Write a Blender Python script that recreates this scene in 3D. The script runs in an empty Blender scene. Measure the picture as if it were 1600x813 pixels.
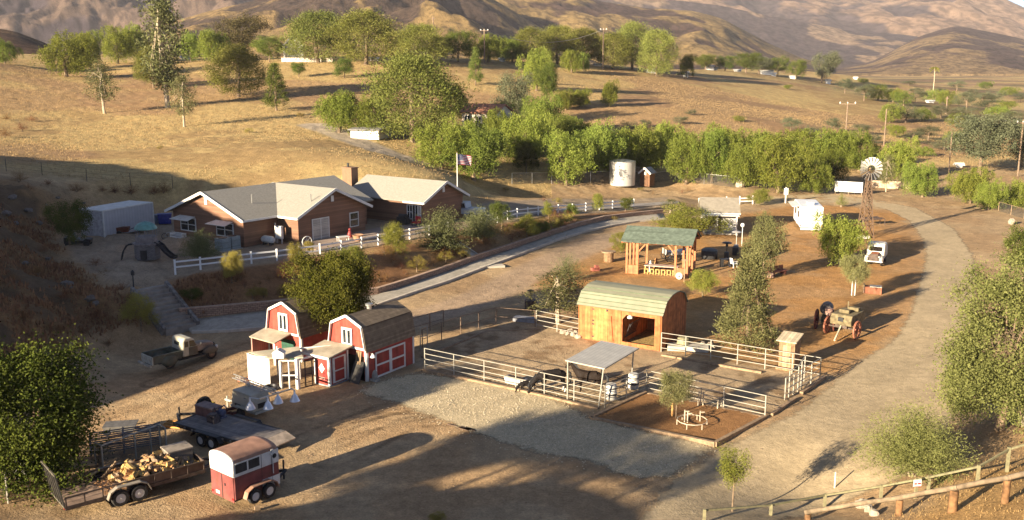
import bpy, bmesh, math, random
import numpy as np
from mathutils import Vector, Matrix
R = math.radians
C = bpy.context.scene.collection
scene = bpy.context.scene

# ------------------------------------------------------------------ camera model
CH, FP, YH = 20.0, 1500.0, 105.0
TH = math.atan((406.5 - YH) / FP)
CT, ST = math.cos(TH), math.sin(TH)

def ray(u, v):
    a, b = u - 800.0, 406.5 - v
    return (a, FP * CT + b * ST, -FP * ST + b * CT)

def P(u, v, z=0.0):
    dx, dy, dz = ray(u, v)
    t = (z - CH) / dz
    return Vector((dx * t, dy * t, z))

def W(u, v, d):
    dx, dy, dz = ray(u, v)
    t = d / dy
    return Vector((dx * t, d, CH + dz * t))

def proj(p):
    x, y, z = p[0], p[1], p[2] - CH
    f = y * CT - z * ST
    up = y * ST + z * CT
    return (800 + FP * x / f, 406.5 - FP * up / f)

cam_d = bpy.data.cameras.new('camera')
cam = bpy.data.objects.new('camera', cam_d)
C.objects.link(cam)
cam.location = (0, 0, CH)
cam.rotation_euler = (math.pi / 2 - TH, 0, 0)
cam_d.sensor_width = 36
cam_d.lens = 36 * FP / 1600
cam_d.clip_end = 30000
cam_d.clip_start = 0.5
scene.camera = cam

# ------------------------------------------------------------------ light
SUN_EL = 14.0
SDIR = Vector((0.735, 0.678, 0)).normalized()          # the way shadows fall
TO_SUN = Vector((-SDIR.x * math.cos(R(SUN_EL)), -SDIR.y * math.cos(R(SUN_EL)), math.sin(R(SUN_EL))))
sl = bpy.data.lights.new('sun', 'SUN')
sl.energy = 5.0
sl.angle = R(0.5)
sl.color = (1.0, 0.85, 0.62)
so = bpy.data.objects.new('sun', sl)
C.objects.link(so)
so.rotation_euler = TO_SUN.to_track_quat('Z', 'Y').to_euler()
so.location = (0, 0, 60)
world = bpy.data.worlds.new('World')
scene.world = world
world.use_nodes = True
wn = world.node_tree
bgn = wn.nodes['Background']
sky = wn.nodes.new('ShaderNodeTexSky')
sky.sky_type = 'NISHITA'
sky.sun_disc = False
sky.sun_elevation = R(SUN_EL)
sky.sun_rotation = math.atan2(TO_SUN.x, TO_SUN.y)
sky.air_density = 0.4
sky.dust_density = 0.25
sky.ozone_density = 1.0
wn.links.new(sky.outputs[0], bgn.inputs[0])
bgn.inputs[1].default_value = 0.058
vs = scene.view_settings
vs.view_transform = 'Standard'
vs.look = 'None'
vs.gamma = 1
vs.use_curve_mapping = False
vs.exposure = 1.86
scene.cycles.use_denoising = True
scene.cycles.max_bounces = 6
scene.cycles.diffuse_bounces = 1
scene.cycles.glossy_bounces = 2
scene.cycles.transparent_max_bounces = 16
scene.cycles.transmission_bounces = 3
scene.cycles.volume_bounces = 0
scene.cycles.caustics_reflective = False
scene.cycles.caustics_refractive = False

# ------------------------------------------------------------------ noise
def _hash(ix, iy, s):
    h = (ix.astype(np.int64) * 374761393 + iy.astype(np.int64) * 668265263 + s * 1442695041) & 0x7fffffff
    h = (h ^ (h >> 13)) * 1274126177 & 0x7fffffff
    return ((h ^ (h >> 16)) & 0xffff) / 65535.0

def vnoise(x, y, s=0):
    x = np.asarray(x, float); y = np.asarray(y, float)
    ix = np.floor(x); iy = np.floor(y)
    fx = x - ix; fy = y - iy
    fx = fx * fx * fx * (fx * (fx * 6 - 15) + 10); fy = fy * fy * fy * (fy * (fy * 6 - 15) + 10)
    a = _hash(ix, iy, s); b = _hash(ix + 1, iy, s); c = _hash(ix, iy + 1, s); d = _hash(ix + 1, iy + 1, s)
    return (a * (1 - fx) + b * fx) * (1 - fy) + (c * (1 - fx) + d * fx) * fy

def fbm(x, y, o=4, s=0):
    t = 0; a = 0.5; n = 0
    x = np.asarray(x, float); y = np.asarray(y, float)
    for i in range(o):
        t = t + a * vnoise(x, y, s + i * 17); n += a
        x, y = x * 1.62 + y * 1.18 + 13.1, -x * 1.18 + y * 1.62 + 7.7
        a *= 0.5
    return t / n

def smooth(a, b, x):
    t = np.clip((np.asarray(x, float) - a) / (b - a), 0, 1)
    return t * t * (3 - 2 * t)

def sdist(poly, X, Y):
    """signed distance to a polygon, negative inside"""
    X = np.asarray(X, float); Y = np.asarray(Y, float)
    d = np.full(X.shape, 1e9); ins = np.zeros(X.shape, bool)
    n = len(poly)
    for i in range(n):
        ax, ay = poly[i][0], poly[i][1]; bx, by = poly[(i + 1) % n][0], poly[(i + 1) % n][1]
        ex, ey = bx - ax, by - ay
        t = np.clip(((X - ax) * ex + (Y - ay) * ey) / (ex * ex + ey * ey + 1e-9), 0, 1)
        d = np.minimum(d, np.hypot(X - ax - t * ex, Y - ay - t * ey))
        c = ((ay > Y) != (by > Y)) & (X < (bx - ax) * (Y - ay) / ((by - ay) if abs(by - ay) > 1e-9 else 1e-9) + ax)
        ins ^= c
    return np.where(ins, -d, d)

def ldist(line, X, Y):
    """distance to a polyline, and the fraction along it"""
    X = np.asarray(X, float); Y = np.asarray(Y, float)
    d = np.full(X.shape, 1e9); fr = np.zeros(X.shape)
    n = len(line) - 1
    for i in range(n):
        ax, ay = line[i][0], line[i][1]; bx, by = line[i + 1][0], line[i + 1][1]
        ex, ey = bx - ax, by - ay
        t = np.clip(((X - ax) * ex + (Y - ay) * ey) / (ex * ex + ey * ey + 1e-9), 0, 1)
        q = np.hypot(X - ax - t * ex, Y - ay - t * ey)
        m = q < d
        d = np.where(m, q, d); fr = np.where(m, i + t, fr)
    return d, fr

# ------------------------------------------------------------------ terrain height
S = 20.0 / 21.0
CPZ = [(100,813,0),(400,813,0),(800,813,0),(1150,813,.1),(0,760,.3),(200,700,0),(500,700,0),(800,700,0),(1100,700,0),(1300,700,0),
 (1450,650,.2),(1600,640,.8),(300,600,0),(600,600,0),(900,600,0),(1200,600,0),(1400,550,0),(1600,520,.5),(330,540,.1),(520,520,.1),
 (700,510,.15),(900,480,.15),(1100,480,.15),(1300,460,.15),(1500,420,.15),(1600,400,.3),(800,440,.3),(1000,400,.3),(1200,400,.3),
 (1400,370,.3),(1550,350,.3),(1100,350,.5),(1300,340,.4),(1450,320,.4),(1600,320,.4),(1200,310,.5),(1350,300,.4),(950,300,1.0),
 (1050,292,.8),(1200,285,.6),(850,305,1.4),(760,300,1.9),(290,512,.3),(430,497,.4),(590,475,.5),(750,415,.8),(930,350,1.0),(1030,335,.8)]
CPD = [(420,300,120),(250,300,115),(150,290,115),(0,270,115),(100,230,150),(300,230,150),(450,230,145),(600,250,135),(690,270,135),
 (760,285,150),(100,180,200),(300,180,200),(450,175,205),(600,215,175),(100,115,280),(300,105,290),(450,105,290),(600,130,260),
 (700,100,300),(0,100,270),(700,200,190),(770,215,200),(850,250,175),(950,262,168),(1100,280,165),(900,130,300),(1000,108,380),
 (850,100,340),(1150,112,480),(1300,116,560),(1000,180,240),(1100,170,260),(1200,210,230),(1250,170,320),(1300,140,420),(1350,195,290),
 (1400,150,500),(1450,210,260),(1600,230,240),(1600,150,600),(1500,130,900),
 (0,400,82),(0,340,95),(60,370,88),(110,400,86),(170,440,79.5),(225,480,76),(250,525,74),(100,480,72),(0,480,66),(100,560,65),(0,560,60),
 (200,545,71.5),(0,640,56),(1290,800,45),(1530,750,43.5),(1600,710,48),(1480,805,39),(1600,790,38)]
CPW = [(-60,28,12),(-55,37,13.5),(-64,41,17.5),(-72,55,20.5),(-81,71,22),(-93,88,21),(-108,108,16),(-66,12,11),(-46,24,4.5),(-116,76,22),(-42,43,4.5),
 (-57,0,8),(-38,-10,8),(-34,17,9.5),(-26,18,9.5),(-20,17,8.5),(-12,15,5),(-14,26,3.2),(-23,26.5,4.5),(-36,24,5),(0,-20,9),(0,10,4.5),(30,10,6.5),(60,0,8),(60,38,3.5),(80,60,2),(95,110,1),(100,160,1.5),
 (0,500,14),(-200,250,26),(-200,150,22),(-350,400,25),(-150,500,20),(200,700,12),(500,700,4),(-100,800,14),(-500,800,16),(300,1100,6),(800,1000,6),
 (-150,-100,8),(150,-100,8),(250,100,3),(250,300,3),(-250,0,14),(0,1200,10),(0,-250,8),(-500,100,16),(500,300,3)]
_pts = [tuple(P(u, v, z)) for u, v, z in CPZ] + [tuple(W(u, v, d * S)) for u, v, d in CPD] + CPW
_pts = np.array(_pts)
def _U(r2):
    return r2 * np.log(r2 + 1e-6)
NP_ = len(_pts)
_K = _U((_pts[:, None, 0] - _pts[None, :, 0]) ** 2 + (_pts[:, None, 1] - _pts[None, :, 1]) ** 2)
_K[np.diag_indices(NP_)] += 8.0
_Pm = np.c_[np.ones(NP_), _pts[:, :2]]
_A = np.block([[_K, _Pm], [_Pm.T, np.zeros((3, 3))]])
_sol = np.linalg.solve(_A, np.r_[_pts[:, 2], 0, 0, 0])

def zbase(X, Y):
    X = np.asarray(X, float); Y = np.asarray(Y, float)
    sh = X.shape; x = X.ravel(); y = Y.ravel()
    out = np.empty(x.shape)
    for i in range(0, len(x), 20000):
        a, b = x[i:i + 20000], y[i:i + 20000]
        r = np.hypot(a, b)
        k = np.minimum(1, 1100 / np.maximum(r, 1))
        a2, b2 = a * k, b * k
        K = _U((a2[:, None] - _pts[None, :, 0]) ** 2 + (b2[:, None] - _pts[None, :, 1]) ** 2)
        z = K @ _sol[:NP_] + _sol[NP_] + a2 * _sol[NP_ + 1] + b2 * _sol[NP_ + 2]
        w = smooth(700, 1100, r)
        out[i:i + 20000] = z * (1 - w) + 8 * w
    return out.reshape(sh)

TERR = [P(268,432,3), P(435,411,3), P(565,391,3), P(668,371,3), P(760,352,2.6), P(870,338,1.9), P(1042,322,1.0), P(1044,308,1.0),
        P(870,311,1.9), P(765,318,2.6), Vector((-10,113,3)), Vector((-22,114,3)), Vector((-33,109,3)), P(255,335,3), P(140,350,3), P(95,372,3),
        P(115,403,3), P(172,443,3), P(215,446,3)]
TP = [(p.x, p.y) for p in TERR]
def zterr(X):
    return 3.0 - 2.0 * smooth(-10, 21, X)

def zfun(X, Y):
    X = np.asarray(X, float); Y = np.asarray(Y, float)
    z = zbase(X, Y)
    m = (np.abs(X + 10) < 75) & (np.abs(Y - 95) < 60)
    if np.any(m):
        xm, ym = X[m], Y[m]
        w = 1 - smooth(0.2, 6.0, sdist(TP, xm, ym))
        z = np.array(z); z[m] = z[m] * (1 - w) + zterr(xm) * w
    m = (np.abs(X - STP[0][0]) < 14) & (np.abs(Y - STP[0][1]) < 16)
    if np.any(m):
        xm, ym = X[m], Y[m]; d, f = ldist(STP, xm, ym); w = 1 - smooth(1.7, 3.4, d)
        z = np.array(z); z[m] = z[m] * (1 - w) + np.minimum(z[m], 2.55 - 2.6 * np.clip(f, 0, 1)) * w
    return z
STP = [tuple(P(232, 446, 3.0))[:2], tuple(P(283, 513, .35))[:2]]

def zg(x, y):
    return float(zfun(np.array([x]), np.array([y]))[0])

def G(u, v, dmax=1500):
    """the ground point seen at a pixel of the photograph"""
    dx, dy, dz = ray(u, v)
    ys = np.geomspace(25, dmax, 900)
    t = ys / dy
    zz = CH + dz * t - zfun(dx * t, ys)
    k = np.argmax(zz < 0)
    if not zz[k] < 0:
        k = len(ys) - 1
        return Vector((dx * t[k], ys[k], zg(dx * t[k], ys[k])))
    a, b = ys[k - 1], ys[k]
    q = zz[k - 1] / (zz[k - 1] - zz[k])
    yy = a + (b - a) * q
    return Vector((dx * yy / dy, yy, zg(dx * yy / dy, yy)))

def GS(u, v):
    p = G(u, v)
    if v < 119 and u < 1100 and p.y > 345: p = drop(W(u, v, 335 + (u * 7) % 20))
    elif v < 119 and 1100 <= u < 1330 and p.y > 500: p = drop(W(u, v, 450 + (u * 7) % 30))
    return p

def drop(p, dz=0.0):
    return Vector((p[0], p[1], zg(p[0], p[1]) + dz))

def reach(c, ang, u, z=None):
    """length along a direction from c until the pixel column is u"""
    d = Vector((math.cos(ang), math.sin(ang), 0))
    lo, hi = 0.0, 60.0
    s = 1 if u > proj(c)[0] else -1
    for _ in range(50):
        m = (lo + hi) / 2
        if (proj(c + d * m)[0] - u) * s < 0: lo = m
        else: hi = m
    return lo

# ------------------------------------------------------------------ materials
def _n(nt, t, **k):
    n = nt.nodes.new(t)
    for a, b in k.items(): setattr(n, a, b)
    return n

MATS = {}
def mat(name, col, rough=0.8, var=0.18, scale=3.0, metal=0.0, bump=0.0, pattern=None, pcol=None, pscale=1.0, spec=0.3, axis='X', dirt=0.0):
    """a procedural surface: base colour broken up by two noises, with an optional pattern"""
    if name in MATS: return MATS[name]
    m = bpy.data.materials.new(name); m.use_nodes = True
    nt = m.node_tree; L = nt.links.new
    b = nt.nodes['Principled BSDF']
    tc = _n(nt, 'ShaderNodeTexCoord')
    n1 = _n(nt, 'ShaderNodeTexNoise'); n1.inputs['Scale'].default_value = scale; n1.inputs['Detail'].default_value = 6
    L(tc.outputs['Object'], n1.inputs['Vector'])
    mx = _n(nt, 'ShaderNodeMix', data_type='RGBA')
    mx.inputs[6].default_value = tuple(max(0, c * (1 - var * 1.6)) for c in col) + (1,)
    mx.inputs[7].default_value = tuple(min(1, c * (1 + var * 1.6)) for c in col) + (1,)
    rp = _n(nt, 'ShaderNodeMapRange'); rp.inputs[1].default_value = 0.3; rp.inputs[2].default_value = 0.7
    L(n1.outputs['Fac'], rp.inputs[0]); L(rp.outputs[0], mx.inputs[0])
    out = mx.outputs[2]
    h = n1.outputs['Fac']
    if pattern in ('planks', 'ribs', 'lap'):
        sp = _n(nt, 'ShaderNodeSeparateXYZ'); L(tc.outputs['Object'], sp.inputs[0])
        mu = _n(nt, 'ShaderNodeMath', operation='MULTIPLY'); L(sp.outputs[axis], mu.inputs[0]); mu.inputs[1].default_value = pscale
        fr = _n(nt, 'ShaderNodeMath', operation='FRACT'); L(mu.outputs[0], fr.inputs[0])
        if pattern == 'ribs':
            pp = _n(nt, 'ShaderNodeMath', operation='PINGPONG'); L(fr.outputs[0], pp.inputs[0]); pp.inputs[1].default_value = 0.5
            g = pp.outputs[0]
            lt = _n(nt, 'ShaderNodeMapRange'); lt.inputs[1].default_value = 0.0; lt.inputs[2].default_value = 0.12; L(g, lt.inputs[0])
        else:
            lt = _n(nt, 'ShaderNodeMapRange'); lt.inputs[1].default_value = 0.02; lt.inputs[2].default_value = 0.12; L(fr.outputs[0], lt.inputs[0])
            fl = _n(nt, 'ShaderNodeMath', operation='FLOOR'); L(mu.outputs[0], fl.inputs[0])
            wn_ = _n(nt, 'ShaderNodeTexWhiteNoise', noise_dimensions='1D'); L(fl.outputs[0], wn_.inputs['W'])
            hs = _n(nt, 'ShaderNodeHueSaturation'); L(out, hs.inputs['Color'])
            mr = _n(nt, 'ShaderNodeMapRange'); mr.inputs[3].default_value = 0.8; mr.inputs[4].default_value = 1.2
            L(wn_.outputs['Value'], mr.inputs[0]); L(mr.outputs[0], hs.inputs['Value']); out = hs.outputs[0]
        m2 = _n(nt, 'ShaderNodeMix', data_type='RGBA'); L(lt.outputs[0], m2.inputs[0])
        m2.inputs[6].default_value = (pcol or tuple(c * 0.35 for c in col)) + (1,); L(out, m2.inputs[7]); out = m2.outputs[2]
        h = lt.outputs[0]
    elif pattern == 'brick':
        br = _n(nt, 'ShaderNodeTexBrick'); br.inputs['Scale'].default_value = pscale
        mp = _n(nt, 'ShaderNodeMapping'); L(tc.outputs['Object'], mp.inputs[0]); mp.inputs['Rotation'].default_value = (R(90) if axis == 'Z' else 0, 0, 0)
        L(mp.outputs[0], br.inputs['Vector'])
        br.inputs['Color1'].default_value = tuple(c * 0.8 for c in col) + (1,)
        br.inputs['Color2'].default_value = tuple(min(1, c * 1.2) for c in col) + (1,)
        br.inputs['Mortar'].default_value = (pcol or tuple(c * 0.5 for c in col)) + (1,)
        br.inputs['Mortar Size'].default_value = 0.03
        m2 = _n(nt, 'ShaderNodeMix', data_type='RGBA', blend_type='MULTIPLY'); m2.inputs[0].default_value = 0.6
        L(br.outputs[0], m2.inputs[6])
        gr = _n(nt, 'ShaderNodeMapRange'); gr.inputs[3].default_value = 0.7; gr.inputs[4].default_value = 1.3; L(n1.outputs['Fac'], gr.inputs[0])
        L(gr.outputs[0], m2.inputs[7]); out = m2.outputs[2]; h = br.outputs['Fac']
    if dirt:
        n3 = _n(nt, 'ShaderNodeTexNoise'); n3.inputs['Scale'].default_value = 1.7; n3.inputs['Detail'].default_value = 8; n3.inputs['Roughness'].default_value = 0.7
        L(tc.outputs['Object'], n3.inputs['Vector'])
        dr = _n(nt, 'ShaderNodeMapRange'); dr.inputs[1].default_value = 0.48; dr.inputs[2].default_value = 0.7; dr.inputs[4].default_value = dirt; L(n3.outputs['Fac'], dr.inputs[0])
        m3 = _n(nt, 'ShaderNodeMix', data_type='RGBA'); L(dr.outputs[0], m3.inputs[0]); L(out, m3.inputs[6]); m3.inputs[7].default_value = (0.16, 0.09, 0.05, 1)
        out = m3.outputs[2]
    L(out, b.inputs['Base Color'])
    b.inputs['Roughness'].default_value = rough
    b.inputs['Metallic'].default_value = metal
    b.inputs['Specular IOR Level'].default_value = spec
    if bump:
        bp = _n(nt, 'ShaderNodeBump'); bp.inputs['Strength'].default_value = bump; bp.inputs['Distance'].default_value = 0.05
        L(h, bp.inputs['Height']); L(bp.outputs[0], b.inputs['Normal'])
    MATS[name] = m
    return m

def leafmat(name, c1, c2, trans=0.3):
    if name in MATS: return MATS[name]
    m = bpy.data.materials.new(name); m.use_nodes = True
    nt = m.node_tree; L = nt.links.new; nt.nodes.clear()
    o = _n(nt, 'ShaderNodeOutputMaterial')
    at = _n(nt, 'ShaderNodeAttribute', attribute_name='leaf')
    oi = _n(nt, 'ShaderNodeObjectInfo')
    ad = _n(nt, 'ShaderNodeMath', operation='MULTIPLY_ADD'); L(oi.outputs['Random'], ad.inputs[0]); ad.inputs[1].default_value = 0.3; L(at.outputs['Fac'], ad.inputs[2])
    sb = _n(nt, 'ShaderNodeMath', operation='SUBTRACT', use_clamp=True); L(ad.outputs[0], sb.inputs[0]); sb.inputs[1].default_value = 0.15
    mx = _n(nt, 'ShaderNodeMix', data_type='RGBA'); L(sb.outputs[0], mx.inputs[0]); mx.inputs[6].default_value = c1 + (1,); mx.inputs[7].default_value = c2 + (1,)
    hs = _n(nt, 'ShaderNodeHueSaturation'); L(mx.outputs[2], hs.inputs['Color'])
    hr = _n(nt, 'ShaderNodeMapRange'); hr.inputs[3].default_value = 0.472; hr.inputs[4].default_value = 0.515
    L(oi.outputs['Random'], hr.inputs[0]); L(hr.outputs[0], hs.inputs['Hue'])
    vm = _n(nt, 'ShaderNodeMath', operation='MULTIPLY'); L(oi.outputs['Random'], vm.inputs[0]); vm.inputs[1].default_value = 7.31
    vf = _n(nt, 'ShaderNodeMath', operation='FRACT'); L(vm.outputs[0], vf.inputs[0]); vr = _n(nt, 'ShaderNodeMapRange'); vr.inputs[3].default_value = .78; vr.inputs[4].default_value = 1.22; L(vf.outputs[0], vr.inputs[0]); L(vr.outputs[0], hs.inputs['Value'])
    df = _n(nt, 'ShaderNodeBsdfDiffuse'); tr = _n(nt, 'ShaderNodeBsdfTranslucent'); ms = _n(nt, 'ShaderNodeMixShader'); ms.inputs[0].default_value = trans
    L(hs.outputs[0], df.inputs[0]); L(hs.outputs[0], tr.inputs[0]); L(df.outputs[0], ms.inputs[1]); L(tr.outputs[0], ms.inputs[2]); L(ms.outputs[0], o.inputs[0])
    MATS[name] = m
    return m

def glass(name='window_glass', col=(0.02, 0.025, 0.03)):
    return mat(name, col, rough=0.08, var=0.3, scale=1.0, spec=0.8)

# ------------------------------------------------------------------ mesh builder
class MB:
    def __init__(s):
        s.v = []; s.f = []; s.mi = []; s.M = Matrix.Identity(4)
    def add(s, vs, fs, mi=0):
        o = len(s.v)
        s.v += [tuple(s.M @ Vector(p)) for p in vs]
        s.f += [tuple(i + o for i in f) for f in fs]
        s.mi += [mi] * len(fs)
        return s
    def box(s, c, d, rz=0.0, mi=0, rot=None, taper=1.0):
        hx, hy, hz = d[0] / 2, d[1] / 2, d[2] / 2
        M = Matrix.Translation(c) @ (rot.to_4x4() if rot is not None else Matrix.Rotation(rz, 4, 'Z'))
        vs = []
        for z, t in ((-hz, 1), (hz, taper)):
            vs += [M @ Vector((-hx * t, -hy * t, z)), M @ Vector((hx * t, -hy * t, z)), M @ Vector((hx * t, hy * t, z)), M @ Vector((-hx * t, hy * t, z))]
        return s.add(vs, [(3, 2, 1, 0), (4, 5, 6, 7), (0, 1, 5, 4), (1, 2, 6, 5), (2, 3, 7, 6), (3, 0, 4, 7)], mi)
    def b(s, x0, x1, y0, y1, z0, z1, mi=0):
        return s.box(((x0 + x1) / 2, (y0 + y1) / 2, (z0 + z1) / 2), (abs(x1 - x0), abs(y1 - y0), abs(z1 - z0)), 0, mi)
    def beam(s, p, q, w, h, mi=0):
        p, q = Vector(p), Vector(q); d = q - p; L = d.length
        if L < 1e-6: return s
        x = d / L
        up = Vector((0, 0, 1)) if abs(x.z) < 0.95 else Vector((0, 1, 0))
        y = up.cross(x).normalized(); z = x.cross(y)
        M3 = Matrix((x, y, z)).transposed()
        return s.box((p + q) / 2, (L, w, h), 0, mi, rot=M3)
    def tube(s, pts, r, n=8, mi=0, cap=True):
        pts = [Vector(p) for p in pts]
        rs = r if isinstance(r, (list, tuple)) else [r] * len(pts)
        vs = []; fs = []
        prev = None
        for i, p in enumerate(pts):
            d = (pts[min(i + 1, len(pts) - 1)] - pts[max(i - 1, 0)]).normalized()
            a = Vector((0, 0, 1)) if abs(d.z) < 0.9 else Vector((1, 0, 0))
            if prev is not None: a = prev
            x = (a - d * a.dot(d)).normalized(); prev = x; y = d.cross(x)
            for k in range(n):
                t = 2 * math.pi * k / n
                vs.append(p + (x * math.cos(t) + y * math.sin(t)) * rs[i])
        for i in range(len(pts) - 1):
            for k in range(n):
                a, b_ = i * n + k, i * n + (k + 1) % n
                fs.append((a, b_, b_ + n, a + n))
        if cap:
            fs.append(tuple(range(n - 1, -1, -1))); o = (len(pts) - 1) * n; fs.append(tuple(range(o, o + n)))
        return s.add(vs, fs, mi)
    def lathe(s, prof, n=16, c=(0, 0, 0), mi=0, axis='Z', cap=True):
        vs = []; fs = []
        for r, z in prof:
            for k in range(n):
                t = 2 * math.pi * k / n
                a, b_ = r * math.cos(t), r * math.sin(t)
                if axis == 'Z': q = (a, b_, z)
                elif axis == 'Y': q = (a, z, b_)
                else: q = (z, a, b_)
                vs.append((q[0] + c[0], q[1] + c[1], q[2] + c[2]))
        m = len(prof)
        for i in range(m - 1):
            for k in range(n):
                a, b_ = i * n + k, i * n + (k + 1) % n
                fs.append((a, b_, b_ + n, a + n))
        if cap:
            fs.append(tuple(range(n - 1, -1, -1))); fs.append(tuple(range((m - 1) * n, m * n)))
        return s.add(vs, fs, mi)
    def prism(s, poly, a0, a1, axis='Y', mi=0):
        """poly in the plane across the axis: (x,z) for Y, (y,z) for X, (x,y) for Z"""
        n = len(poly); vs = []
        for a in (a0, a1):
            for p, q in poly:
                vs.append((p, a, q) if axis == 'Y' else ((a, p, q) if axis == 'X' else (p, q, a)))
        fs = [tuple(range(n - 1, -1, -1)), tuple(range(n, 2 * n))]
        for i in range(n):
            j = (i + 1) % n
            fs.append((i, j, j + n, i + n))
        return s.add(vs, fs, mi)
    def slab(s, quad, th, mi=0):
        """four points of a plate, thickened downwards along its normal"""
        q = [Vector(p) for p in quad]
        n = (q[1] - q[0]).cross(q[3] - q[0]).normalized()
        if n.z < 0: n = -n
        vs = q + [p - n * th for p in q]
        return s.add(vs, [(0, 1, 2, 3), (7, 6, 5, 4), (0, 4, 5, 1), (1, 5, 6, 2), (2, 6, 7, 3), (3, 7, 4, 0)], mi)
    def ball(s, c, r, n=10, m=6, mi=0, jit=0.0, rng=None):
        rx, ry, rz = (r, r, r) if not isinstance(r, (tuple, list)) else r
        vs = [(c[0], c[1], c[2] - rz)]
        for i in range(1, m):
            ph = -math.pi / 2 + math.pi * i / m
            for k in range(n):
                t = 2 * math.pi * k / n
                j = 1 + (rng.uniform(-jit, jit) if rng else 0)
                vs.append((c[0] + rx * math.cos(ph) * math.cos(t) * j, c[1] + ry * math.cos(ph) * math.sin(t) * j, c[2] + rz * math.sin(ph) * j))
        vs.append((c[0], c[1], c[2] + rz)); fs = []
        for k in range(n): fs.append((0, 1 + (k + 1) % n, 1 + k))
        for i in range(m - 2):
            for k in range(n):
                a, b_ = 1 + i * n + k, 1 + i * n + (k + 1) % n
                fs.append((a, b_, b_ + n, a + n))
        o = 1 + (m - 2) * n
        for k in range(n): fs.append((o + k, o + (k + 1) % n, len(vs) - 1))
        return s.add(vs, fs, mi)
    def build(s, name, m, parent=None, smooth=False, bevel=0.0, loc=None):
        me = bpy.data.meshes.new(name)
        me.from_pydata(s.v, [], s.f)
        ms = m if isinstance(m, (list, tuple)) else [m]
        for k in ms: me.materials.append(k)
        if len(ms) > 1: me.polygons.foreach_set('material_index', s.mi)
        bm = bmesh.new(); bm.from_mesh(me); bmesh.ops.recalc_face_normals(bm, faces=bm.faces[:]); bm.to_mesh(me); bm.free()
        if smooth:
            me.polygons.foreach_set('use_smooth', [True] * len(me.polygons))
            try: me.set_sharp_from_angle(angle=R(38))
            except Exception: pass
        o = bpy.data.objects.new(name, me); C.objects.link(o)
        if parent is not None: o.parent = parent
        if loc is not None: o.location = loc
        if bevel:
            bv = o.modifiers.new('bevel', 'BEVEL'); bv.width = bevel; bv.segments = 2; bv.limit_method = 'ANGLE'; bv.angle_limit = R(35)
        return o

def tag(o, label, cat, group=None, kind=None):
    if label: o['label'] = label
    if cat: o['category'] = cat
    if group: o['group'] = group
    if kind: o['kind'] = kind
    return o

def thing(name, label, cat, loc=(0, 0, 0), rz=0.0, group=None, sc=1.0):
    o = bpy.data.objects.new(name, None); C.objects.link(o)
    o.empty_display_size = 0.3
    o.location = loc; o.rotation_euler = (0, 0, rz); o.scale = (sc, sc, sc)
    return tag(o, label, cat, group)

def part(mb, name, m, parent, **k):
    return mb.build(name, m, parent, **k)

def copy_tree(o, parent=None):
    c = o.copy(); C.objects.link(c)
    if parent is not None: c.parent = parent
    for ch in list(o.children): copy_tree(ch, c)
    return c

def structure(o):
    o['kind'] = 'structure'; return o

def ang(p, q):
    return math.atan2(q[1] - p[1], q[0] - p[0])

def rawmesh(name, V, F, m, parent=None, attr=None, smooth=False, col=None):
    """numpy vertices and faces (quads or triangles) to one object"""
    me = bpy.data.meshes.new(name)
    V = np.ascontiguousarray(V, np.float32); F = np.ascontiguousarray(F, np.int32)
    k = F.shape[1]
    me.vertices.add(len(V)); me.vertices.foreach_set('co', V.ravel())
    me.loops.add(F.size); me.loops.foreach_set('vertex_index', F.ravel())
    me.polygons.add(len(F)); me.polygons.foreach_set('loop_start', np.arange(0, F.size, k, dtype=np.int32))
    try: me.polygons.foreach_set('loop_total', np.full(len(F), k, np.int32))
    except Exception: pass
    if attr is not None:
        for nm, a in attr.items():
            at = me.attributes.new(nm, 'FLOAT', 'POINT'); at.data.foreach_set('value', np.ascontiguousarray(a, np.float32))
    if col is not None:
        at = me.attributes.new('tint', 'FLOAT_COLOR', 'POINT')
        at.data.foreach_set('color', np.ascontiguousarray(np.c_[col, np.ones(len(col))], np.float32).ravel())
    if smooth: me.polygons.foreach_set('use_smooth', np.ones(len(F), bool))
    me.materials.append(m)
    me.update(calc_edges=True); me.validate()
    o = bpy.data.objects.new(name, me); C.objects.link(o)
    if parent is not None: o.parent = parent
    return o
# ------------------------------------------------------------------ ground sheet
def px2w(lst, z=None):
    out = []
    for q in lst:
        p = G(q[0], q[1]) if z is None else P(q[0], q[1], z)
        out.append((p.x, p.y))
    return out

A1 = np.radians(np.linspace(-33, 33, 560))
A0 = np.radians(np.linspace(-180, -33, 60)[:-1]); A2 = np.radians(np.linspace(33, 180, 60)[1:])
AZ = np.concatenate([A0, A1, A2])
RR = np.concatenate([np.linspace(0.5, 30, 12)[:-1], np.geomspace(30, 420, 560)[:-1], np.geomspace(420, 6000, 90)])
GA, GR = np.meshgrid(AZ, RR)
GX = GR * np.sin(GA); GY = GR * np.cos(GA)
GZ = zfun(GX, GY)
rough_amt = 0.05 + 0.25 * smooth(115, 160, GY) * (1 - smooth(500, 900, GR))
hillw = smooth(0.8, 2.5, GZ) * smooth(-24, -30, GX) * (GY < 105)
GZ = GZ + (fbm(GX * .9, GY * .9, 4, 3) - .5) * rough_amt + (fbm(GX * .5, GY * .5, 5, 9) - .5) * 1.3 * hillw
ROADP = px2w([(1180,322),(1250,316),(1330,318),(1385,327),(1420,345),(1440,370),(1448,395),(1443,425),(1435,450),(1425,490),(1400,530),(1350,562),
   (1310,592),(1240,650),(1195,668),(1125,702),(1060,745),(1000,813),(1150,830),(1300,790),(1400,752),(1465,700),(1490,650),(1495,600),(1510,550),(1524,500),(1527,450),
   (1520,400),(1490,357),(1430,325),(1380,315),(1300,304),(1230,305),(1180,312)])
CORR = px2w([(640,568),(760,500),(840,505),(905,530),(1035,548),(1285,590),(1195,655),(1005,618),(945,640),(660,580)])
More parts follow.
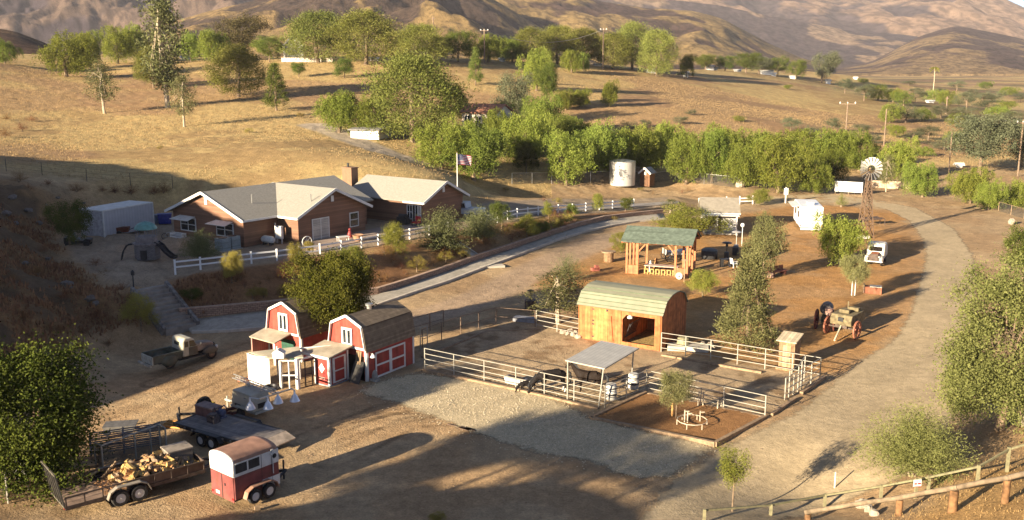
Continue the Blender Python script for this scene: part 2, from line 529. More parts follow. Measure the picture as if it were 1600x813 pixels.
ORNG = px2w([(820,440),(900,470),(905,520),(1040,545),(1285,590),(1400,525),(1440,440),(1445,380),(1400,330),(1330,322),(1230,320),(1100,350),(1000,365),(900,395)])
EMB = [(p.x, p.y) for p in (P(285,500,.5), P(430,486,.6), P(590,460,.7), P(750,408,1), P(930,343,1.1), P(1040,330,1), P(1042,322,1), P(870,338,1.9),
       P(668,371,3), P(435,411,3), P(268,432,3))]
def zone(poly, soft, X, Y, wob=0.0):
    d = sdist(poly, X, Y)
    if wob: d = d + (fbm(X * .35, Y * .35, 3, 5) - .5) * wob
    return 1 - smooth(-soft, soft, d)
def lerp3(a, b, w): return a * (1 - w[..., None]) + np.array(b) * w[..., None]
n1 = fbm(GX * .06, GY * .06, 5, 1); n2 = fbm(GX * .25, GY * .25, 4, 2); n3 = fbm(GX * .018, GY * .018, 4, 4)
col = np.empty(GX.shape + (3,)); col[:] = (0.385, 0.252, 0.135)
col = lerp3(col, (0.445, 0.315, 0.18), smooth(.42, .6, n2) * .7)
near = GR < 500
# golden field behind the house, the knoll, the valley
field = smooth(0, 3, sdist(TP, GX, GY)) * smooth(100, 112, GY + GX * .12)
field = np.maximum(field * (GX < 6), smooth(160, 185, GY - 0.10 * GX))
gold = np.empty(col.shape); gold[:] = (0.46, 0.325, 0.14)
gold = lerp3(gold, (0.36, 0.235, 0.105), smooth(.50, .66, n1) * .9)
gold = lerp3(gold, (0.48, 0.35, 0.155), smooth(.55, .7, n2) * .6)
valley = np.maximum(smooth(380, 620, GR), smooth(105, 170, GX) * smooth(190, 260, GY) * .8)
gold = lerp3(gold, (0.175, 0.135, 0.065), valley * smooth(.42, .56, fbm(GX * .012, GY * .012, 5, 8)))
gold = lerp3(gold, (0.30, 0.17, 0.10), smooth(.56, .62, n3) * .55)
col = col * (1 - field[..., None]) + gold * field[..., None]
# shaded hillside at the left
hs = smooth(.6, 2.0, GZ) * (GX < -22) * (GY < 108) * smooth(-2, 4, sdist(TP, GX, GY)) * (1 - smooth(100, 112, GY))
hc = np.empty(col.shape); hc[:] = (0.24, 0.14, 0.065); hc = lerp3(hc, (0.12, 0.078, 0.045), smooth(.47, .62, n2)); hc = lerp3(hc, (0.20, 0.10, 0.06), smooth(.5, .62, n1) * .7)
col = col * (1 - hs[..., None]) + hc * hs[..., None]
col = lerp3(col, (0.33, 0.25, 0.17), zone(TP, .6, GX, GY))
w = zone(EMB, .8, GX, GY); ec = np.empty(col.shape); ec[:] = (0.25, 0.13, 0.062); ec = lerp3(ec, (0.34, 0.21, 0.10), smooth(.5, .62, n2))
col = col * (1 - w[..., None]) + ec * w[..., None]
w = zone(ORNG, 1.2, GX, GY, 3); col = lerp3(col, (0.42, 0.225, 0.085), w * (.55 + .45 * smooth(.35, .6, n2)))
w = zone(CORR, .3, GX, GY); col = lerp3(col, (0.43, 0.31, 0.185), w)
col = lerp3(col, (0.27, 0.18, 0.10), w * smooth(.57, .70, fbm(GX * .6, GY * .6, 4, 31)))
slope = smooth(.5, 1.5, GZ) * (GX > 10) * (GY < 60); col = lerp3(col, (0.46, 0.27, 0.10), slope * .85)
# earth tracks beside the drive and up to the garage
TRK = px2w([(600,512),(700,485),(760,462),(830,425),(900,393),(960,372),(1020,360)])
d, _f = ldist(TRK, GX, GY); col = lerp3(col, (0.41, 0.29, 0.19), (1 - smooth(1.4, 2.6, d)) * .9)
TRK2 = px2w([(690,270),(650,254),(600,238),(560,222),(520,205),(490,196)])
d, _f = ldist(TRK2, GX, GY); col = lerp3(col, (0.42, 0.34, 0.25), (1 - smooth(2.2, 3.6, d)) * .95)
# wheel ruts in the yard, patchily darker with paler edges
yard = zone(px2w([(150,600),(330,540),(560,600),(660,585),(930,650),(1120,700),(1000,813),(60,813)]), 2, GX, GY)
for ln in ([(150,655),(250,615),(330,580),(390,552)],[(185,690),(300,625),(420,570),(470,552)],[(470,690),(600,640),(740,640),(900,690),(1050,760)],[(520,720),(640,660),(780,655),(960,715),(1090,800)],[(240,600),(330,560),(410,535)],[(430,720),(560,668),(690,640)]):
    d, _f = ldist(px2w(ln), GX + (n1 - .5) * .6, GY + (n2 - .5) * .5)
    r_ = np.abs(d - .78); br = smooth(.35, .55, fbm(GX * .5, GY * .5, 3, 77))
    col = col * (1 - (.34 * (1 - smooth(.10, .26, r_)) * (.35 + .65 * br))[..., None]) * (1 + (.16 * smooth(.2, .3, r_) * (1 - smooth(.3, .5, r_)) * br)[..., None])
col = col * (0.82 + .36 * fbm(GX * 1.3, GY * 1.3, 3, 12))[..., None]

def ground_mat(name, bump=.5, edge=None, colr=None, sc=1.0, speck=0.25, big=False):
    m = bpy.data.materials.new(name); m.use_nodes = True; nt = m.node_tree; L = nt.links.new; b = nt.nodes['Principled BSDF']
    tc = _n(nt, 'ShaderNodeTexCoord'); b.inputs['Roughness'].default_value = .95; b.inputs['Specular IOR Level'].default_value = .1
    if colr is None:
        at = _n(nt, 'ShaderNodeAttribute', attribute_name='tint'); base = at.outputs['Color']
    else:
        c = _n(nt, 'ShaderNodeRGB'); c.outputs[0].default_value = colr + (1,); base = c.outputs[0]
    acc = None
    for s, det, lo, hi in ((.35 * sc, 5, .84, 1.16), (2.2 * sc, 6, .8, 1.2), (9.0 * sc, 4, 1 - speck, 1 + speck)):
        n = _n(nt, 'ShaderNodeTexNoise'); n.inputs['Scale'].default_value = s; n.inputs['Detail'].default_value = det; n.inputs['Roughness'].default_value = .65
        L(tc.outputs['Object'], n.inputs['Vector'])
        r = _n(nt, 'ShaderNodeMapRange'); r.inputs[1].default_value = .3; r.inputs[2].default_value = .7; r.inputs[3].default_value = lo; r.inputs[4].default_value = hi
        L(n.outputs['Fac'], r.inputs[0])
        if acc is None: acc = r.outputs[0]
        else:
            mu = _n(nt, 'ShaderNodeMath', operation='MULTIPLY'); L(acc, mu.inputs[0]); L(r.outputs[0], mu.inputs[1]); acc = mu.outputs[0]
        last = n
    mx = _n(nt, 'ShaderNodeVectorMath', operation='SCALE'); L(base, mx.inputs[0]); L(acc, mx.inputs['Scale'])
    L(mx.outputs[0], b.inputs['Base Color'])
    bp = _n(nt, 'ShaderNodeBump'); bp.inputs['Strength'].default_value = bump; bp.inputs['Distance'].default_value = .12 if not big else 2.0
    L(acc, bp.inputs['Height']); L(bp.outputs[0], b.inputs['Normal'])
    if edge:
        at = _n(nt, 'ShaderNodeAttribute', attribute_name='edge')
        n = _n(nt, 'ShaderNodeTexNoise'); n.inputs['Scale'].default_value = 1.2; n.inputs['Detail'].default_value = 7; n.inputs['Roughness'].default_value = .7
        L(tc.outputs['Object'], n.inputs['Vector'])
        ma = _n(nt, 'ShaderNodeMath', operation='MULTIPLY_ADD'); L(n.outputs['Fac'], ma.inputs[0]); ma.inputs[1].default_value = edge * 2; L(at.outputs['Fac'], ma.inputs[2])
        r = _n(nt, 'ShaderNodeMapRange'); r.inputs[1].default_value = edge * 1.25; r.inputs[2].default_value = edge * .75; L(ma.outputs[0], r.inputs[0])
        L(r.outputs[0], b.inputs['Alpha'])
    return m

def grid_faces(nr, nc, wrap=False):
    i = np.arange(nr - 1)[:, None]; j = np.arange(nc - (0 if wrap else 1))[None, :]
    j2 = (j + 1) % nc
    a = i * nc + j; b = i * nc + j2; c = (i + 1) * nc + j2; d = (i + 1) * nc + j
    return np.stack([a, b, c, d], -1).reshape(-1, 4)[:, ::-1]

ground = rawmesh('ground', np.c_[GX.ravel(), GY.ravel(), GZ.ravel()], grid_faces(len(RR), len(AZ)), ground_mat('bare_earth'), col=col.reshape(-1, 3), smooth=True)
structure(ground)

def sheet(name, poly, m, dz, res, soft):
    xs = [p[0] for p in poly]; ys = [p[1] for p in poly]
    X, Y = np.meshgrid(np.arange(min(xs) - soft, max(xs) + soft + res, res), np.arange(min(ys) - soft, max(ys) + soft + res, res))
    D = sdist(poly, X, Y)
    Z = zfun(X, Y) + (fbm(X * .9, Y * .9, 4, 3) - .5) * .05 + dz
    F = grid_faces(*X.shape)
    F = F[(D.ravel()[F] < soft).all(1)]
    us, inv = np.unique(F, return_inverse=True)
    o = rawmesh(name, np.c_[X.ravel(), Y.ravel(), Z.ravel()][us], inv.reshape(F.shape), m, attr={'edge': D.ravel()[us]}, smooth=True)
    return structure(o)

sheet('dirt_road', ROADP, ground_mat('packed_road_earth', .3, edge=.8, colr=(0.45, 0.345, 0.21), speck=.15), .02, .6, 1.6)
GRAV = px2w([(560,612),(590,598),(650,584),(700,590),(780,602),(860,622),(925,656),(1020,678),(1115,698),(1085,722),(1050,742),(1010,748),(960,738),(930,722),(860,712),(780,690),(700,660),(620,630)])
sheet('gravel', GRAV, ground_mat('pale_gravel', .35, edge=.9, colr=(0.55, 0.44, 0.275), sc=2.2, speck=.5), .03, .5, 2.2)

# ------------------------------------------------------------------ hills and mountains
def hill_range(name, prof, d0, d1, colA, colB, bias, relief, seed, step=3, nt_=70, z0=6, pw=1.0, back=1.18):
    us = np.arange(prof[0][0], prof[-1][0] + .1, step)
    vt = np.interp(us, [p[0] for p in prof], [p[1] for p in prof])
    vt = np.convolve(np.r_[[vt[0]] * 6, vt, [vt[-1]] * 6], np.hanning(13) / np.hanning(13).sum(), 'valid')
    an = np.arctan((us - 800) / FP / CT)
    ts = np.concatenate([np.linspace(0, 1, nt_), np.linspace(1, 1.6, 14)[1:]])
    ztop = CH - (vt - YH) / FP * d1
    U, T = np.meshgrid(an, ts)
    D = np.where(T <= 1, d0 + (d1 - d0) * T, d1 + d1 * (back - 1) * (T - 1) / .6)
    X = D * np.tan(U); Y = D
    q = 1.0 / d1
    e = 1 - np.abs(2 * fbm(X * q * 9, Y * q * 5, 6, seed) - 1)
    e2 = fbm(X * q * 34, Y * q * 24, 5, seed + 5)
    H = ztop[None, :] - z0
    tt = np.where(T <= 1, T, np.maximum(0, 1 - (T - 1) / .6))
    Z = z0 + H * tt ** pw
    env = np.sin(np.pi * np.clip(T, 0, 1)) ** .7
    Z = Z + H * relief * (e - .75) * env + H * relief * .35 * (e2 - .5) * (env + .25 * (T > .8))
    Z = np.where(tt <= 0, z0 - 20, Z)
    c = fbm(X * q * 16, Y * q * 8, 6, seed + 3) + (e2 - .5) * .9 + (e - .6) * .25
    wv = smooth(bias - .07, bias + .07, c)
    cc = np.array(colA) * (1 - wv[..., None]) + np.array(colB) * wv[..., None]
    cc = cc * 1.12 * (.6 + .8 * fbm(X * q * 130, Y * q * 90, 4, seed + 8))[..., None]
    cc = cc * np.where(fbm(X * q * 300, Y * q * 200, 3, seed + 15) > .54, .62, 1.06)[..., None]
    o = rawmesh(name, np.c_[X.ravel(), Y.ravel(), Z.ravel()], grid_faces(*X.shape), HILLM, col=cc.reshape(-1, 3), smooth=True)
    return structure(o)
HILLM = ground_mat('dry_hill_scrub', .9, sc=.11, speck=.55, big=True)
BRUSH = (0.085, 0.052, 0.04); GRASS = (0.30, 0.20, 0.08); PINK = (0.27, 0.175, 0.115); PURP = (0.075, 0.055, 0.055)
hill_range('mountain', [(600,-70),(1000,-34),(1180,-12),(1250,-4),(1290,2),(1330,-4),(1450,-14),(1520,0),(1550,12),(1600,32),(1750,70),(2000,60)], 2900, 4200, PURP, PINK, .56, .42, 11, step=4, nt_=110, z0=60, pw=.8)
hill_range('mountain', [(-400,-90),(0,-70),(150,-55),(300,-32),(420,-18),(560,-30),(700,-10),(900,60)], 1700, 2700, (0.06,0.045,0.05), (0.16,0.108,0.078), .58, .8, 23, nt_=110, z0=30)  # dark purple tints put the shadows of this range into its colour
hill_range('mountain', [(780,-20),(900,-8),(1000,2),(1100,12),(1200,32),(1300,50),(1380,56),(1450,66),(1520,84),(1640,100)], 2300, 3000, PURP, (0.28,0.19,0.12), .66, .35, 37, nt_=80, z0=25)
hill_range('hill', [(560,-50),(760,-34),(860,-8),(940,9),(1000,18),(1070,21),(1110,32),(1150,52),(1190,72),(1230,90),(1275,103)], 1150, 1900, BRUSH, GRASS, .50, .26, 41, nt_=100, z0=12)
hill_range('hill', [(150,75),(250,50),(330,28),(400,10),(480,-8),(600,-28),(690,-24),(740,-10),(790,15),(835,42),(880,68),(950,100)], 850, 1450, (0.085,0.056,0.04), (0.28,0.185,0.075), .56, .34, 59, nt_=100, z0=12)
hill_range('hill', [(1280,108),(1340,97),(1370,80),(1410,58),(1460,43),(1500,50),(1560,62),(1600,76),(1700,90),(1850,70)], 1350, 2200, (0.095,0.062,0.05), (0.26,0.175,0.09), .62, .2, 67, nt_=90, z0=9)
hill_range('hill', [(-260,20),(-100,34),(20,45),(60,52),(100,68),(140,86),(175,103)], 360, 520, (0.12,0.07,0.042), (0.21,0.13,0.065), .56, .14, 71, nt_=60, z0=24)

# ------------------------------------------------------------------ haze
hz = MB(); hz.b(-6200, 6200, -6200, 6200, -30, 430)
hm = bpy.data.materials.new('haze_air'); hm.use_nodes = True
hm.node_tree.nodes.clear()
_o = hm.node_tree.nodes.new('ShaderNodeOutputMaterial'); _v = hm.node_tree.nodes.new('ShaderNodeVolumePrincipled')
_v.inputs['Color'].default_value = (0.90, 0.86, 0.92, 1); _v.inputs['Density'].default_value = 0.00006; _v.inputs['Anisotropy'].default_value = 0.0
hm.node_tree.links.new(_v.outputs[0], _o.inputs['Volume'])
ho = hz.build('haze', hm); ho['kind'] = 'stuff'; ho['label'] = 'thin pale blue haze over the valley and mountains'
ho.display_type = 'WIRE'

# ------------------------------------------------------------------ dry grass
def tufts(name, X, Y, h, m, seed, label, nb=3, wid=.09, spread=.28):
    rng = np.random.default_rng(seed); n = len(X); Z = zfun(X, Y) - .03
    hw = smooth(0.8, 2.5, Z) * smooth(-24, -30, X) * (Y < 105)
    Z = Z + (fbm(X * .5, Y * .5, 5, 9) - .5) * 1.3 * hw
    V = []; A = []
    for k in range(nb):
        a = rng.uniform(0, 6.283, n); l = rng.uniform(.05, .5, n)
        hh = h * rng.uniform(.5, 1.25, n)
        ox = X + rng.normal(0, spread, n); oy = Y + rng.normal(0, spread, n)
        dx, dy = np.cos(a) * wid, np.sin(a) * wid
        p0 = np.c_[ox - dx, oy - dy, Z]; p1 = np.c_[ox + dx, oy + dy, Z]
        p2 = np.c_[ox + np.cos(a + 1.6) * l * hh, oy + np.sin(a + 1.6) * l * hh, Z + hh]
        V.append(np.stack([p0, p1, p2], 1)); A.append(np.repeat(rng.uniform(0, 1, n), 3))
    V = np.concatenate(V).reshape(-1, 3); F = np.arange(len(V)).reshape(-1, 3)
    o = rawmesh(name, V, F, m, attr={'leaf': np.concatenate(A)})
    return tag(o, label, None, kind='stuff')

_r = np.random.default_rng(5)
def stones(name, poly, n, s0, s1, m, label, inner=.3):
    xs = [p[0] for p in poly]; ys = [p[1] for p in poly]
    X = _r.uniform(min(xs), max(xs), n); Y = _r.uniform(min(ys), max(ys), n)
    k = sdist(poly, X, Y) < inner * _r.normal(0, 1, n); X, Y = X[k], Y[k]; n = len(X); Z = zfun(X, Y) + .03
    s = _r.uniform(s0, s1, n) ** 1.0
    D = np.array([(1, 0, 0), (0, 1, 0), (-1, 0, 0), (0, -1, 0), (0, 0, 1)], float)
    a = _r.uniform(0, 6.28, n); c, q = np.cos(a), np.sin(a)
    V = D[None] * s[:, None, None] * _r.uniform(.6, 1.3, (n, 5, 1)); V[:, :, 2] *= .7
    V = np.stack([V[:, :, 0] * c[:, None] - V[:, :, 1] * q[:, None], V[:, :, 0] * q[:, None] + V[:, :, 1] * c[:, None], V[:, :, 2]], -1) + np.c_[X, Y, Z][:, None, :]
    F = np.array([(0, 1, 4), (1, 2, 4), (2, 3, 4), (3, 0, 4)])[None] + (np.arange(n) * 5)[:, None, None]
    o = rawmesh(name, V.reshape(-1, 3), F.reshape(-1, 3), m, attr={'leaf': np.repeat(_r.uniform(0, 1, n), 5)})
    return tag(o, label, None, kind='stuff')
STN = leafmat('pale_stone_chips', (0.36, 0.28, 0.18), (0.66, 0.55, 0.38), 0)
stones('gravel_stones', GRAV, 12000, .02, .06, STN, 'loose pale stones on the gravel pad', .8)
stones('yard_stones', px2w([(150,600),(330,540),(560,600),(660,585),(800,440),(1450,380),(1400,580),(1120,760),(1000,813),(60,813)]), 3500, .02, .055, leafmat('brown_stone_chips', (0.20, 0.13, 0.08), (0.42, 0.30, 0.19), 0), 'loose stones and clods on the bare yard')
GOLDG = leafmat('golden_grass_blades', (0.45, 0.325, 0.145), (0.53, 0.40, 0.185), .35)
BROWNG = leafmat('brown_grass_blades', (0.15, 0.085, 0.045), (0.31, 0.19, 0.085), .2)
a = _r.uniform(-.60, .60, 120000); r_ = np.sqrt(_r.uniform(105 ** 2, 330 ** 2, 120000)); X = r_ * np.sin(a); Y = r_ * np.cos(a)
fd = smooth(0, 3, sdist(TP, X, Y)) * smooth(100, 112, Y + X * .12); fd = np.maximum(fd * (X < 6), smooth(160, 185, Y - .1 * X))
d2, _f = ldist(TRK2, X, Y)
k = (fd > .5) & (fbm(X * .06, Y * .06, 5, 1) + _r.uniform(-.12, .12, len(X)) < .56) & (d2 > 3.5)
tufts('dry_grass', X[k], Y[k], .22, GOLDG, 6, 'golden dry grass covering the field behind the house', wid=.05, spread=.4)
a = _r.uniform(-.66, -.2, 26000); r_ = _r.uniform(50, 112, 26000); X = r_ * np.sin(a); Y = r_ * np.cos(a)
_ds, _f = ldist(STP, X, Y); k = (_ds > 2.2) & (zfun(X, Y) > .8) & (X < -23) & (sdist(TP, X, Y) > 1) & (fbm(X * .25, Y * .25, 4, 2) < .56)
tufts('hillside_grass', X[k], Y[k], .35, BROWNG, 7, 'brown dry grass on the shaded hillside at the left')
X = _r.uniform(12, 34, 26000); Y = _r.uniform(30, 49, 26000); k = (zfun(X, Y) > .7) & (_r.uniform(0, 1, len(X)) < .6 * fbm(X * .6, Y * .6, 3, 2))
tufts('bank_grass', X[k], Y[k], .10, leafmat('straw_blades', (0.30, 0.19, 0.08), (0.46, 0.30, 0.14), .2), 8, 'short straw coloured grass on the bank below the log fence', wid=.018, spread=.2)
# ------------------------------------------------------------------ trees and plants
def leaf_quads(c, a, L, Wd, rng, side=None):
    n = len(c)
    a = a / np.maximum(np.linalg.norm(a, axis=1, keepdims=True), 1e-6)
    s = rng.normal(0, 1, (n, 3)) if side is None else side
    s = s - a * (s * a).sum(1, keepdims=True)
    s = s / np.maximum(np.linalg.norm(s, axis=1, keepdims=True), 1e-6)
    L = np.broadcast_to(np.asarray(L, float), (n,))[:, None] / 2; Wd = np.broadcast_to(np.asarray(Wd, float), (n,))[:, None] / 2
    return np.stack([c - a * L, c + s * Wd, c + a * L, c - s * Wd], 1).reshape(-1, 3)

def blob_points(rng, n, blobs, shell=.55):
    """points in a union of ellipsoids, denser near the skin"""
    bl = np.array(blobs, float); wt = bl[:, 3] * bl[:, 4] * bl[:, 5]; k = rng.choice(len(bl), n, p=wt / wt.sum())
    d = rng.normal(0, 1, (n, 3)); d /= np.linalg.norm(d, axis=1, keepdims=True)
    r = shell + (1 - shell) * rng.uniform(0, 1, (n, 1)) ** .6
    return bl[k, :3] + d * r * bl[k, 3:6], d

def clumped(rng, cen, rad, per, leafL, leafW, updir=None, upw=0.0, flat=1.0):
    K = len(cen); n = K * per
    idx = np.repeat(np.arange(K), per)
    o = rng.normal(0, .5, (n, 3)); o[:, 2] *= flat
    c = cen[idx] + o * np.asarray(rad)[idx, None]
    a = rng.normal(0, 1, (n, 3))
    if updir is not None: a = a + updir[idx] * upw
    V = leaf_quads(c, a, leafL * rng.uniform(.7, 1.3, n), leafW * rng.uniform(.7, 1.3, n), rng)
    tone = rng.uniform(0, 1, K)[idx] * .55 + rng.uniform(0, 1, n) * .45
    return V, np.repeat(tone, 4)

def limbs_mb(rng, trunk_h, r0, tips, lean=(0, 0), n=7, forks=1, fork_z=.12):
    mb = MB()
    top = Vector((lean[0], lean[1], trunk_h))
    if forks == 1:
        mid = Vector((lean[0] * .3 + rng.normal(0, .008), lean[1] * .3 + rng.normal(0, .008), trunk_h * .5))
        mb.tube([(0, 0, -.03), (0, 0, .02), mid, top], [r0 * 1.5, r0 * 1.05, r0 * .85, r0 * .55], n)
        starts = [mid.lerp(top, t) for t in rng.uniform(.3, 1, len(tips))]
    else:
        starts = []
        for k in range(forks):
            a = 6.283 * k / forks + rng.uniform(-.4, .4)
            q = Vector((math.cos(a) * .02, math.sin(a) * .02, 0)); e = Vector((math.cos(a) * .13, math.sin(a) * .13, trunk_h))
            mb.tube([q - Vector((0, 0, .03)), q.lerp(e, .5) + Vector((0, 0, .03)), e], [r0, r0 * .75, r0 * .5], n)
            starts.append(q.lerp(e, .8))
        starts = [starts[i % forks] for i in range(len(tips))]
    for s, t in zip(starts, tips):
        t = Vector(t); m = s.lerp(t, .5) + Vector((0, 0, .04))
        mb.tube([s, m, t], [r0 * .4, r0 * .25, r0 * .08], 5, cap=False)
    return mb

def tree_pepper(seed, asp=1.0, dens=1.0):
    rng = np.random.default_rng(seed); R_ = asp / 2
    blobs = [(0, 0, .48, R_ * .55, R_ * .55, .36)]
    for k in range(12):
        a = rng.uniform(0, 6.283); q = rng.uniform(.25, .72) * R_
        blobs.append((math.cos(a) * q, math.sin(a) * q, rng.uniform(.25, .84), R_ * rng.uniform(.2, .40), R_ * rng.uniform(.2, .40), rng.uniform(.10, .19)))
    ns = int(560 * dens); P0, D = blob_points(rng, ns, blobs, .62)
    up = P0[:, 2] > .14; P0, D = P0[up], D[up]; ns = len(P0); per = 32
    t = np.linspace(0, 1, per)[None, :, None]
    ln = rng.uniform(.07, .24, ns)[:, None, None]
    out = D.copy(); out[:, 2] = np.abs(out[:, 2]) * .5
    c = P0[:, None, :] + out[:, None, :] * ln * .35 * t ** .6 + np.array([0, 0, -1]) * ln * t ** 1.5
    c = (c + rng.normal(0, .020, (ns, per, 3))).reshape(-1, 3)
    c[:, 2] = np.maximum(c[:, 2], .015 + rng.uniform(0, .05, len(c)))
    a = rng.normal(0, .5, (len(c), 3)); a[:, 2] -= .8
    V = leaf_quads(c, a, .029 * rng.uniform(.7, 1.3, len(c)), .0125 * rng.uniform(.7, 1.3, len(c)), rng)
    tone = np.repeat(rng.uniform(0, 1, ns), per) * .6 + rng.uniform(0, 1, len(c)) * .4
    tr = limbs_mb(rng, .42, .028, [tuple(P0[i] * .85) for i in rng.choice(ns, 9)], (rng.uniform(-.05, .05), rng.uniform(-.05, .05)))
    return V, np.repeat(tone, 4), tr

def tree_pine(seed, asp=.75, dens=1.0, low=.12, ls=1.0, per=130):
    rng = np.random.default_rng(seed); R_ = asp / 2; K = int(200 * dens)
    z = low + (1 - low) * rng.uniform(0, 1, K) ** .85 * .97
    prof = np.interp(z, [low, .25, .5, .75, .92, 1.0], [.55, .95, 1.0, .78, .45, .12])
    a = rng.uniform(0, 6.283, K); lob = 1 + .32 * np.sin(a * 3 + seed) * np.sin(z * 11 + seed) + rng.normal(0, .10, K)
    r = R_ * prof * lob * rng.uniform(.35, 1, K) ** .5
    cen = np.c_[np.cos(a) * r, np.sin(a) * r, z]
    up = np.c_[np.cos(a) * .7, np.sin(a) * .7, np.ones(K) * 1.1]
    V, tone = clumped(rng, cen, rng.uniform(.08, .135, K) * (.6 + asp * .5), per, .026 * ls, .0085 * ls, up, 1.3, .9)
    tr = limbs_mb(rng, .88, .024, [tuple(cen[i]) for i in rng.choice(K, 16)], (rng.uniform(-.04, .04), 0))
    return V, tone, tr

def tree_cone(seed, asp=.45, dens=1.0, low=.1):
    rng = np.random.default_rng(seed); R_ = asp / 2; K = int(150 * dens)
    z = low + (.98 - low) * rng.uniform(0, 1, K)
    a = rng.uniform(0, 6.283, K); r = R_ * (1.05 - z) ** .8 * rng.uniform(.45, 1.1, K)
    cen = np.c_[np.cos(a) * r, np.sin(a) * r, z]
    up = np.c_[np.cos(a), np.sin(a), np.ones(K) * .8]
    V, tone = clumped(rng, cen, rng.uniform(.045, .08, K) * (.5 + asp), 70, .026, .009, up, 1.2, .9)
    return V, tone, limbs_mb(rng, .9, .018, [tuple(cen[i]) for i in rng.choice(K, 12)])

def tree_gum(seed, asp=.45, dens=1.0, low=.28):
    rng = np.random.default_rng(seed); R_ = asp / 2; K = int(80 * dens)
    z = low + (1 - low) * rng.uniform(0, 1, K)
    prof = np.interp(z, [low, low + .12, .6, .85, 1], [.4, .95, 1, .8, .25])
    a = rng.uniform(0, 6.283, K); r = R_ * prof * rng.uniform(.1, 1.05, K)
    cen = np.c_[np.cos(a) * r, np.sin(a) * r, z]
    dn = np.c_[np.zeros(K), np.zeros(K), -np.ones(K)]
    V, tone = clumped(rng, cen, rng.uniform(.05, .10, K) * (.5 + asp), 44, .032, .0105, dn, 1.0, 1.2)
    return V, tone, limbs_mb(rng, .9, .017, [tuple(cen[i]) for i in rng.choice(K, 18)], (rng.uniform(-.05, .05), 0))

def tree_oak(seed, asp=1.1, dens=1.0, low=.16, forks=1, leaf=.024, per=100, rad=(.07, .12), lobes=9, size=(.26, .42), core=.62, r0=.024):
    rng = np.random.default_rng(seed); R_ = asp / 2
    cz = (1 + low) / 2
    blobs = [(0, 0, cz, R_ * core, R_ * core, (1 - low) * .62 * core)]
    for k in range(lobes):
        a = rng.uniform(0, 6.283); q = rng.uniform(.45, .72) * R_
        blobs.append((math.cos(a) * q, math.sin(a) * q, rng.uniform(low + .08, .82), R_ * rng.uniform(*size), R_ * rng.uniform(*size), rng.uniform(size[0] * .5, size[1] * .52)))
    K = int(170 * dens); cen, d = blob_points(rng, K, blobs, .6)
    cen[:, 2] = np.clip(cen[:, 2], low * .7, 1.0)
    V, tone = clumped(rng, cen, rng.uniform(rad[0], rad[1], K), per, leaf, leaf * .55, d, .5)
    return V, tone, limbs_mb(rng, low + .3, r0, [tuple(cen[i] * .92) for i in rng.choice(K, 14)], (rng.uniform(-.03, .03), 0), forks=forks)

def tree_fan(seed, asp=1.3, dens=1.0, per=26, droop=.45, L=.05, Wd=.011):
    """arching feathery shoots from the base: mesquite, palo verde, broom"""
    rng = np.random.default_rng(seed); R_ = asp / 2; ns = int(170 * dens)
    a = rng.uniform(0, 6.283, ns); el = rng.uniform(.12, 1.5, ns)
    ln = rng.uniform(.62, 1.0, ns)
    d = np.c_[np.cos(a) * np.cos(el) * R_ * 1.25, np.sin(a) * np.cos(el) * R_ * 1.25, np.sin(el) * .98 + .12]
    t = np.linspace(.25, 1, per)[None, :, None]
    c = d[:, None, :] * ln[:, None, None] * t
    c[..., 2] += (.10 - droop * .28 * np.cos(el)[:, None] * t[..., 0] ** 2.5)
    c = c + rng.normal(0, .02, c.shape) * (.4 + t)
    tang = np.gradient(c, axis=1).reshape(-1, 3); c = c.reshape(-1, 3)
    c[:, 2] = np.maximum(c[:, 2], .02)
    tang = tang / np.maximum(np.linalg.norm(tang, axis=1, keepdims=True), 1e-6)
    ax = tang + rng.normal(0, .55, c.shape)
    V = leaf_quads(c, ax, L * rng.uniform(.7, 1.4, len(c)), Wd * rng.uniform(.7, 1.4, len(c)), rng)
    tone = np.repeat(rng.uniform(0, 1, ns), per) * .6 + rng.uniform(0, 1, len(c)) * .4
    tips = [tuple(d[i] * .55) for i in rng.choice(ns, 14)]
    return V, np.repeat(tone, 4), limbs_mb(rng, .22, .016, tips, forks=4)

def tree_palm(seed):
    rng = np.random.default_rng(seed); c = []; a = []
    for k in range(26):
        an = rng.uniform(0, 6.283); e = rng.uniform(-.7, 1.3)
        for t in np.linspace(.2, 1, 9):
            c.append((math.cos(an) * math.cos(e) * .16 * t, math.sin(an) * math.cos(e) * .16 * t, .9 + math.sin(e) * .1 * t - .06 * t * t))
            a.append((math.cos(an), math.sin(an), -t))
    c = np.array(c); V = leaf_quads(c, np.array(a), .06, .03, rng)
    mb = MB(); mb.tube([(0, 0, -.02), (.01, 0, .5), (0, 0, .92)], [.016, .012, .012], 7)
    return V, np.repeat(rng.uniform(0, 1, len(c)), 4), mb

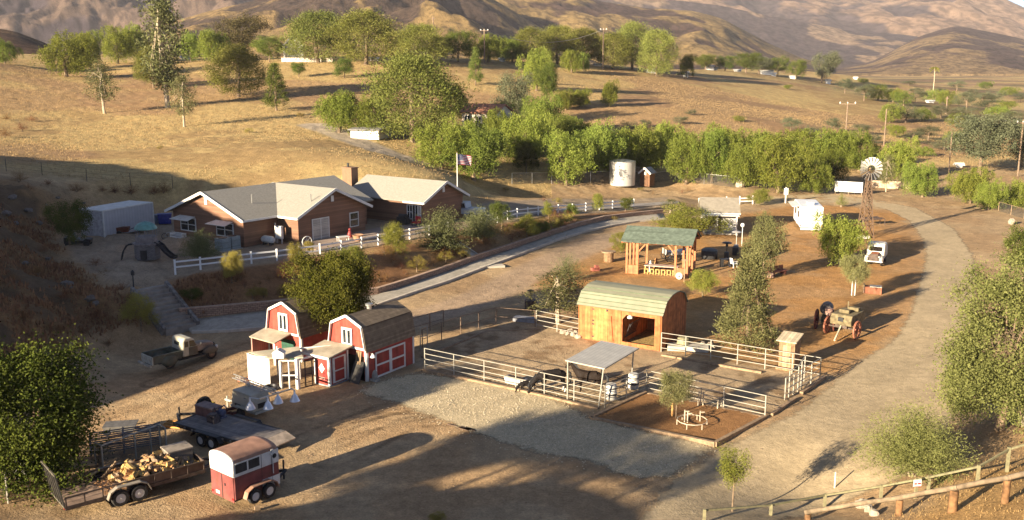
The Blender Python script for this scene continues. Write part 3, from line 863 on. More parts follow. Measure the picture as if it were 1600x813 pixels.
LM = {
 'pepper': leafmat('pepper_leaves', (0.125, 0.17, 0.028), (0.29, 0.325, 0.07), .4),
 'pine': leafmat('pine_needles', (0.11, 0.135, 0.026), (0.275, 0.275, 0.075), .25),
 'gum': leafmat('gum_leaves', (0.10, 0.115, 0.045), (0.22, 0.215, 0.095), .25),
 'cone': leafmat('fir_needles', (0.08, 0.12, 0.028), (0.17, 0.20, 0.05), .2),
 'oak': leafmat('oak_leaves', (0.075, 0.11, 0.022), (0.165, 0.19, 0.045), .25),
 'brown': leafmat('olive_brown_leaves', (0.085, 0.075, 0.03), (0.165, 0.14, 0.06), .2),
 'grey': leafmat('grey_green_leaves', (0.085, 0.10, 0.055), (0.17, 0.175, 0.10), .2),
 'dark': leafmat('dark_glossy_leaves', (0.022, 0.036, 0.008), (0.105, 0.12, 0.022), .08),
 'juniper': leafmat('juniper_sprays', (0.045, 0.058, 0.009), (0.165, 0.16, 0.03), .12),
 'fan': leafmat('feathery_leaves', (0.085, 0.10, 0.045), (0.19, 0.20, 0.085), .2),
 'lime': leafmat('fresh_yellow_green_leaves', (0.14, 0.165, 0.03), (0.31, 0.30, 0.065), .35),
 'yellow': leafmat('golden_green_leaves', (0.20, 0.17, 0.04), (0.40, 0.33, 0.085), .35),
 'rust': leafmat('rust_brown_twigs', (0.12, 0.055, 0.022), (0.26, 0.13, 0.055), .15),
 'casua': leafmat('olive_needles', (0.10, 0.105, 0.04), (0.225, 0.21, 0.085), .2),
 'feather': leafmat('pale_feathery_leaves', (0.15, 0.16, 0.06), (0.29, 0.28, 0.12), .3),
 'bough': leafmat('hanging_bough_leaves', (0.10, 0.12, 0.035), (0.225, 0.23, 0.08), .3),
 'palo': leafmat('palo_verde_twigs', (0.155, 0.175, 0.05), (0.31, 0.31, 0.11), .3),
}
BARK = mat('brown_bark', (0.20, 0.14, 0.09), .9, .3, 9)
PALE = mat('pale_bark', (0.42, 0.34, 0.24), .9, .25, 9)
GEN = {'pepper': (tree_pepper, 1.0), 'pine': (tree_pine, .75), 'gum': (tree_gum, .45), 'cone': (tree_cone, .45), 'oak': (tree_oak, 1.1), 'brown': (tree_oak, 1.2), 'grey': (tree_oak, 1.0),
       'dark': (tree_oak, 1.0), 'juniper': (tree_oak, 1.1), 'fan': (tree_fan, 1.3), 'lime': (tree_oak, 1.0), 'yellow': (tree_oak, .95), 'rust': (tree_fan, 1.5), 'palo': (tree_fan, 1.2), 'casua': (tree_cone, .55), 'feather': (tree_oak, 1.0), 'bough': (tree_oak, .8)}
TPL = {}
def template(kind, var, asp=None, **kw):
    key = (kind, var, asp, tuple(sorted(kw.items())))
    if key not in TPL:
        fn, a0 = GEN[kind]
        V, tone, tr = fn(hash((kind[0], len(kind), var)) % 9973 if False else (sum(map(ord, kind)) * 31 + var * 101), asp=asp or a0, **kw)
        F = np.arange(len(V)).reshape(-1, 4)
        co = rawmesh('crown', V, F, LM[kind], attr={'leaf': tone})
        to = tr.build('trunk', PALE if kind in ('gum', 'palo') else BARK, smooth=True)
        cm, tm = co.data, to.data
        bpy.data.objects.remove(co); bpy.data.objects.remove(to)
        TPL[key] = (cm, tm, asp or a0, float(V[:, 2].max()))
    return TPL[key]

def height_at(p, vt):
    lo, hi = 0.05, 80.0
    for _ in range(40):
        m = (lo + hi) / 2
        if proj((p[0], p[1], p[2] + m))[1] > vt: lo = m
        else: hi = m
    return lo

_tr = random.Random(11)
WF = {'pepper': 1.15, 'pine': 1.12, 'oak': 1.1, 'gum': 1.15, 'grey': 1.1, 'cone': 1.1, 'lime': 1.1, 'brown': 1.1}
def plant(name, kind, u, vb, vt, w, label, cat='tree', group=None, var=None, d=None, p=None, asp=None, rz=None, **kw):
    if p is None and d is None:
        p = GS(u, vb)
    if p is None:
        q = W(u, vb, d); p = drop(q)
    h = height_at(p, vt); f = p.y * CT - (p.z - CH) * ST
    wid = w / FP * f * WF.get(kind, 1.0)
    cm, tm, a0, mz = template(kind, _tr.randrange(6 if kind == 'pepper' else 4) if var is None else var, asp, **kw)
    h = h / mz
    t = thing(name, label, cat, p, _tr.uniform(0, 6.28) if rz is None else rz, group)
    s = wid / (a0 * 1.0); t.scale = (s, s, h)
    c = bpy.data.objects.new('crown', cm); C.objects.link(c); c.parent = t
    k = bpy.data.objects.new('trunk', tm); C.objects.link(k); k.parent = t
    return t

SKY_ = 'trees along the ridge above the field'
BELT = 'pepper trees in the belt below the golden hill'
TREES = [
 ('pepper_tree','pepper',8,100,55,52,'bright green pepper tree cut by the left edge of the ridge',SKY_),
 ('pepper_tree','pepper',104,120,42,84,'big round bright green pepper tree, leftmost whole tree on the ridge',SKY_),
 ('pepper_tree','pepper',141,107,44,48,'narrower pepper tree touching the big round one on the ridge',SKY_),
 ('pepper_tree','pepper',184,100,36,62,'pepper tree with a dark short trunk on the ridge',SKY_),
 ('pepper_tree','pepper',216,97,34,52,'pepper tree behind the tall thin gum tree',SKY_),
 ('pine_tree','pine',240,137,66,46,'small yellow green pine in front of the tall thin gum',SKY_),
 ('pepper_tree','pepper',299,97,45,46,'pepper tree just right of the tall gum on the ridge',SKY_),
 ('pepper_tree','pepper',334,98,42,56,'wide green pepper tree in front of the brown spreading tree',SKY_),
 ('spreading_tree','brown',366,90,14,112,'wide olive brown spreading tree high on the ridge',SKY_),
 ('pine_tree','pine',373,152,64,74,'bushy yellow green pine standing in the dry field',SKY_),
 ('conifer','cone',432,173,94,40,'narrow cone shaped conifer in the middle of the dry field',SKY_),
 ('leafy_tree','oak',421,97,51,52,'dark leafy tree in front of the white gabled house',SKY_),
 ('leafy_bush','oak',467,121,95,28,'small green bush below the white gabled house',SKY_),
 ('pine_tree','pine',497,98,8,88,'tall broad pine, left one of the big pair on the ridge',SKY_),
 ('pine_tree','pine',572,101,9,92,'tall broad dark sided pine, right one of the big pair on the ridge',SKY_),
 ('leafy_tree','oak',538,122,87,38,'small round dark green tree below the pair of big pines',SKY_),
 ('conifer','cone',743,133,70,24,'slim cone shaped conifer above the dark shaded bank',SKY_),
 ('pine_tree','pine',655,103,30,74,'pine with a rounded top behind the giant pine',SKY_),
 ('leafy_tree','oak',688,97,50,46,'green tree in the gap right of the rounded pine',SKY_),
 ('leafy_tree','oak',716,97,41,58,'dark green tree beside the white lamp poles on the ridge',SKY_),
 ('pepper_tree','pepper',762,98,50,58,'light green tree beside the slim conifer on the ridge',SKY_),
 ('pepper_tree','pepper',801,98,54,46,'light yellow green tree near the middle of the ridge',SKY_),
 ('pine_tree','pine',829,100,38,50,'pine at the left end of the skyline row',SKY_),
 ('pine_tree','pine',871,100,33,62,'second pine from the left in the skyline row',SKY_),
 ('pine_tree','pine',910,101,39,56,'pine left of the tall power pole in the skyline row',SKY_),
 ('pine_tree','pine',958,101,46,52,'pine right of the tall power pole in the skyline row',SKY_),
 ('pine_tree','pine',988,103,28,58,'tallest pine of the skyline row',SKY_),
 ('pine_tree','pine',1026,107,39,50,'flat topped pine at the right end of the skyline row',SKY_),
 ('leafy_bush','dark',1073,113,82,34,'dark round bush at the right end of the skyline row',SKY_),
 ('pepper_tree','pepper',893,114,76,32,'small pepper tree at the crest left of the power pole',SKY_),
 ('pepper_tree','pepper',912,112,80,20,'smallest pepper tree at the crest left of the power pole',SKY_),
 ('pine_tree','pine',645,222,70,126,'giant bushy yellow green pine in the middle of the picture',None),
 ('leafy_tree','dark',708,196,124,48,'dark tree in the shadow of the giant pine',None),
 ('pepper_tree','pepper',530,207,136,76,'round light green pepper tree left of the giant pine',None),
 ('pepper_tree','pepper',580,212,140,62,'olive green pepper tree over the white garage',None),
 ('leafy_tree','grey',800,197,105,62,'dark grey green tree above the tiled roof',None),
 ('pepper_tree','pepper',838,142,70,58,'yellow green tree on the shoulder of the golden hill',None),
 ('leafy_tree','oak',857,168,88,40,'dark green tree below the yellow green one on the hill shoulder',None),
 ('pepper_tree','pepper',952,167,122,30,'lone small pepper tree on the golden slope',None),
 ('pepper_tree','pepper',906,168,136,38,'small pepper tree left of the lone one on the golden slope',None),
 ('pepper_tree','pepper',884,172,136,34,'small dark pepper tree by the edge of the golden slope',None),
 ('pepper_tree','pepper',690,264,172,92,'pepper tree beside the track to the garage',BELT),
 ('pepper_tree','pepper',740,281,180,98,'weeping pepper tree behind the flag',BELT),
 ('pepper_tree','pepper',820,258,168,84,'pepper tree with a dark gap on its left in the belt',BELT),
 ('pepper_tree','pepper',852,215,140,72,'pepper tree standing highest in the belt',BELT),
 ('pepper_tree','pepper',885,290,193,84,'pepper tree directly left of the water tank',BELT),
 ('pepper_tree','pepper',930,272,184,84,'yellow green pepper tree behind the left side of the water tank',BELT),
 ('pepper_tree','pepper',975,266,188,72,'pepper tree directly behind the water tank',BELT),
 ('pepper_tree','pepper',1014,270,198,64,'pepper tree behind the brown pump house',BELT),
 ('pepper_tree','pepper',1072,288,194,80,'pepper tree behind the wire fence right of the pump house',BELT),
 ('pepper_tree','pepper',1112,286,198,66,'pepper tree behind the middle of the wire fence',BELT),
 ('pepper_tree','pepper',1161,293,206,86,'pepper tree at the end of the wire fence',BELT),
 ('pepper_tree','pepper',1216,302,200,92,'big pepper tree right of the end of the wire fence',BELT),
 ('pepper_tree','pepper',1272,302,234,62,'low pepper tree left of the white blank board',BELT),
 ('pepper_tree','pepper',1250,258,190,84,'pepper tree in the back row above the low one',BELT),
 ('pepper_tree','pepper',1302,264,194,84,'pepper tree in the back row above the white blank board',BELT),
 ('pepper_tree','pepper',1342,268,200,72,'pepper tree in the back row behind the windmill wheel',BELT),
 ('pepper_tree','pepper',1188,258,196,72,'pepper tree in the back row left of the utility pole',BELT),
 ('pepper_tree','pepper',1130,255,196,70,'pepper tree in the back row behind the wire fence',BELT),
 ('pepper_tree','pepper',1040,258,190,64,'pepper tree in the back row right of the tank',BELT),
 ('pepper_tree','pepper',770,240,160,66,'pepper tree above the weeping one by the flag',BELT),
 ('pepper_tree','pepper',1402,284,215,58,'pepper tree right of the windmill wheel',BELT),
 ('young_tree','gum',1384,300,240,26,'thin young tree beside the road right of the windmill',None),
 ('pepper_tree','pepper',1441,308,247,58,'round pepper tree on the outer bank of the road, left of the two',None),
 ('pepper_tree','pepper',1515,318,258,72,'wide pepper tree on the outer bank of the road, with the white box behind it',None),
 ('pepper_tree','pepper',1544,328,274,48,'pepper tree leaning against the wide one on the outer bank',None),
 ('pepper_tree','pepper',1594,326,276,46,'pepper tree cut by the right edge beside the outer bank',None),
 ('olive_tree','grey',1530,272,168,112,'wide grey olive tree in front of the right hand power pole',None),
 ('olive_tree','grey',1596,262,176,60,'grey olive tree cut by the right edge behind the power pole',None),
 ('young_tree','gum',163,177,90,46,'sparse grey green young tree alone in the dry field at the left',None),
 ('young_tree','gum',288,198,114,42,'thin sparse tree at the foot of the tall gum',None),
 ('gum_tree','grey',1285,110,76,50,'pale gum tree at the far end of the hill top road',None),
 ('leafy_tree','oak',1216,107,84,38,'far green tree beside the white sheds on the hill',None),
 ('leafy_tree','oak',1166,103,79,46,'far dark tree among the white houses on the hill',None),
 ('palm_tree',None,1457,152,102,12,'tall thin palm standing in the far valley',None),
 ('pepper_tree','pepper',1311,412,328,78,'round pepper tree right of the white caravan',None),
 ('young_tree','feather',1333,464,388,52,'young round crowned tree tied between two white stakes',None),
 ('leafy_tree','oak',1598,442,342,84,'leafy tree cut by the right edge above the big pepper tree',None),
 ('young_tree','feather',1056,655,568,64,'small round crowned tree tied to a stake in the earth bed',None),
 ('leafy_tree','feather',1192,440,324,66,'dense olive tree behind the lumpy column tree',None),
 ('young_tree','lime',1098,464,416,48,'small bright green twin stemmed tree by the pavilion corner',None),
 ('leafy_tree','oak',1102,106,82,40,'far tree beside the white house on the hill top',None),
 ('leafy_tree','oak',1133,107,84,38,'far tree left of the dark far tree on the hill top',None),
 ('leafy_tree','grey',1186,108,86,40,'far grey tree right of the dark far tree on the hill top',None),
 ('leafy_tree','oak',1244,110,90,32,'far tree just left of the pale gum on the hill top',None),
 ('pepper_tree','pepper',780,222,156,66,'pepper tree left of the grey green one above the tiled roof',None),
 ('pepper_tree','pepper',832,240,160,72,'pepper tree in the thick of the belt above the dark gap',None),
 ('leafy_tree','oak',868,250,172,64,'dark green tree filling the belt left of the tank',None),
 ('pepper_tree','pepper',905,245,178,66,'pepper tree at the top of the belt above the tank',None),
 ('leafy_tree','oak',768,262,196,60,'dark green tree behind the weeping one by the flag',None),
 ('pepper_tree','pepper',722,240,186,64,'pepper tree between the giant pine and the flag',None),
 ('leafy_tree','dark',822,270,215,46,'dark tree in the gap of the belt',None),
 ('leafy_tree','dark',1002,268,214,50,'dark tree in the shade behind the pump house',None),
 ('leafy_tree','dark',1302,290,226,50,'dark tree in the shade behind the white blank board',None),
 ('mulberry_tree','lime',1078,372,314,104,'wide yellow green tree behind the pavilion',None),
 ('thin_tree','gum',872,505,418,92,'sparse wide tree beside the wooden shed',None),
 ('young_tree','fan',886,440,390,60,'spiky green tree behind the sparse one by the drive',None),
 ('young_tree','lime',970,395,360,32,'little bright tree left of the pavilion',None),
 ('young_tree','lime',1187,320,290,34,'small tree at the entrance of the drive',None),
 ('young_tree','palo',1314,324,298,22,'tiny wispy tree under the white blank board',None),
 ('leafy_tree','dark',110,388,304,68,'dark green tree beside the pale container in the shade',None),
 ('leafy_tree','oak',784,358,312,38,'dark green small tree at the end of the white fence by the parked pickup',None),
 ('leafy_tree','lime',823,372,330,40,'small yellow green tree with pale stem above the drive',None),
 ('young_tree','lime',857,342,311,20,'tiny round tree, first along the upper drive',None),
 ('young_tree','oak',893,341,315,26,'round dark green tree, second along the upper drive',None),
 ('young_tree','lime',935,330,300,18,'thin tree beside the upper drive behind the white fence',None),
 ('young_tree','oak',977,331,306,24,'round tree, third along the upper drive',None),
 ('young_tree','gum',1047,333,309,26,'grey green tree, last along the upper drive',None),
]
for nm, kd, u, vb, vt, w, lb, gp in TREES:
    if kd is None:
        p = G(u, vb); V, tone, tr = tree_palm(3); h = height_at(p, vt)
        t = thing(nm, lb, 'palm tree', p); t.scale = (h, h, h)
        rawmesh('crown', V, np.arange(len(V)).reshape(-1, 4), LM['lime'], t, attr={'leaf': tone}); tr.build('trunk', PALE, t, smooth=True)
    else:
        kw = dict(low=.42, leaf=.024, r0=.013) if nm == 'young_tree' and kd == 'feather' else {}
        plant(nm, kd, u, vb, vt + ((u * 13) % 17 - 8 if gp == BELT else 0), w, lb, 'bush' if 'bush' in nm else 'tree', gp, **kw)
# the tall gum on the left ridge
plant('gum_tree', 'gum', 262, 168, -28, 62, 'very tall thin gum tree reaching the top edge of the picture', 'tree', var=7, asp=.33, dens=1.5, low=.22)
# trees of the yard with crowns of their own
plant('shade_tree', 'dark', 60, 756, 518, 236, 'large dark leafy tree at the left edge above the wood trailer', 'tree', var=9, asp=1.0, dens=1.7, low=.03, leaf=.021, per=190, rad=(.07, .13), lobes=22, size=(.16, .30), core=.7)
plant('juniper_tree', 'juniper', 523, 547, 384, 160, 'round multi stemmed juniper between the two red barns', 'tree', var=10, asp=1.12, dens=2.2, low=.16, forks=4, leaf=.019, per=170, rad=(.05, .10), lobes=20, size=(.18, .3), core=.68)
plant('pepper_tree', 'bough', 1562, 672, 384, 214, 'big pepper tree filling the right edge above the log fence', 'tree', var=12, asp=.8, dens=2.2, low=.04, leaf=.015, per=150, rad=(.05, .10), lobes=26, size=(.15, .30), core=.66)
plant('palo_verde', 'palo', 1425, 744, 622, 172, 'wispy pale green palo verde behind the red and white sign', 'tree', var=13, asp=1.25, dens=5.0, per=40, droop=.5, L=.036, Wd=.007)
plant('column_tree', 'casua', 1167, 548, 386, 104, 'lumpy olive green column tree right of the wooden shed', 'tree', var=14, asp=.62, dens=1.6)
plant('sapling', 'lime', 1144, 800, 690, 50, 'thin pale green sapling alone at the lower edge', 'tree', var=15, asp=.46, dens=.8, low=.38, leaf=.02, per=40, rad=(.05, .09), r0=.011)
plant('young_tree', 'yellow', 221, 518, 455, 62, 'golden green tree in front of the stone steps', 'tree', var=16, asp=1.0, dens=.7, low=.3)
# shrubs round the house and on the bank
SHR = [
 ('spiky_shrub','fan',314,408,354,70,'upright spiky shrub in front of the left house window',None),
 ('leafy_shrub','yellow',362,442,390,42,'yellow shrub in front of the white rail fence, leftmost',None),
 ('leafy_shrub','yellow',463,420,376,30,'yellow shrub at the white fence below the sliding door',None),
 ('leafy_shrub','lime',551,418,380,42,'low shrub below the white fence near the stone pot',None),
 ('leafy_shrub','lime',618,398,345,46,'rounded olive shrub in front of the patio',None),
 ('mesquite_bush','fan',693,394,316,98,'broad feathery green bush over the white fence, left of the pair',None),
 ('mesquite_bush','fan',752,376,318,80,'darker feathery bush hiding the parked pickup, right of the pair',None),
 ('leafy_shrub','dark',300,474,448,34,'low dark green shrub on the shaded bank',None),
 ('round_shrub','yellow',412,466,448,20,'small round yellow shrub alone on the bank',None),
 ('round_shrub','yellow',876,356,340,16,'small yellow green shrub beside the upper drive',None),
 ('leafy_shrub','oak',845,368,345,38,'green shrub on the bank right of the yellow green tree',None),
 ('leafy_shrub','yellow',482,395,376,22,'bright yellow shrub against the house wall by the sliding door',None),
 ('leafy_shrub','lime',455,505,480,18,'small shrub between the two barns',None),
]
for nm, kd, u, vb, vt, w, lb, gp in SHR: plant(nm, kd, u, vb, vt, w, lb, 'shrub', gp, **(dict(dens=3.0) if kd == 'fan' else {}))
_q = random.Random(4)
RUST = 'rust brown dry shrubs on the bank'
for k in range(95):
    t_ = _q.random(); u = 330 + 560 * t_; top = np.interp(u, [330, 430, 565, 668, 760, 870], [436, 420, 400, 380, 362, 345]); bot = np.interp(u, [330, 430, 590, 750, 870], [490, 478, 452, 402, 362])
    v = top + (bot - top) * _q.uniform(.05, .9)
    if u < 480 and _q.random() < .6: continue
    kd = 'rust' if _q.random() < .75 else 'yellow'
    h = _q.uniform(9, 27)
    plant('dry_shrub', kd, u, v, v - h, h * 1.5, 'small rust brown shrub on the bank above the drive' if kd == 'rust' else 'small straw yellow shrub on the bank above the drive', 'shrub', RUST if kd == 'rust' else 'straw yellow shrubs on the bank', dens=.35)
HB = 'dark dry bushes on the shaded slopes'
for u, v, h, w in [(30,285,22,40),(45,300,16,26),(120,300,16,40),(180,302,15,34),(205,304,18,40),(240,304,17,40),(256,302,22,30),(160,300,12,22),(75,290,12,24),(8,215,20,30),(35,205,16,26),(50,190,12,26),(10,188,12,24),
                   (60,430,18,40),(100,470,20,44),(150,500,18,36),(40,500,18,40),(130,520,16,34),(190,455,16,40),(205,470,16,30),(165,430,12,40),(150,415,14,40),(95,520,16,36),(20,440,16,36),(70,395,18,30),(120,445,14,30),(170,540,14,30)]:
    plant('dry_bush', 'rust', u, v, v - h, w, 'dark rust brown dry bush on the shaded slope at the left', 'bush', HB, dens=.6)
# scrub of the far valley and hill
FAR = 'far scrub bushes in the valley'
for u, v, h, w in [(1320,146,25,28),(1350,158,30,30),(1372,158,28,34),(1395,160,24,30),(1412,166,26,32),(1390,192,34,36),(1415,192,32,40),(1440,190,24,34),(1495,142,18,26),(1460,160,22,30),(1480,165,26,36),(1510,170,28,40),
                   (1550,160,20,32),(1575,150,16,30),(1245,121,13,16),(1300,205,22,26),(1470,185,22,30),(1500,200,26,34),(1430,160,20,28),(1580,195,24,36),(1560,215,26,40),(1235,205,24,30),(1270,215,20,26),(1540,140,14,24),
                   (985,205,18,26),(1010,200,14,20),(1060,195,14,24),(1155,190,10,18),(1345,210,18,30),(1365,225,16,28),(1400,215,22,34),(1425,225,20,34),(1450,220,26,40),(1475,235,22,36),(1500,228,26,40),(1530,205,28,46),(1560,190,26,44),(1590,215,28,44),(1410,245,18,30),(1445,245,18,30),(1545,175,20,36),(1520,152,14,26),(1570,172,16,30),(1595,160,16,30),(1385,150,14,26),(1465,148,12,24),(1430,148,12,24),(1505,185,20,36),(1535,160,16,30),(1330,225,20,26),(1080,180,10,16),(1420,135,10,20),(1350,130,8,16),(1230,140,8,14)]:
    gr = _q.random() < .45
    plant('valley_bush', 'pepper' if gr else 'grey', u, v, v - h, w * 1.15, 'far green bush in the valley beyond the golden hill' if gr else 'far grey bush in the valley beyond the golden hill', 'bush', FAR + (', green ones' if gr else ', grey ones'), dens=.5)
WB = 'small weeds beside the upper drive'
for u, v, h, w in [(790,300,8,16),(850,315,9,20),(870,318,10,22),(930,312,8,16),(1020,305,10,16),(1065,303,9,14),(1075,300,10,20),(1000,300,8,14),(960,345,8,14),(905,350,8,14),(780,325,9,18),(250,235,8,14),(390,208,8,20),(470,185,10,18)]:
    plant('weed_clump', 'rust' if _q.random() < .5 else 'yellow', u, v, v - h, w, 'low dry weed clump on bare earth beyond the drive', 'weed', WB, dens=.3)
# trees and a bluff out of the frame at the left whose shade falls across the yard
SHD = 'trees on the bluff behind the yard'
for x, y, h, w in [(-37,16,3.2,5),(-34.5,18,4.6,5),(-32,19,4.8,5),(-29.5,19,4.2,5),(-27,19.5,3.2,4.5),(-24,19,2.8,4),(-21.5,18,2.4,4),(-31,21.5,4.4,5)]:
    cm, tm, a0, mz = template('oak', _tr.randrange(4))
    t = thing('shade_tree', 'leafy tree on the bluff below the yard, shading its lower edge', 'tree', drop((x, y, 0)), _tr.uniform(0, 6), SHD); t.scale = (w / a0, w / a0, h)
    c = bpy.data.objects.new('crown', cm); C.objects.link(c); c.parent = t
    k = bpy.data.objects.new('trunk', tm); C.objects.link(k); k.parent = t
# ------------------------------------------------------------------ building materials
SIDING = mat('brown_lap_siding', (0.215, 0.112, 0.068), .75, .08, .6, pattern='lap', axis='Z', pscale=5.0, pcol=(0.14, 0.068, 0.04))
SHINGLE = mat('grey_tan_shingles', (0.31, 0.285, 0.24), .9, .08, 5)
DKSHING = mat('dark_brown_shingles', (0.20, 0.15, 0.10), .9, .15, 3, pattern='lap', axis='Z', pscale=8, pcol=(0.10, 0.08, 0.06))
WHITE = mat('white_paint', (0.70, 0.68, 0.64), .55, .05, 2)
OFFW = mat('weathered_white_paint', (0.66, 0.64, 0.59), .6, .10, 2, dirt=.15)
GLASS = glass()
BLIND = mat('pale_window_blinds', (0.42, 0.40, 0.36), .6, .1, 1, pattern='lap', axis='Z', pscale=12)
REDP = mat('barn_red_paint', (0.36, 0.055, 0.038), .75, .16, 2.2, pattern='planks', axis='X', dirt=.35, pscale=4.2, pcol=(0.26, 0.04, 0.028))
REDY = mat('barn_red_paint_side', (0.34, 0.05, 0.036), .75, .16, 2.2, pattern='planks', axis='Y', dirt=.35, pscale=4.2, pcol=(0.26, 0.04, 0.028))
CEDAR = mat('orange_cedar_boards', (0.42, 0.145, 0.052), .8, .22, 2.5, pattern='planks', axis='X', pscale=4.5, pcol=(0.22, 0.075, 0.022))
CEDARY = mat('orange_cedar_boards_end', (0.43, 0.15, 0.05), .8, .2, 2.5, pattern='planks', axis='Y', pscale=4.5, pcol=(0.22, 0.075, 0.022))
REDWOOD = mat('redwood_posts', (0.47, 0.17, 0.075), .7, .15, 4)
GREENRF = mat('sage_green_roof', (0.235, 0.23, 0.16), .7, .06, 1.5)
GREENSH = mat('green_shingles', (0.12, 0.15, 0.115), .85, .2, 3, pattern='lap', axis='Z', pscale=8, pcol=(0.095, 0.12, 0.09))
GALV = mat('galvanised_steel', (0.55, 0.54, 0.50), .32, .06, 1.5, metal=.75)
PIPE = mat('pale_steel_pipe', (0.40, 0.37, 0.31), .5, .10, 3, metal=.2)
RUSTPIPE = mat('rusty_pipe', (0.17, 0.115, 0.08), .8, .25, 5)
TIMBER = mat('weathered_timber', (0.30, 0.205, 0.125), .85, .22, 5)
OLDWOOD = mat('old_brown_wood', (0.27, 0.165, 0.09), .85, .22, 4, pattern='planks', axis='X', pscale=5)
DARKM = mat('dark_metal', (0.03, 0.03, 0.032), .5, .3, 3)
CONC = mat('pale_concrete', (0.47, 0.42, 0.345), .9, .10, 1.2, bump=.2)
TANRF = mat('tan_roll_roofing', (0.40, 0.35, 0.26), .9, .14, 1.2, dirt=.25)
STEELRF = mat('grey_steel_sheet', (0.50, 0.47, 0.41), .5, .08, 1.5, metal=.3, pattern='ribs', axis='X', pscale=4.0, pcol=(0.36, 0.34, 0.30))

def window(par, x0, x1, z0, z1, y, nx=2, nz=1, gl=None, fw=.09, name='window', out=-1):
    """a window in a wall that faces -y (out=-1) : frame ring, mullions, one pane behind"""
    o = y + out * .05
    f = MB()
    f.b(x0 - fw, x1 + fw, o - .04, o + .04, z0 - fw, z0); f.b(x0 - fw, x1 + fw, o - .04, o + .04, z1, z1 + fw)
    f.b(x0 - fw, x0, o - .039, o + .039, z0, z1); f.b(x1, x1 + fw, o - .039, o + .039, z0, z1)
    for i in range(1, nx): c = x0 + (x1 - x0) * i / nx; f.b(c - fw * .45, c + fw * .45, o - .035, o + .035, z0, z1)
    for i in range(1, nz): c = z0 + (z1 - z0) * i / nz; f.b(x0, x1, o - .025, o + .025, c - fw * .35, c + fw * .35)
    w = f.build(name, WHITE, par)
    g = MB(); g.b(x0, x1, o - .005, o + .012, z0, z1); g.build('pane', gl or GLASS, w)
    return w

def turned(par, rz, loc=(0, 0, 0)):
    """a wall plane of its own under a building: local x along the wall, -y outwards"""
    return Matrix.Translation(loc) @ Matrix.Rotation(rz, 4, 'Z')

def place(o, M):
    o.matrix_local = M; return o

# ------------------------------------------------------------------ the brown house
HA = R(-35)                                            # direction A of the house in the world
ax = Vector((math.cos(HA), math.sin(HA), 0)); bx_ = Vector((-math.sin(HA), math.cos(HA), 0))
L0 = P(273, 369, 3.0); WL = reach(L0, HA, 382); DL = 17.0
house = thing('house', 'long brown house with pale grey gabled roofs and a chimney on the terrace', 'house', L0, HA)
EH, RH = 2.75, 2.1                                    # eave height, ridge rise
def loc_of(p):
    q = p - L0; return (q.dot(ax), q.dot(bx_))
r0 = loc_of(P(467, 381, 3.0)); RWx, RW0 = r0
RWL = reach(P(467, 381, 3.0), HA + math.pi / 2, 571); RW1 = RW0 + RWL
f0 = P(662, 352, 3.0); fx, fy = loc_of(f0)
FY0 = max(RW1 + 1.0, fy); FY1 = FY0 + 7.0
FX1 = None
lo, hi = RWx, RWx + 40
for _ in range(50):
    m_ = (lo + hi) / 2; q_ = L0 + ax * m_ + bx_ * FY0
    if proj(q_)[0] < 662: lo = m_
    else: hi = m_
FX1 = lo
def gable_y(mb, x0, x1, y0, y1, eh, rise, mi=0):       # ridge along y, gable ends at y0 and y1
    xm = (x0 + x1) / 2
    mb.prism([(x0, -.3), (x1, -.3), (x1, eh), (xm, eh + rise), (x0, eh)], y0, y1, 'Y', mi)
def gable_x(mb, x0, x1, y0, y1, eh, rise, mi=0):
    ym = (y0 + y1) / 2
    mb.prism([(y0, -.3), (y1, -.3), (y1, eh), (ym, eh + rise), (y0, eh)], x0, x1, 'X', mi)
w_ = MB(); gable_y(w_, 0, WL, 0, DL, EH, RH)
w_.build('wall', SIDING, house)
w_ = MB(); gable_x(w_, WL * .5, RWx, RW0, RW1, EH, RH); w_.build('wall', SIDING, house)
w_ = MB(); gable_x(w_, WL * .5, FX1, FY0, FY1, EH - .05, RH * .8); w_.build('wall', SIDING, house)
def roof_y(x0, x1, y0, y1, eh, rise, ov=.55, th=.16):
    xm = (x0 + x1) / 2; k = rise / (xm - x0); mb = MB()
    for s in (-1, 1):
        xe = xm + s * (xm - x0 + ov); ze = eh - ov * k
        mb.slab([(xe, y0 - ov, ze + th), (xm, y0 - ov, eh + rise + th), (xm, y1 + ov, eh + rise + th), (xe, y1 + ov, ze + th)], th)
    return mb
def roof_x(x0, x1, y0, y1, eh, rise, ov=.55, th=.16):
    ym = (y0 + y1) / 2; k = rise / (ym - y0); mb = MB()
    for s in (-1, 1):
        ye = ym + s * (ym - y0 + ov); ze = eh - ov * k
        mb.slab([(x0 - ov, ye, ze + th), (x0 - ov, ym, eh + rise + th), (x1 + ov, ym, eh + rise + th), (x1 + ov, ye, ze + th)], th)
    return mb
def barge_y(mb, x0, x1, y, eh, rise, ov=.55, th=.16):
    xm = (x0 + x1) / 2; k = rise / (xm - x0)
    for s in (-1, 1):
        mb.beam((xm + s * (xm - x0 + ov + .04), y - ov - .03, eh - (ov + .04) * k + .07), (xm, y - ov - .03, eh + rise + .07), .06, .26)
def barge_x(mb, y0, y1, x, eh, rise, ov=.55):
    ym = (y0 + y1) / 2; k = rise / (ym - y0)
    for s in (-1, 1):
        mb.beam((x + ov + .03, ym + s * (ym - y0 + ov + .04), eh - (ov + .04) * k + .07), (x + ov + .03, ym, eh + rise + .07), .06, .26)
rf = roof_y(0, WL, 0, DL, EH, RH).build('roof', SHINGLE, house)
t_ = MB(); barge_y(t_, 0, WL, 0, EH, RH); k_ = RH / (WL / 2)
t_.beam((WL + .6, -.55, EH - .55 * k_ + .05), (WL + .6, RW0 - .3, EH - .55 * k_ + .05), .08, .2); t_.build('bargeboard', WHITE, rf)
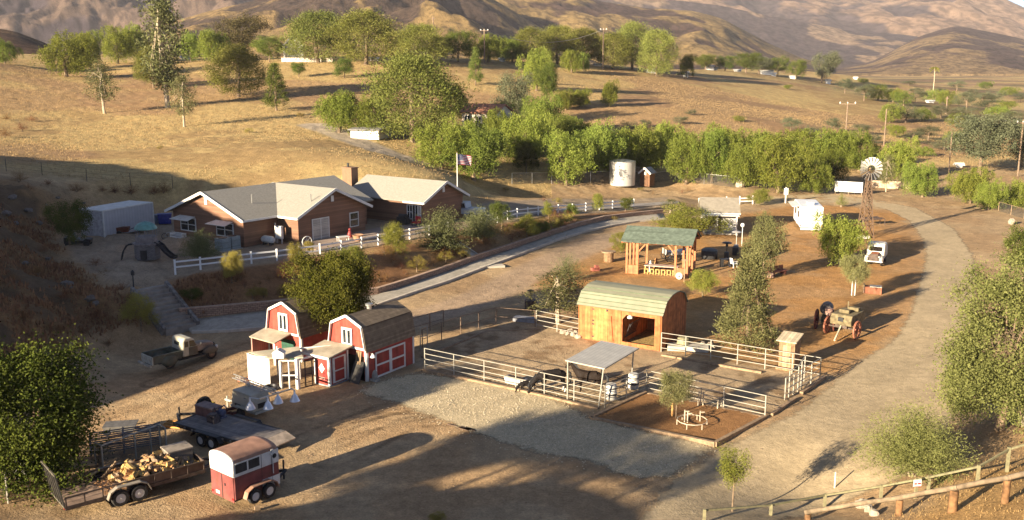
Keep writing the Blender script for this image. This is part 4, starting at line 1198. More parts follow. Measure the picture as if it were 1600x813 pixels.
rf = roof_x(WL * .5, RWx, RW0, RW1, EH, RH).build('roof', SHINGLE, house)
t_ = MB(); barge_x(t_, RW0, RW1, RWx, EH, RH); k_ = RH / ((RW1 - RW0) / 2)
t_.beam((WL + .2, RW0 - .6, EH - .55 * k_ + .05), (RWx + .55, RW0 - .6, EH - .55 * k_ + .05), .08, .2); t_.build('bargeboard', WHITE, rf)
rf = roof_x(WL * .5, FX1, FY0, FY1, EH - .05, RH * .8).build('roof', SHINGLE, house)
t_ = MB(); barge_x(t_, FY0, FY1, FX1, EH - .05, RH * .8); k_ = RH * .8 / 3.5
t_.beam((RWx + .3, FY0 - .6, EH - .6 * k_), (FX1 + .55, FY0 - .6, EH - .6 * k_), .08, .18); t_.build('bargeboard', WHITE, rf)
v_ = MB(); v_.tube([(WL * .8, 3, EH + 1.0), (WL * .8, 3, EH + 1.9)], .05, 6); v_.tube([(WL + 2.5, RW0 + 2.2, EH + .9), (WL + 2.5, RW0 + 2.2, EH + 1.9)], .06, 6); v_.build('roof_vent', GALV, rf)
# chimney
cx_, cy_ = RWx - 1.2, (FY0 + FY1) / 2 - 1.4
lo, hi = 0, RWx + 6
for _ in range(50):
    m_ = (lo + hi) / 2
    if proj(L0 + ax * m_ + bx_ * cy_)[0] < 549: lo = m_
    else: hi = m_
cx_ = lo
c_ = MB(); c_.b(cx_ - .75, cx_ + .75, cy_ - .55, cy_ + .55, 2.5, 5.3); c_.b(cx_ - .82, cx_ + .82, cy_ - .62, cy_ + .62, 5.3, 5.45)
ch = c_.build('chimney', mat('tan_stucco', (0.24, 0.14, 0.085), .9, .1, 2), house)
c_ = MB(); c_.tube([(cx_ - .3, cy_, 5.45), (cx_ - .3, cy_, 5.9)], .12, 8); c_.build('flue', DARKM, ch)
# windows of the left gable with tilted sun shades
for a0, a1 in ((.12, .33), (.64, .86)):
    wv = window(house, WL * a0, WL * a1, .85, 2.05, 0, 2, 2)
    s_ = MB(); s_.slab([(WL * a0 - .75, -.9, 1.98), (WL * a1 - .2, -.9, 1.98), (WL * a1 + .05, -.06, 2.32), (WL * a0 - .1, -.06, 2.32)], .06)
    s_.build('sun_shade', OFFW, house)
v_ = MB(); v_.b(WL / 2 - .2, WL / 2 + .2, -.06, 0, EH + RH - 1.15, EH + RH - .45); v_.build('gable_vent', WHITE, house)
# the right gable: sliding door and a sash window, on the wall that faces +x
def wall_x(name, y0, y1, z0, z1, x, nx, nz, gl):
    q = window(house, y0, y1, z0, z1, 0, nx, nz, gl, name=name)
    place(q, Matrix.Translation((x, 0, 0)) @ Matrix.Rotation(math.pi / 2, 4, 'Z'))
    return q
wall_x('sliding_door', RW0 + RWL * .20, RW0 + RWL * .43, .05, 2.1, RWx, 2, 1, BLIND)
wall_x('window', RW0 + RWL * .76, RW0 + RWL * .88, .75, 2.1, RWx, 1, 2, GLASS)
for x_, y_, z_ in ((RWx, (RW0 + RW1) / 2, EH + RH - .9), (FX1, (FY0 + FY1) / 2, EH + RH * .8 - .85)):
    v_ = MB(); v_.b(x_, x_ + .07, y_ - .18, y_ + .18, z_ - .3, z_ + .3); v_.build('gable_vent', WHITE, house)
# patio doors of the far wing
dx = FX1 - RWx
window(house, RWx + dx * .18, RWx + dx * .42, .6, 2.05, FY0, 2, 2, name='window')
window(house, RWx + dx * .46, RWx + dx * .72, .05, 2.1, FY0, 2, 1, name='sliding_door')
window(house, RWx + dx * .74, RWx + dx * .86, .3, 2.05, FY0, 1, 2, BLIND, name='window')

def on_terrace(u, v, z=None):
    p = P(u, v, 3.0)
    return Vector((p.x, p.y, zg(p.x, p.y)))
def hq(x, y, z=0.0):                                    # house coordinates to the world
    p = L0 + ax * x + bx_ * y; return Vector((p.x, p.y, 3.0 + z))
sl_ = MB(); sl_.b(RWx + .02, FX1 + 1.5, RW0 - 1.5, FY0 - .02, -.12, .06)
po = sl_.build('patio', mat('pinkish_paving', (0.36, 0.27, 0.21), .9, .1, 1.5)); po.location = L0; po.rotation_euler.z = HA; structure(po)
# things at the house
def at_house(name, label, cat, x, y, rz=0, group=None): return thing(name, label, cat, hq(x, y), HA + rz, group)
ac = at_house('air_conditioner', 'grey air conditioning unit beside the left house window', 'air conditioner', WL * .98, -1.2)
b_ = MB(); b_.b(-.55, .55, -.5, .5, .08, 1.25); b_.build('cabinet', mat('grey_green_enamel', (0.22, 0.26, 0.27), .5, .1, 2, pattern='lap', axis='Z', pscale=14), ac)
b_ = MB(); b_.b(-.7, .7, -.65, .65, 0, .08); b_.build('slab', CONC, ac); b_ = MB(); b_.lathe([(.4, 1.25), (.42, 1.3), (.1, 1.33)], 14); b_.build('fan_grille', DARKM, ac)
ac2 = at_house('air_conditioner', 'second grey air conditioner, nearer the wall behind the first', 'air conditioner', WL * 1.0, -.1 - 2.4)
for c in list(ac.children): k = c.copy(); C.objects.link(k); k.parent = ac2
ub = at_house('meter_cabinet', 'white utility cabinet on legs at the house corner', 'cabinet', RWx - 1.6, RW0 - 1.0)
b_ = MB(); b_.b(-.4, .4, -.15, .15, .5, 1.75); b_.build('box', WHITE, ub)
b_ = MB(); [b_.b(s - .04, s + .04, -.04, .04, 0, .5) for s in (-.32, .32)]; b_.b(-.62, -.52, -.04, .04, 0, 2.0); b_.build('stand', OFFW, ub)
pg = at_house('propane_tank', 'pale lying gas tank beside the air conditioners', 'gas tank', WL + 1.0, RW0 - 2.2)
b_ = MB(); b_.lathe([(.05, -.8), (.28, -.72), (.36, -.5), (.36, .5), (.28, .72), (.05, .8)], 14, (0, 0, .55), axis='X'); b_.build('vessel', OFFW, pg, smooth=True)
for s in (-.45, .45): b_ = MB(); b_.b(s - .08, s + .08, -.25, .25, 0, .3); b_.build('cradle', DARKM, pg)
bar = at_house('barbecue', 'dark covered barbecue in the shade of the patio', 'barbecue', RWx + dx * .30, FY0 - 1.2)
b_ = MB(); b_.b(-.7, .7, -.3, .3, .15, .9); b_.build('cabinet', DARKM, bar); b_ = MB(); b_.lathe([(.3, -.45), (.3, .45)], 12, (0, 0, .95), axis='X'); b_.build('lid', DARKM, bar)
cu = at_house('patio_chair', 'red cushioned chair at the right end of the patio', 'chair', RWx + dx * .93, FY0 - 1.0)
b_ = MB(); b_.b(-.35, .35, -.35, .35, .35, .5); b_.b(-.35, .35, .25, .38, .5, 1.05); b_.build('cushion', mat('red_cloth', (0.42, 0.03, 0.035), .8), cu)
b_ = MB(); [b_.b(sx * .33 - .03, sx * .33 + .03, sy * .33 - .03, sy * .33 + .03, 0, .35) for sx in (-1, 1) for sy in (-1, 1)]; b_.build('leg', DARKM, cu)
pot = thing('stone_pot', 'wide terracotta pot on the patio edge behind the white fence', 'pot', on_terrace(559, 377))
b_ = MB(); b_.lathe([(.3, 0), (.42, .3), (.55, .62), (.6, .66), (.5, .64), (.3, .5)], 16); b_.build('bowl', mat('terracotta', (0.40, 0.22, 0.13), .85), pot, smooth=True)
whl = thing('wheel_ornament', 'white round garden ornament leaning by the sliding door', 'ornament', on_terrace(480, 386), R(40))
b_ = MB()
for k in range(20):
    a, b2 = 6.283 * k / 20, 6.283 * (k + 1) / 20
    b_.tube([(.5 * math.cos(a), 0, .52 + .5 * math.sin(a)), (.5 * math.cos(b2), 0, .52 + .5 * math.sin(b2))], .04, 5)
for k in range(4): a = 3.1416 * k / 4; b_.beam((.5 * math.cos(a), 0, .52 + .5 * math.sin(a)), (-.5 * math.cos(a), 0, .52 - .5 * math.sin(a)), .04, .04)
b_.build('rim', WHITE, whl)
tb = thing('garden_table', 'small white table in front of the house wall', 'table', on_terrace(536, 378), R(30))
b_ = MB(); b_.b(-.6, .6, -.35, .35, .5, .55); b_.build('tabletop', WHITE, tb)
for sx in (-.5, .5):
    for sy in (-.28, .28): b_ = MB(); b_.b(sx - .03, sx + .03, sy - .03, sy + .03, 0, .5); b_.build('leg', WHITE, tb)
st = thing('garden_statue', 'small dark red figure ornament against the house wall', 'ornament', on_terrace(547, 372))
b_ = MB(); b_.lathe([(.22, 0), (.3, .3), (.2, .6), (.12, .75)], 10); b_.ball((0, 0, .88), .17); b_.build('figure', mat('dark_red_ceramic', (0.2, 0.03, 0.03), .4), st, smooth=True)

# ------------------------------------------------------------------ storage container, playset, cart in the shade
q0, q1 = P(164, 373, 3), P(242, 357, 3)
an = ang(q0, q1)
box = thing('shipping_container', 'long pale storage container at the back of the shaded terrace', 'container', drop(q0), an)
ln = reach(q0, an, 241)
dp_ = 3.2
cm_ = mat('pale_grey_container_paint', (0.46, 0.45, 0.46), .6, .06, 1.2, pattern='ribs', axis='X', pscale=2.6, pcol=(0.37, 0.36, 0.37))
b_ = MB(); b_.b(0, ln, 0, dp_, .1, 2.75); b_.build('body', cm_, box)
b_ = MB(); b_.slab([(-.05, -.05, 2.86), (ln + .05, -.05, 2.86), (ln + .05, dp_ + .05, 2.86), (-.05, dp_ + .05, 2.86)], .11)
for x_ in (0, ln): b_.b(x_ - .07, x_ + .07, -.05, .07, .0, 2.75)
b_.build('frame', OFFW, box)
b_ = MB()
for y_ in (dp_ * .25, dp_ * .75): b_.b(-.07, -.03, y_ - dp_ * .21, y_ + dp_ * .21, .25, 2.6)
b_.build('door', mat('container_door_grey', (0.40, 0.39, 0.40), .6), box)

pl = thing('playhouse', 'stone look play tower with a green dome, slide and climbing bars', 'playset', drop(P(231, 404, 3)), R(-8))
STONEP = mat('grey_moulded_plastic', (0.20, 0.18, 0.18), .6, .15, 6, pattern='brick', axis='Z', pscale=3, pcol=(0.12, 0.11, 0.11))
b_ = MB()
b_.prism([(1.1 * math.cos(6.283 * k / 8 + .39), 1.1 * math.sin(6.283 * k / 8 + .39)) for k in range(8)], 0, 1.35, 'Z'); b_.build('base_wall', STONEP, pl)
b_ = MB(); b_.prism([(1.28 * math.cos(6.283 * k / 8 + .39), 1.28 * math.sin(6.283 * k / 8 + .39)) for k in range(8)], 1.35, 1.5, 'Z')
b_.prism([(.95 * math.cos(6.283 * k / 8 + .39), .95 * math.sin(6.283 * k / 8 + .39)) for k in range(8)], 1.5, 2.05, 'Z')
for k in range(8): a = 6.283 * k / 8 + .39; b_.tube([(.9 * math.cos(a), .9 * math.sin(a), 2.0), (.9 * math.cos(a), .9 * math.sin(a), 2.75)], .05, 6)
b_.build('tower', mat('taupe_plastic', (0.22, 0.19, 0.185), .6), pl)
b_ = MB(); b_.lathe([(1.0, 2.72), (.98, 2.85), (.75, 3.15), (.4, 3.33), (.05, 3.4)], 12); b_.build('dome', mat('teal_plastic', (0.12, 0.27, 0.24), .5), pl, smooth=True)
b_ = MB(); b_.b(-.05, .5, -1.16, -1.0, .1, .95); b_.build('door', DARKM, pl)
b_ = MB()
pts = [(1.0, -.1, 1.45), (1.5, -.2, 1.2), (2.0, -.3, .65), (2.6, -.4, .25), (2.9, -.45, .22)]
for p, q in zip(pts[:-1], pts[1:]): b_.beam(p, q, .6, .08); b_.beam(Vector(p) + Vector((.05, .3, .1)), Vector(q) + Vector((.05, .3, .1)), .06, .22); b_.beam(Vector(p) + Vector((-.05, -.3, .1)), Vector(q) + Vector((-.05, -.3, .1)), .06, .22)
b_.build('slide', mat('black_plastic', (0.02, 0.02, 0.025), .4), pl)
b_ = MB(); b_.tube([(-1.0, -.3, 1.45), (-1.5, -.5, 1.35), (-1.9, -.65, .8), (-2.1, -.7, 0)], .05, 6); b_.tube([(-1.0, -.7, 1.4), (-1.5, -.9, 1.3), (-1.8, -1.05, .7), (-1.95, -1.1, 0)], .05, 6)
b_.build('climbing_bar', DARKM, pl)

gc = thing('golf_cart', 'low dark cart parked in the shade by the pale container', 'cart', drop(P(123, 385, 3)), R(12))
b_ = MB(); b_.prism([(-1.2, .35), (1.2, .35), (1.25, .7), (.75, .8), (.55, .62), (-.2, .62), (-.3, .95), (-1.2, .95)], -.55, .55); b_.build('body', mat('black_cart_paint', (0.02, 0.02, 0.025), .35), gc, bevel=.06)
b_ = MB(); b_.b(-.35, .25, -.5, .5, .64, .8); b_.b(-.45, -.3, -.5, .5, .8, 1.25); b_.build('seat', mat('grey_vinyl', (0.18, 0.18, 0.19), .6), gc, bevel=.04)
for sx in (-.8, .85):
    for sy in (-.55, .55):
        b_ = MB(); b_.lathe([(.14, -.1), (.27, -.1), (.29, -.05), (.29, .05), (.27, .1), (.14, .1)], 14, axis='Y'); w_ = b_.build('wheel', DARKM, gc, loc=(sx, sy, .29))
        b_ = MB(); b_.lathe([(.14, -.08), (.14, .08)], 12, axis='Y'); b_.build('rim', GALV, w_)
bn = thing('recycling_bin', 'blue bin between the container and the house', 'bin', drop(P(258, 350, 3)), R(20))
b_ = MB(); b_.box((0, 0, .55), (1.3, .8, 1.0), taper=1.1); b_.build('body', mat('blue_plastic', (0.03, 0.045, 0.26), .5), bn, bevel=.04); b_ = MB(); b_.box((0, .03, 1.1), (1.5, .95, .08)); b_.build('lid', mat('blue_plastic_lid', (0.035, 0.05, 0.22), .5), bn)
dr_ = thing('storage_drum', 'pale drum behind the blue bin at the container end', 'drum', drop(P(246, 349, 3)))
b_ = MB(); b_.lathe([(.45, 0), (.5, .05), (.5, .95), (.45, 1.0)], 14); b_.build('drum', mat('slate_blue_plastic', (0.16, 0.2, 0.26), .5), dr_, smooth=True)
cr = thing('white_crate', 'white slatted crate beside the left house wall', 'crate', on_terrace(279, 377), R(-30))
b_ = MB()
for s in (-.8, .8): b_.b(s - .04, s + .04, -.3, .3, 0, .85)
for z_ in (.1, .4, .7): b_.b(-.8, .8, -.33, -.29, z_, z_ + .12); b_.b(-.8, .8, .29, .33, z_, z_ + .12)
b_.build('slat_box', WHITE, cr)
for u_, v_, lb in ((265, 374, 'small dark bicycle lying beside the white crate'),):
    bk = thing('bicycle', lb, 'bicycle', on_terrace(u_, v_), R(10))
    for sx in (-.45, .45):
        b_ = MB()
        for k in range(14): a, c2 = 6.283 * k / 14, 6.283 * (k + 1) / 14; b_.tube([(.3 * math.cos(a), 0, .3 + .3 * math.sin(a)), (.3 * math.cos(c2), 0, .3 + .3 * math.sin(c2))], .03, 5)
        b_.build('wheel', DARKM, bk, loc=(sx, 0, 0))
    b_ = MB(); b_.tube([(-.45, 0, .3), (-.2, 0, .7), (.3, 0, .7), (.45, 0, .3)], .025, 5); b_.tube([(-.45, 0, .3), (0, 0, .3), (.3, 0, .7), (.28, 0, .85)], .025, 5); b_.build('frame', GALV, bk)
dm = thing('garden_cart', 'dark red cart in front of the pale container', 'cart', drop(P(191, 368, 3)), R(10))
b_ = MB(); b_.box((0, 0, .62), (1.3, .7, .5), taper=1.2); b_.build('tub', mat('dull_dark_red', (0.13, 0.035, 0.02), .7), dm)
for s in (-.4, .4): b_ = MB(); b_.lathe([(.12, -.05), (.27, -.05), (.27, .05), (.12, .05)], 12, axis='Y'); b_.build('wheel', DARKM, dm, loc=(-.2, s, .27))
b_ = MB(); b_.tube([(.5, 0, .5), (1.2, 0, .75)], .03, 6); b_.build('handle', DARKM, dm)

# ------------------------------------------------------------------ flag, white rail fences, drive, steps
fp = thing('flagpole', 'tall white flagpole beside the brown house', 'flagpole', on_terrace(715, 322))
fh = height_at(fp.location, 239)
b_ = MB(); b_.tube([(0, 0, 0), (0, 0, fh)], [.07, .04], 8); b_.build('pole', WHITE, fp, smooth=True); b_ = MB(); b_.ball((0, 0, fh + .06), .08); b_.build('finial', mat('gilt', (0.6, 0.4, 0.1), .3, metal=.8), fp)
def flag_mat():
    m = bpy.data.materials.new('striped_flag_cloth'); m.use_nodes = True; nt = m.node_tree; L = nt.links.new; b = nt.nodes['Principled BSDF']
    tc = _n(nt, 'ShaderNodeTexCoord'); sp = _n(nt, 'ShaderNodeSeparateXYZ'); L(tc.outputs['UV'], sp.inputs[0])
    def mth(op, a, v):
        n = _n(nt, 'ShaderNodeMath', operation=op); L(a, n.inputs[0])
        if isinstance(v, (int, float)): n.inputs[1].default_value = v
        else: L(v, n.inputs[1])
        return n.outputs[0]
    st_ = mth('GREATER_THAN', mth('FRACT', mth('MULTIPLY', sp.outputs['Y'], 6.5), 0), .5)
    st_ = mth('SUBTRACT', st_, 0)
    m1 = _n(nt, 'ShaderNodeMix', data_type='RGBA'); L(st_, m1.inputs[0]); m1.inputs[6].default_value = (.42, .02, .04, 1); m1.inputs[7].default_value = (.7, .68, .66, 1)
    can = mth('MULTIPLY', mth('LESS_THAN', sp.outputs['X'], .4), mth('GREATER_THAN', sp.outputs['Y'], .46))
    vo = _n(nt, 'ShaderNodeTexVoronoi'); vo.inputs['Scale'].default_value = 22; vo.inputs['Randomness'].default_value = 0; L(tc.outputs['UV'], vo.inputs['Vector'])
    star = mth('LESS_THAN', vo.outputs['Distance'], .28)
    m2 = _n(nt, 'ShaderNodeMix', data_type='RGBA'); L(star, m2.inputs[0]); m2.inputs[6].default_value = (.02, .025, .12, 1); m2.inputs[7].default_value = (.7, .7, .7, 1)
    m3 = _n(nt, 'ShaderNodeMix', data_type='RGBA'); L(can, m3.inputs[0]); L(m1.outputs[2], m3.inputs[6]); L(m2.outputs[2], m3.inputs[7]); L(m3.outputs[2], b.inputs['Base Color'])
    b.inputs['Roughness'].default_value = .8
    return m
fl = thing('flag', 'american flag with stars and stripes flying from the white pole', 'flag', fp.location + Vector((0, 0, fh - .2)), R(36))
me = bpy.data.meshes.new('cloth'); nx_, nz_ = 18, 8; vs_ = []; fs_ = []
FLx, FLz = 2.0, 1.3
for j in range(nz_ + 1):
    for i in range(nx_ + 1):
        s = i / nx_; vs_.append((.06 + s * FLx, .10 * s * math.sin(s * 9 + j * .3), -FLz * (1 - j / nz_) - .28 * s * s))
for j in range(nz_):
    for i in range(nx_): a = j * (nx_ + 1) + i; fs_.append((a, a + 1, a + nx_ + 2, a + nx_ + 1))
me.from_pydata(vs_, [], fs_); uv = me.uv_layers.new(name='UVMap')
for lp in me.loops: uv.data[lp.index].uv = ((lp.vertex_index % (nx_ + 1)) / nx_, (lp.vertex_index // (nx_ + 1)) / nz_)
me.materials.append(flag_mat()); o_ = bpy.data.objects.new('cloth', me); C.objects.link(o_); o_.parent = fl
sm = o_.modifiers.new('thickness', 'SOLIDIFY'); sm.thickness = .012

VINYL = mat('white_vinyl', (0.80, 0.79, 0.77), .45, .03, 2)
def rail_fence(label, pts, h=1.05, gap=2.4, rails=(.45, .9), pm=VINYL, rm=VINYL, pw=.13, rw=.05, rh=.14, name='rail_fence', z=None, cap=True, group=None):
    p0 = pts[0]
    t = thing(name, label, 'fence', p0, 0, group)
    posts = [pts[0]]
    for a, b in zip(pts[:-1], pts[1:]):
        n = max(1, round((b - a).length / gap))
        for k in range(1, n + 1): posts.append(drop(a.lerp(b, k / n)) if z is None else a.lerp(b, k / n))
    posts[0] = drop(posts[0]) if z is None else posts[0]
    for q in posts:
        r = q - p0; m = MB(); m.b(r.x - pw / 2, r.x + pw / 2, r.y - pw / 2, r.y + pw / 2, r.z - .2, r.z + h)
        if cap: m.prism([(r.x - pw * .65, r.y - pw * .65), (r.x + pw * .65, r.y - pw * .65), (r.x + pw * .65, r.y + pw * .65), (r.x - pw * .65, r.y + pw * .65)], r.z + h, r.z + h + .05, 'Z')
        m.build('post', pm, t)
    for zz in rails:
        m = MB()
        for a, b in zip(posts[:-1], posts[1:]):
            e = (b - a).normalized() * (pw * .5); m.beam(a - p0 + e + Vector((0, 0, zz)), b - p0 - e + Vector((0, 0, zz)), rw, rh)
        m.build('rail', rm, t)
    return t
def T_(*a): return [drop(P(u, v, z)) for u, v, z in a]
rail_fence('white two rail fence along the terrace edge below the brown house', T_((274,426,3),(352,417,3),(433,408,3),(500,399,3),(565,388,3),(640,374,3),(700,362,3)))
rail_fence('white two rail fence behind the feathery bushes by the upper drive', T_((752,352,2.6),(777,350,2.5),(808,342,2.3),(872,334,1.9),(915,330,1.6),(957,325,1.4),(990,322,1.2)))
rail_fence('short white rail fence beyond the small white cottage', T_((1092,319,.8),(1135,316,.7),(1176,316,.6)), h=1.2)
# concrete drive with its block wall and kerb
up = [(283,502),(350,494),(420,486),(505,474),(590,461),(645,443),(700,424),(745,408),(800,390),(860,369),(905,355),(945,345),(990,339),(1035,334)]
dn = [(300,521),(355,519),(420,514),(505,498),(590,478),(645,459),(700,441),(755,420),(812,399),(872,376),(915,363),(955,354),(998,347),(1040,343)]
def densify(px, n):
    out = []
    for a, b in zip(px[:-1], px[1:]):
        for k in range(n): out.append((a[0] + (b[0] - a[0]) * k / n, a[1] + (b[1] - a[1]) * k / n))
    return out + [px[-1]]
UPW = [G(*q) for q in densify(up, 4)]; DNW = [G(*q) for q in densify(dn, 4)]
V = []; nu = 6
for a, b in zip(UPW, DNW):
    for k in range(nu):
        q = a.lerp(b, k / (nu - 1)); V.append((q.x, q.y, max(zg(q.x, q.y), a.z * .0 + q.z) + .06))
drv = rawmesh('driveway', np.array(V), grid_faces(len(UPW), nu)[:, ::-1], ground_mat('driveway_concrete', .2, colr=(0.40, 0.355, 0.29), speck=.08), smooth=False)
structure(drv); sd_ = drv.modifiers.new('thickness', 'SOLIDIFY'); sd_.thickness = .25; sd_.offset = -1
KERB = mat('kerb_concrete', (0.50, 0.44, 0.36), .9, .12, 2); DRVK = MB()
for a, b in zip(DNW[:-1], DNW[1:]): DRVK.beam(a + Vector((0, 0, .02)), b + Vector((0, 0, .02)), .28, .36)
kb = DRVK.build('kerb', KERB); structure(kb)
BLOCK = mat('pinkish_wall_blocks', (0.36, 0.235, 0.165), .9, .12, 3, pattern='brick', axis='Z', pscale=1.6, pcol=(0.17, 0.11, 0.08))
UPX = [q + (a - q).normalized() * -.35 for q, a in zip(UPW, DNW)]
wl = thing('retaining_wall', 'low pinkish block wall between the concrete drive and the bank', 'wall', UPX[0])
m = MB(); hgt = lambda i: .8 - .35 * min(1, i / 18)
for i, (a, b) in enumerate(zip(UPX[:-1], UPX[1:])):
    m.beam(a - UPX[0] + Vector((0, 0, hgt(i) / 2 - .1)), b - UPX[0] + Vector((0, 0, hgt(i + 1) / 2 - .1)), .3, hgt(i) + .2)
m.build('block_course', BLOCK, wl)
m = MB()
for i, (a, b) in enumerate(zip(UPX[:-1], UPX[1:])): m.beam(a - UPX[0] + Vector((0, 0, hgt(i) + .035)), b - UPX[0] + Vector((0, 0, hgt(i + 1) + .035)), .36, .07)
m.build('cap', mat('wall_cap', (0.42, 0.29, 0.21), .9), wl)
# the upper asphalt drive
UA = [(745,345),(810,334),(870,327),(930,320),(1000,316),(1060,315)]; UB = [(745,352),(810,341),(872,332),(932,326),(1000,321),(1062,319)]
ua = [drop(P(u, v, z)) for (u, v), z in zip(densify(UA, 4), np.interp(range(21), [0, 8, 20], [2.6, 2.0, .9]))]
ub_ = [drop(P(u, v, z)) for (u, v), z in zip(densify(UB, 4), np.interp(range(21), [0, 8, 20], [2.6, 2.0, .9]))]
V = [(q.x, q.y, zg(q.x, q.y) + .06) for a, b in zip(ua, ub_) for q in (a, a.lerp(b, .33), a.lerp(b, .66), b)]
structure(rawmesh('upper_drive', np.array(V), grid_faces(len(ua), 4)[:, ::-1], ground_mat('upper_drive_surface', .2, colr=(0.34, 0.30, 0.26), speck=.08)))
# steps
S0, S1 = P(232, 446, 3.0), P(283, 513, .35)
sp_ = thing('stone_steps', 'broad timber edged steps from the drive up to the shaded terrace', 'steps', (S0.x, S0.y, 0), ang(S0, S1))
hor = (Vector((S1.x, S1.y)) - Vector((S0.x, S0.y))).length; ns_ = 11
for k in range(ns_):
    x0 = hor * k / ns_; x1 = hor * (k + 1) / ns_; zt = 2.98 - (2.98 - .4) * (k + .5) / ns_
    m = MB(); m.b(x0, x1 + .02, -1.25, 1.25, zt - .9, zt); m.build('tread', mat('grey_step_concrete', (0.30, 0.26, 0.215), .9, .15, 2), sp_)
m = MB()
for s in (-1.42, 1.42): m.beam((0, s, 2.85), (hor, s, .35), .25, .7)
m.build('side_wall', mat('rough_grey_stone', (0.20, 0.18, 0.165), .95, .3, 4, bump=.5), sp_)
lp_ = thing('lamp_post', 'thin black lamp post at the top of the steps', 'lamp', drop(P(209, 451, 3)))
m = MB(); m.tube([(0, 0, 0), (0, 0, 1.6)], .05, 8); m.build('pole', DARKM, lp_); m = MB(); m.lathe([(.05, 1.6), (.14, 1.65), (.16, 1.9), (.03, 2.05)], 8); m.build('lantern', DARKM, lp_)
# plank set in the bank, and boulders
for u, v, w_, lb in ((732, 392, 1.0, 'pale concrete spillway slab set in the bank below the feathery bush'),):
    a, b = G(712, 384), G(742, 404)
    t = thing('spillway', lb, 'concrete slab', a); m = MB(); m.beam((0, 0, .12), b - a + Vector((0, 0, .12)), 1.1, .16); m.build('channel', CONC, t)
    m = MB(); d_ = (b - a).normalized(); s_ = Vector((-d_.y, d_.x, 0)) * .6; m.beam(s_ + Vector((0, 0, .25)), b - a + s_ + Vector((0, 0, .25)), .15, .25); m.beam(-s_ + Vector((0, 0, .25)), b - a - s_ + Vector((0, 0, .25)), .15, .25); m.build('edge', KERB, t)
t = thing('concrete_slab', 'flat pale slab beside the kerb of the drive', 'slab', G(770, 417)); t.rotation_euler.z = R(20); m = MB(); m.b(-1.3, 1.1, -.5, .5, -.1, .14); m.build('slab', CONC, t)
# ------------------------------------------------------------------ the red barns
def gambrel(w, eh, k1=.60, k2=1.0, inset=.14):
    """half profile of a gambrel from eave to ridge, for a width w: (x from centre, z)"""
    return [(w / 2, eh), (w / 2 * (1 - inset) - .0, eh + k1 * w * .36), (0, eh + k2 * w * .50)]

def gambrel_roof(mb, prof, y0, y1, th=.08, ov=.12, mi=0):
    e, k, r = [Vector((p[0], 0, p[1])) for p in prof]
    e2 = e + (e - k).normalized() * ov
    for s in (-1, 1):
        for a, b in ((e2, k), (k, r)):
            q = [(s * a.x, y0, a.z), (s * b.x, y0, b.z), (s * b.x, y1, b.z), (s * a.x, y1, a.z)]
            n = Vector((s * (b.z - a.z), 0, (a.x - b.x)))
            n = n.normalized() if n.z > 0 else -n.normalized()
            q = [Vector(p) + n * (th + .01) for p in q]
            mb.slab(q, th)
    return mb

def barn(name, label, corner, rz, w, ln, eh, rmat, k1, k2, inset, wallm, wallmy):
    """gable wall on local x in [0,w] at y=0 ; the long side at x=w runs along +y"""
    t = thing(name, label, 'barn', corner, rz)
    prof = gambrel(w, eh, k1, k2, inset)
    poly = [(0, 0), (w, 0)] + [(w / 2 + p[0], p[1]) for p in prof] + [(w / 2 - p[0], p[1]) for p in prof[::-1][1:]]
    m = MB(); m.prism(poly, 0, ln, 'Y'); m.build('wall', wallm, t)
    rm = MB(); gambrel_roof(rm, prof, -.12, ln + .12); rf = rm.build('roof', rmat, t, loc=(w / 2, 0, 0))
    tr = MB()
    pts = [Vector((w / 2 + s * p[0], -.13, p[1] + .06)) for s in (1,) for p in prof] ; pl_ = [Vector((w / 2 - p[0], -.13, p[1] + .06)) for p in prof]
    for L_ in (pts, pl_):
        for a, b in zip(L_[:-1], L_[1:]): tr.beam(a, b, .05, .17)
    for x_ in (.06, w - .06): tr.b(x_ - .07, x_ + .07, -.045, .0, 0, eh)
    tr.b(w + .003, w + .04, .0, .14, 0, eh - .05); tr.b(w + .003, w + .04, ln - .14, ln, 0, eh - .05)
    tr.b(.05, w - .05, -.05, -.003, eh + .0, eh + .14)
    tr.build('white_trim', WHITE, t)
    return t, prof, rf

BA = R(-33)
bc = P(574, 597)                                      # near corner of the front barn
aw = BA + math.pi
BW = reach(bc, aw, 517.5); o_ = bc + Vector((math.cos(aw), math.sin(aw), 0)) * BW
BLn = reach(bc, BA + math.pi / 2, 647)
hE = height_at(bc, 549); ctr = (bc + o_) / 2; hR = height_at(ctr, 494.5)
def kfit(w, eh, hr): return (hr - eh) / (w * .5)
barn1, pr1, rf1 = barn('red_barn', 'red barn with white trim and brown gambrel roof, double doors on its long side', o_, BA, BW, BLn, hE, DKSHING, kfit(BW, hE, hR) * .98, kfit(BW, hE, hR), .17, REDP, REDY)
def barn_gable_window(t, w, z0, z1, ww=.62):
    wv = window(t, w / 2 - ww / 2, w / 2 + ww / 2, z0, z1, -.01, 2, 1, GLASS, fw=.14)
    return wv
barn_gable_window(barn1, BW, hE + .32, hE + .32 + (hR - hE) * .42)
def double_door(t, x, y0, y1, z1, handed='x'):
    d = MB(); d.b(x + .01, x + .05, y0, y1, .05, z1); dd = d.build('door', REDY, t)
    f = MB(); ym = (y0 + y1) / 2
    for a in (y0, ym - .07, ym + .07, y1): f.b(x + .05, x + .085, a - .06, a + .06, .05, z1)
    for z_ in (.11, z1 * .5, z1 - .06):
        for a, b in ((y0 + .06, ym - .13), (ym + .13, y1 - .06)): f.b(x + .05, x + .083, a, b, z_ - .06, z_ + .06)
    f.build('door_trim', WHITE, dd)
double_door(barn1, BW, BLn * .17, BLn * .78, hE * .86)
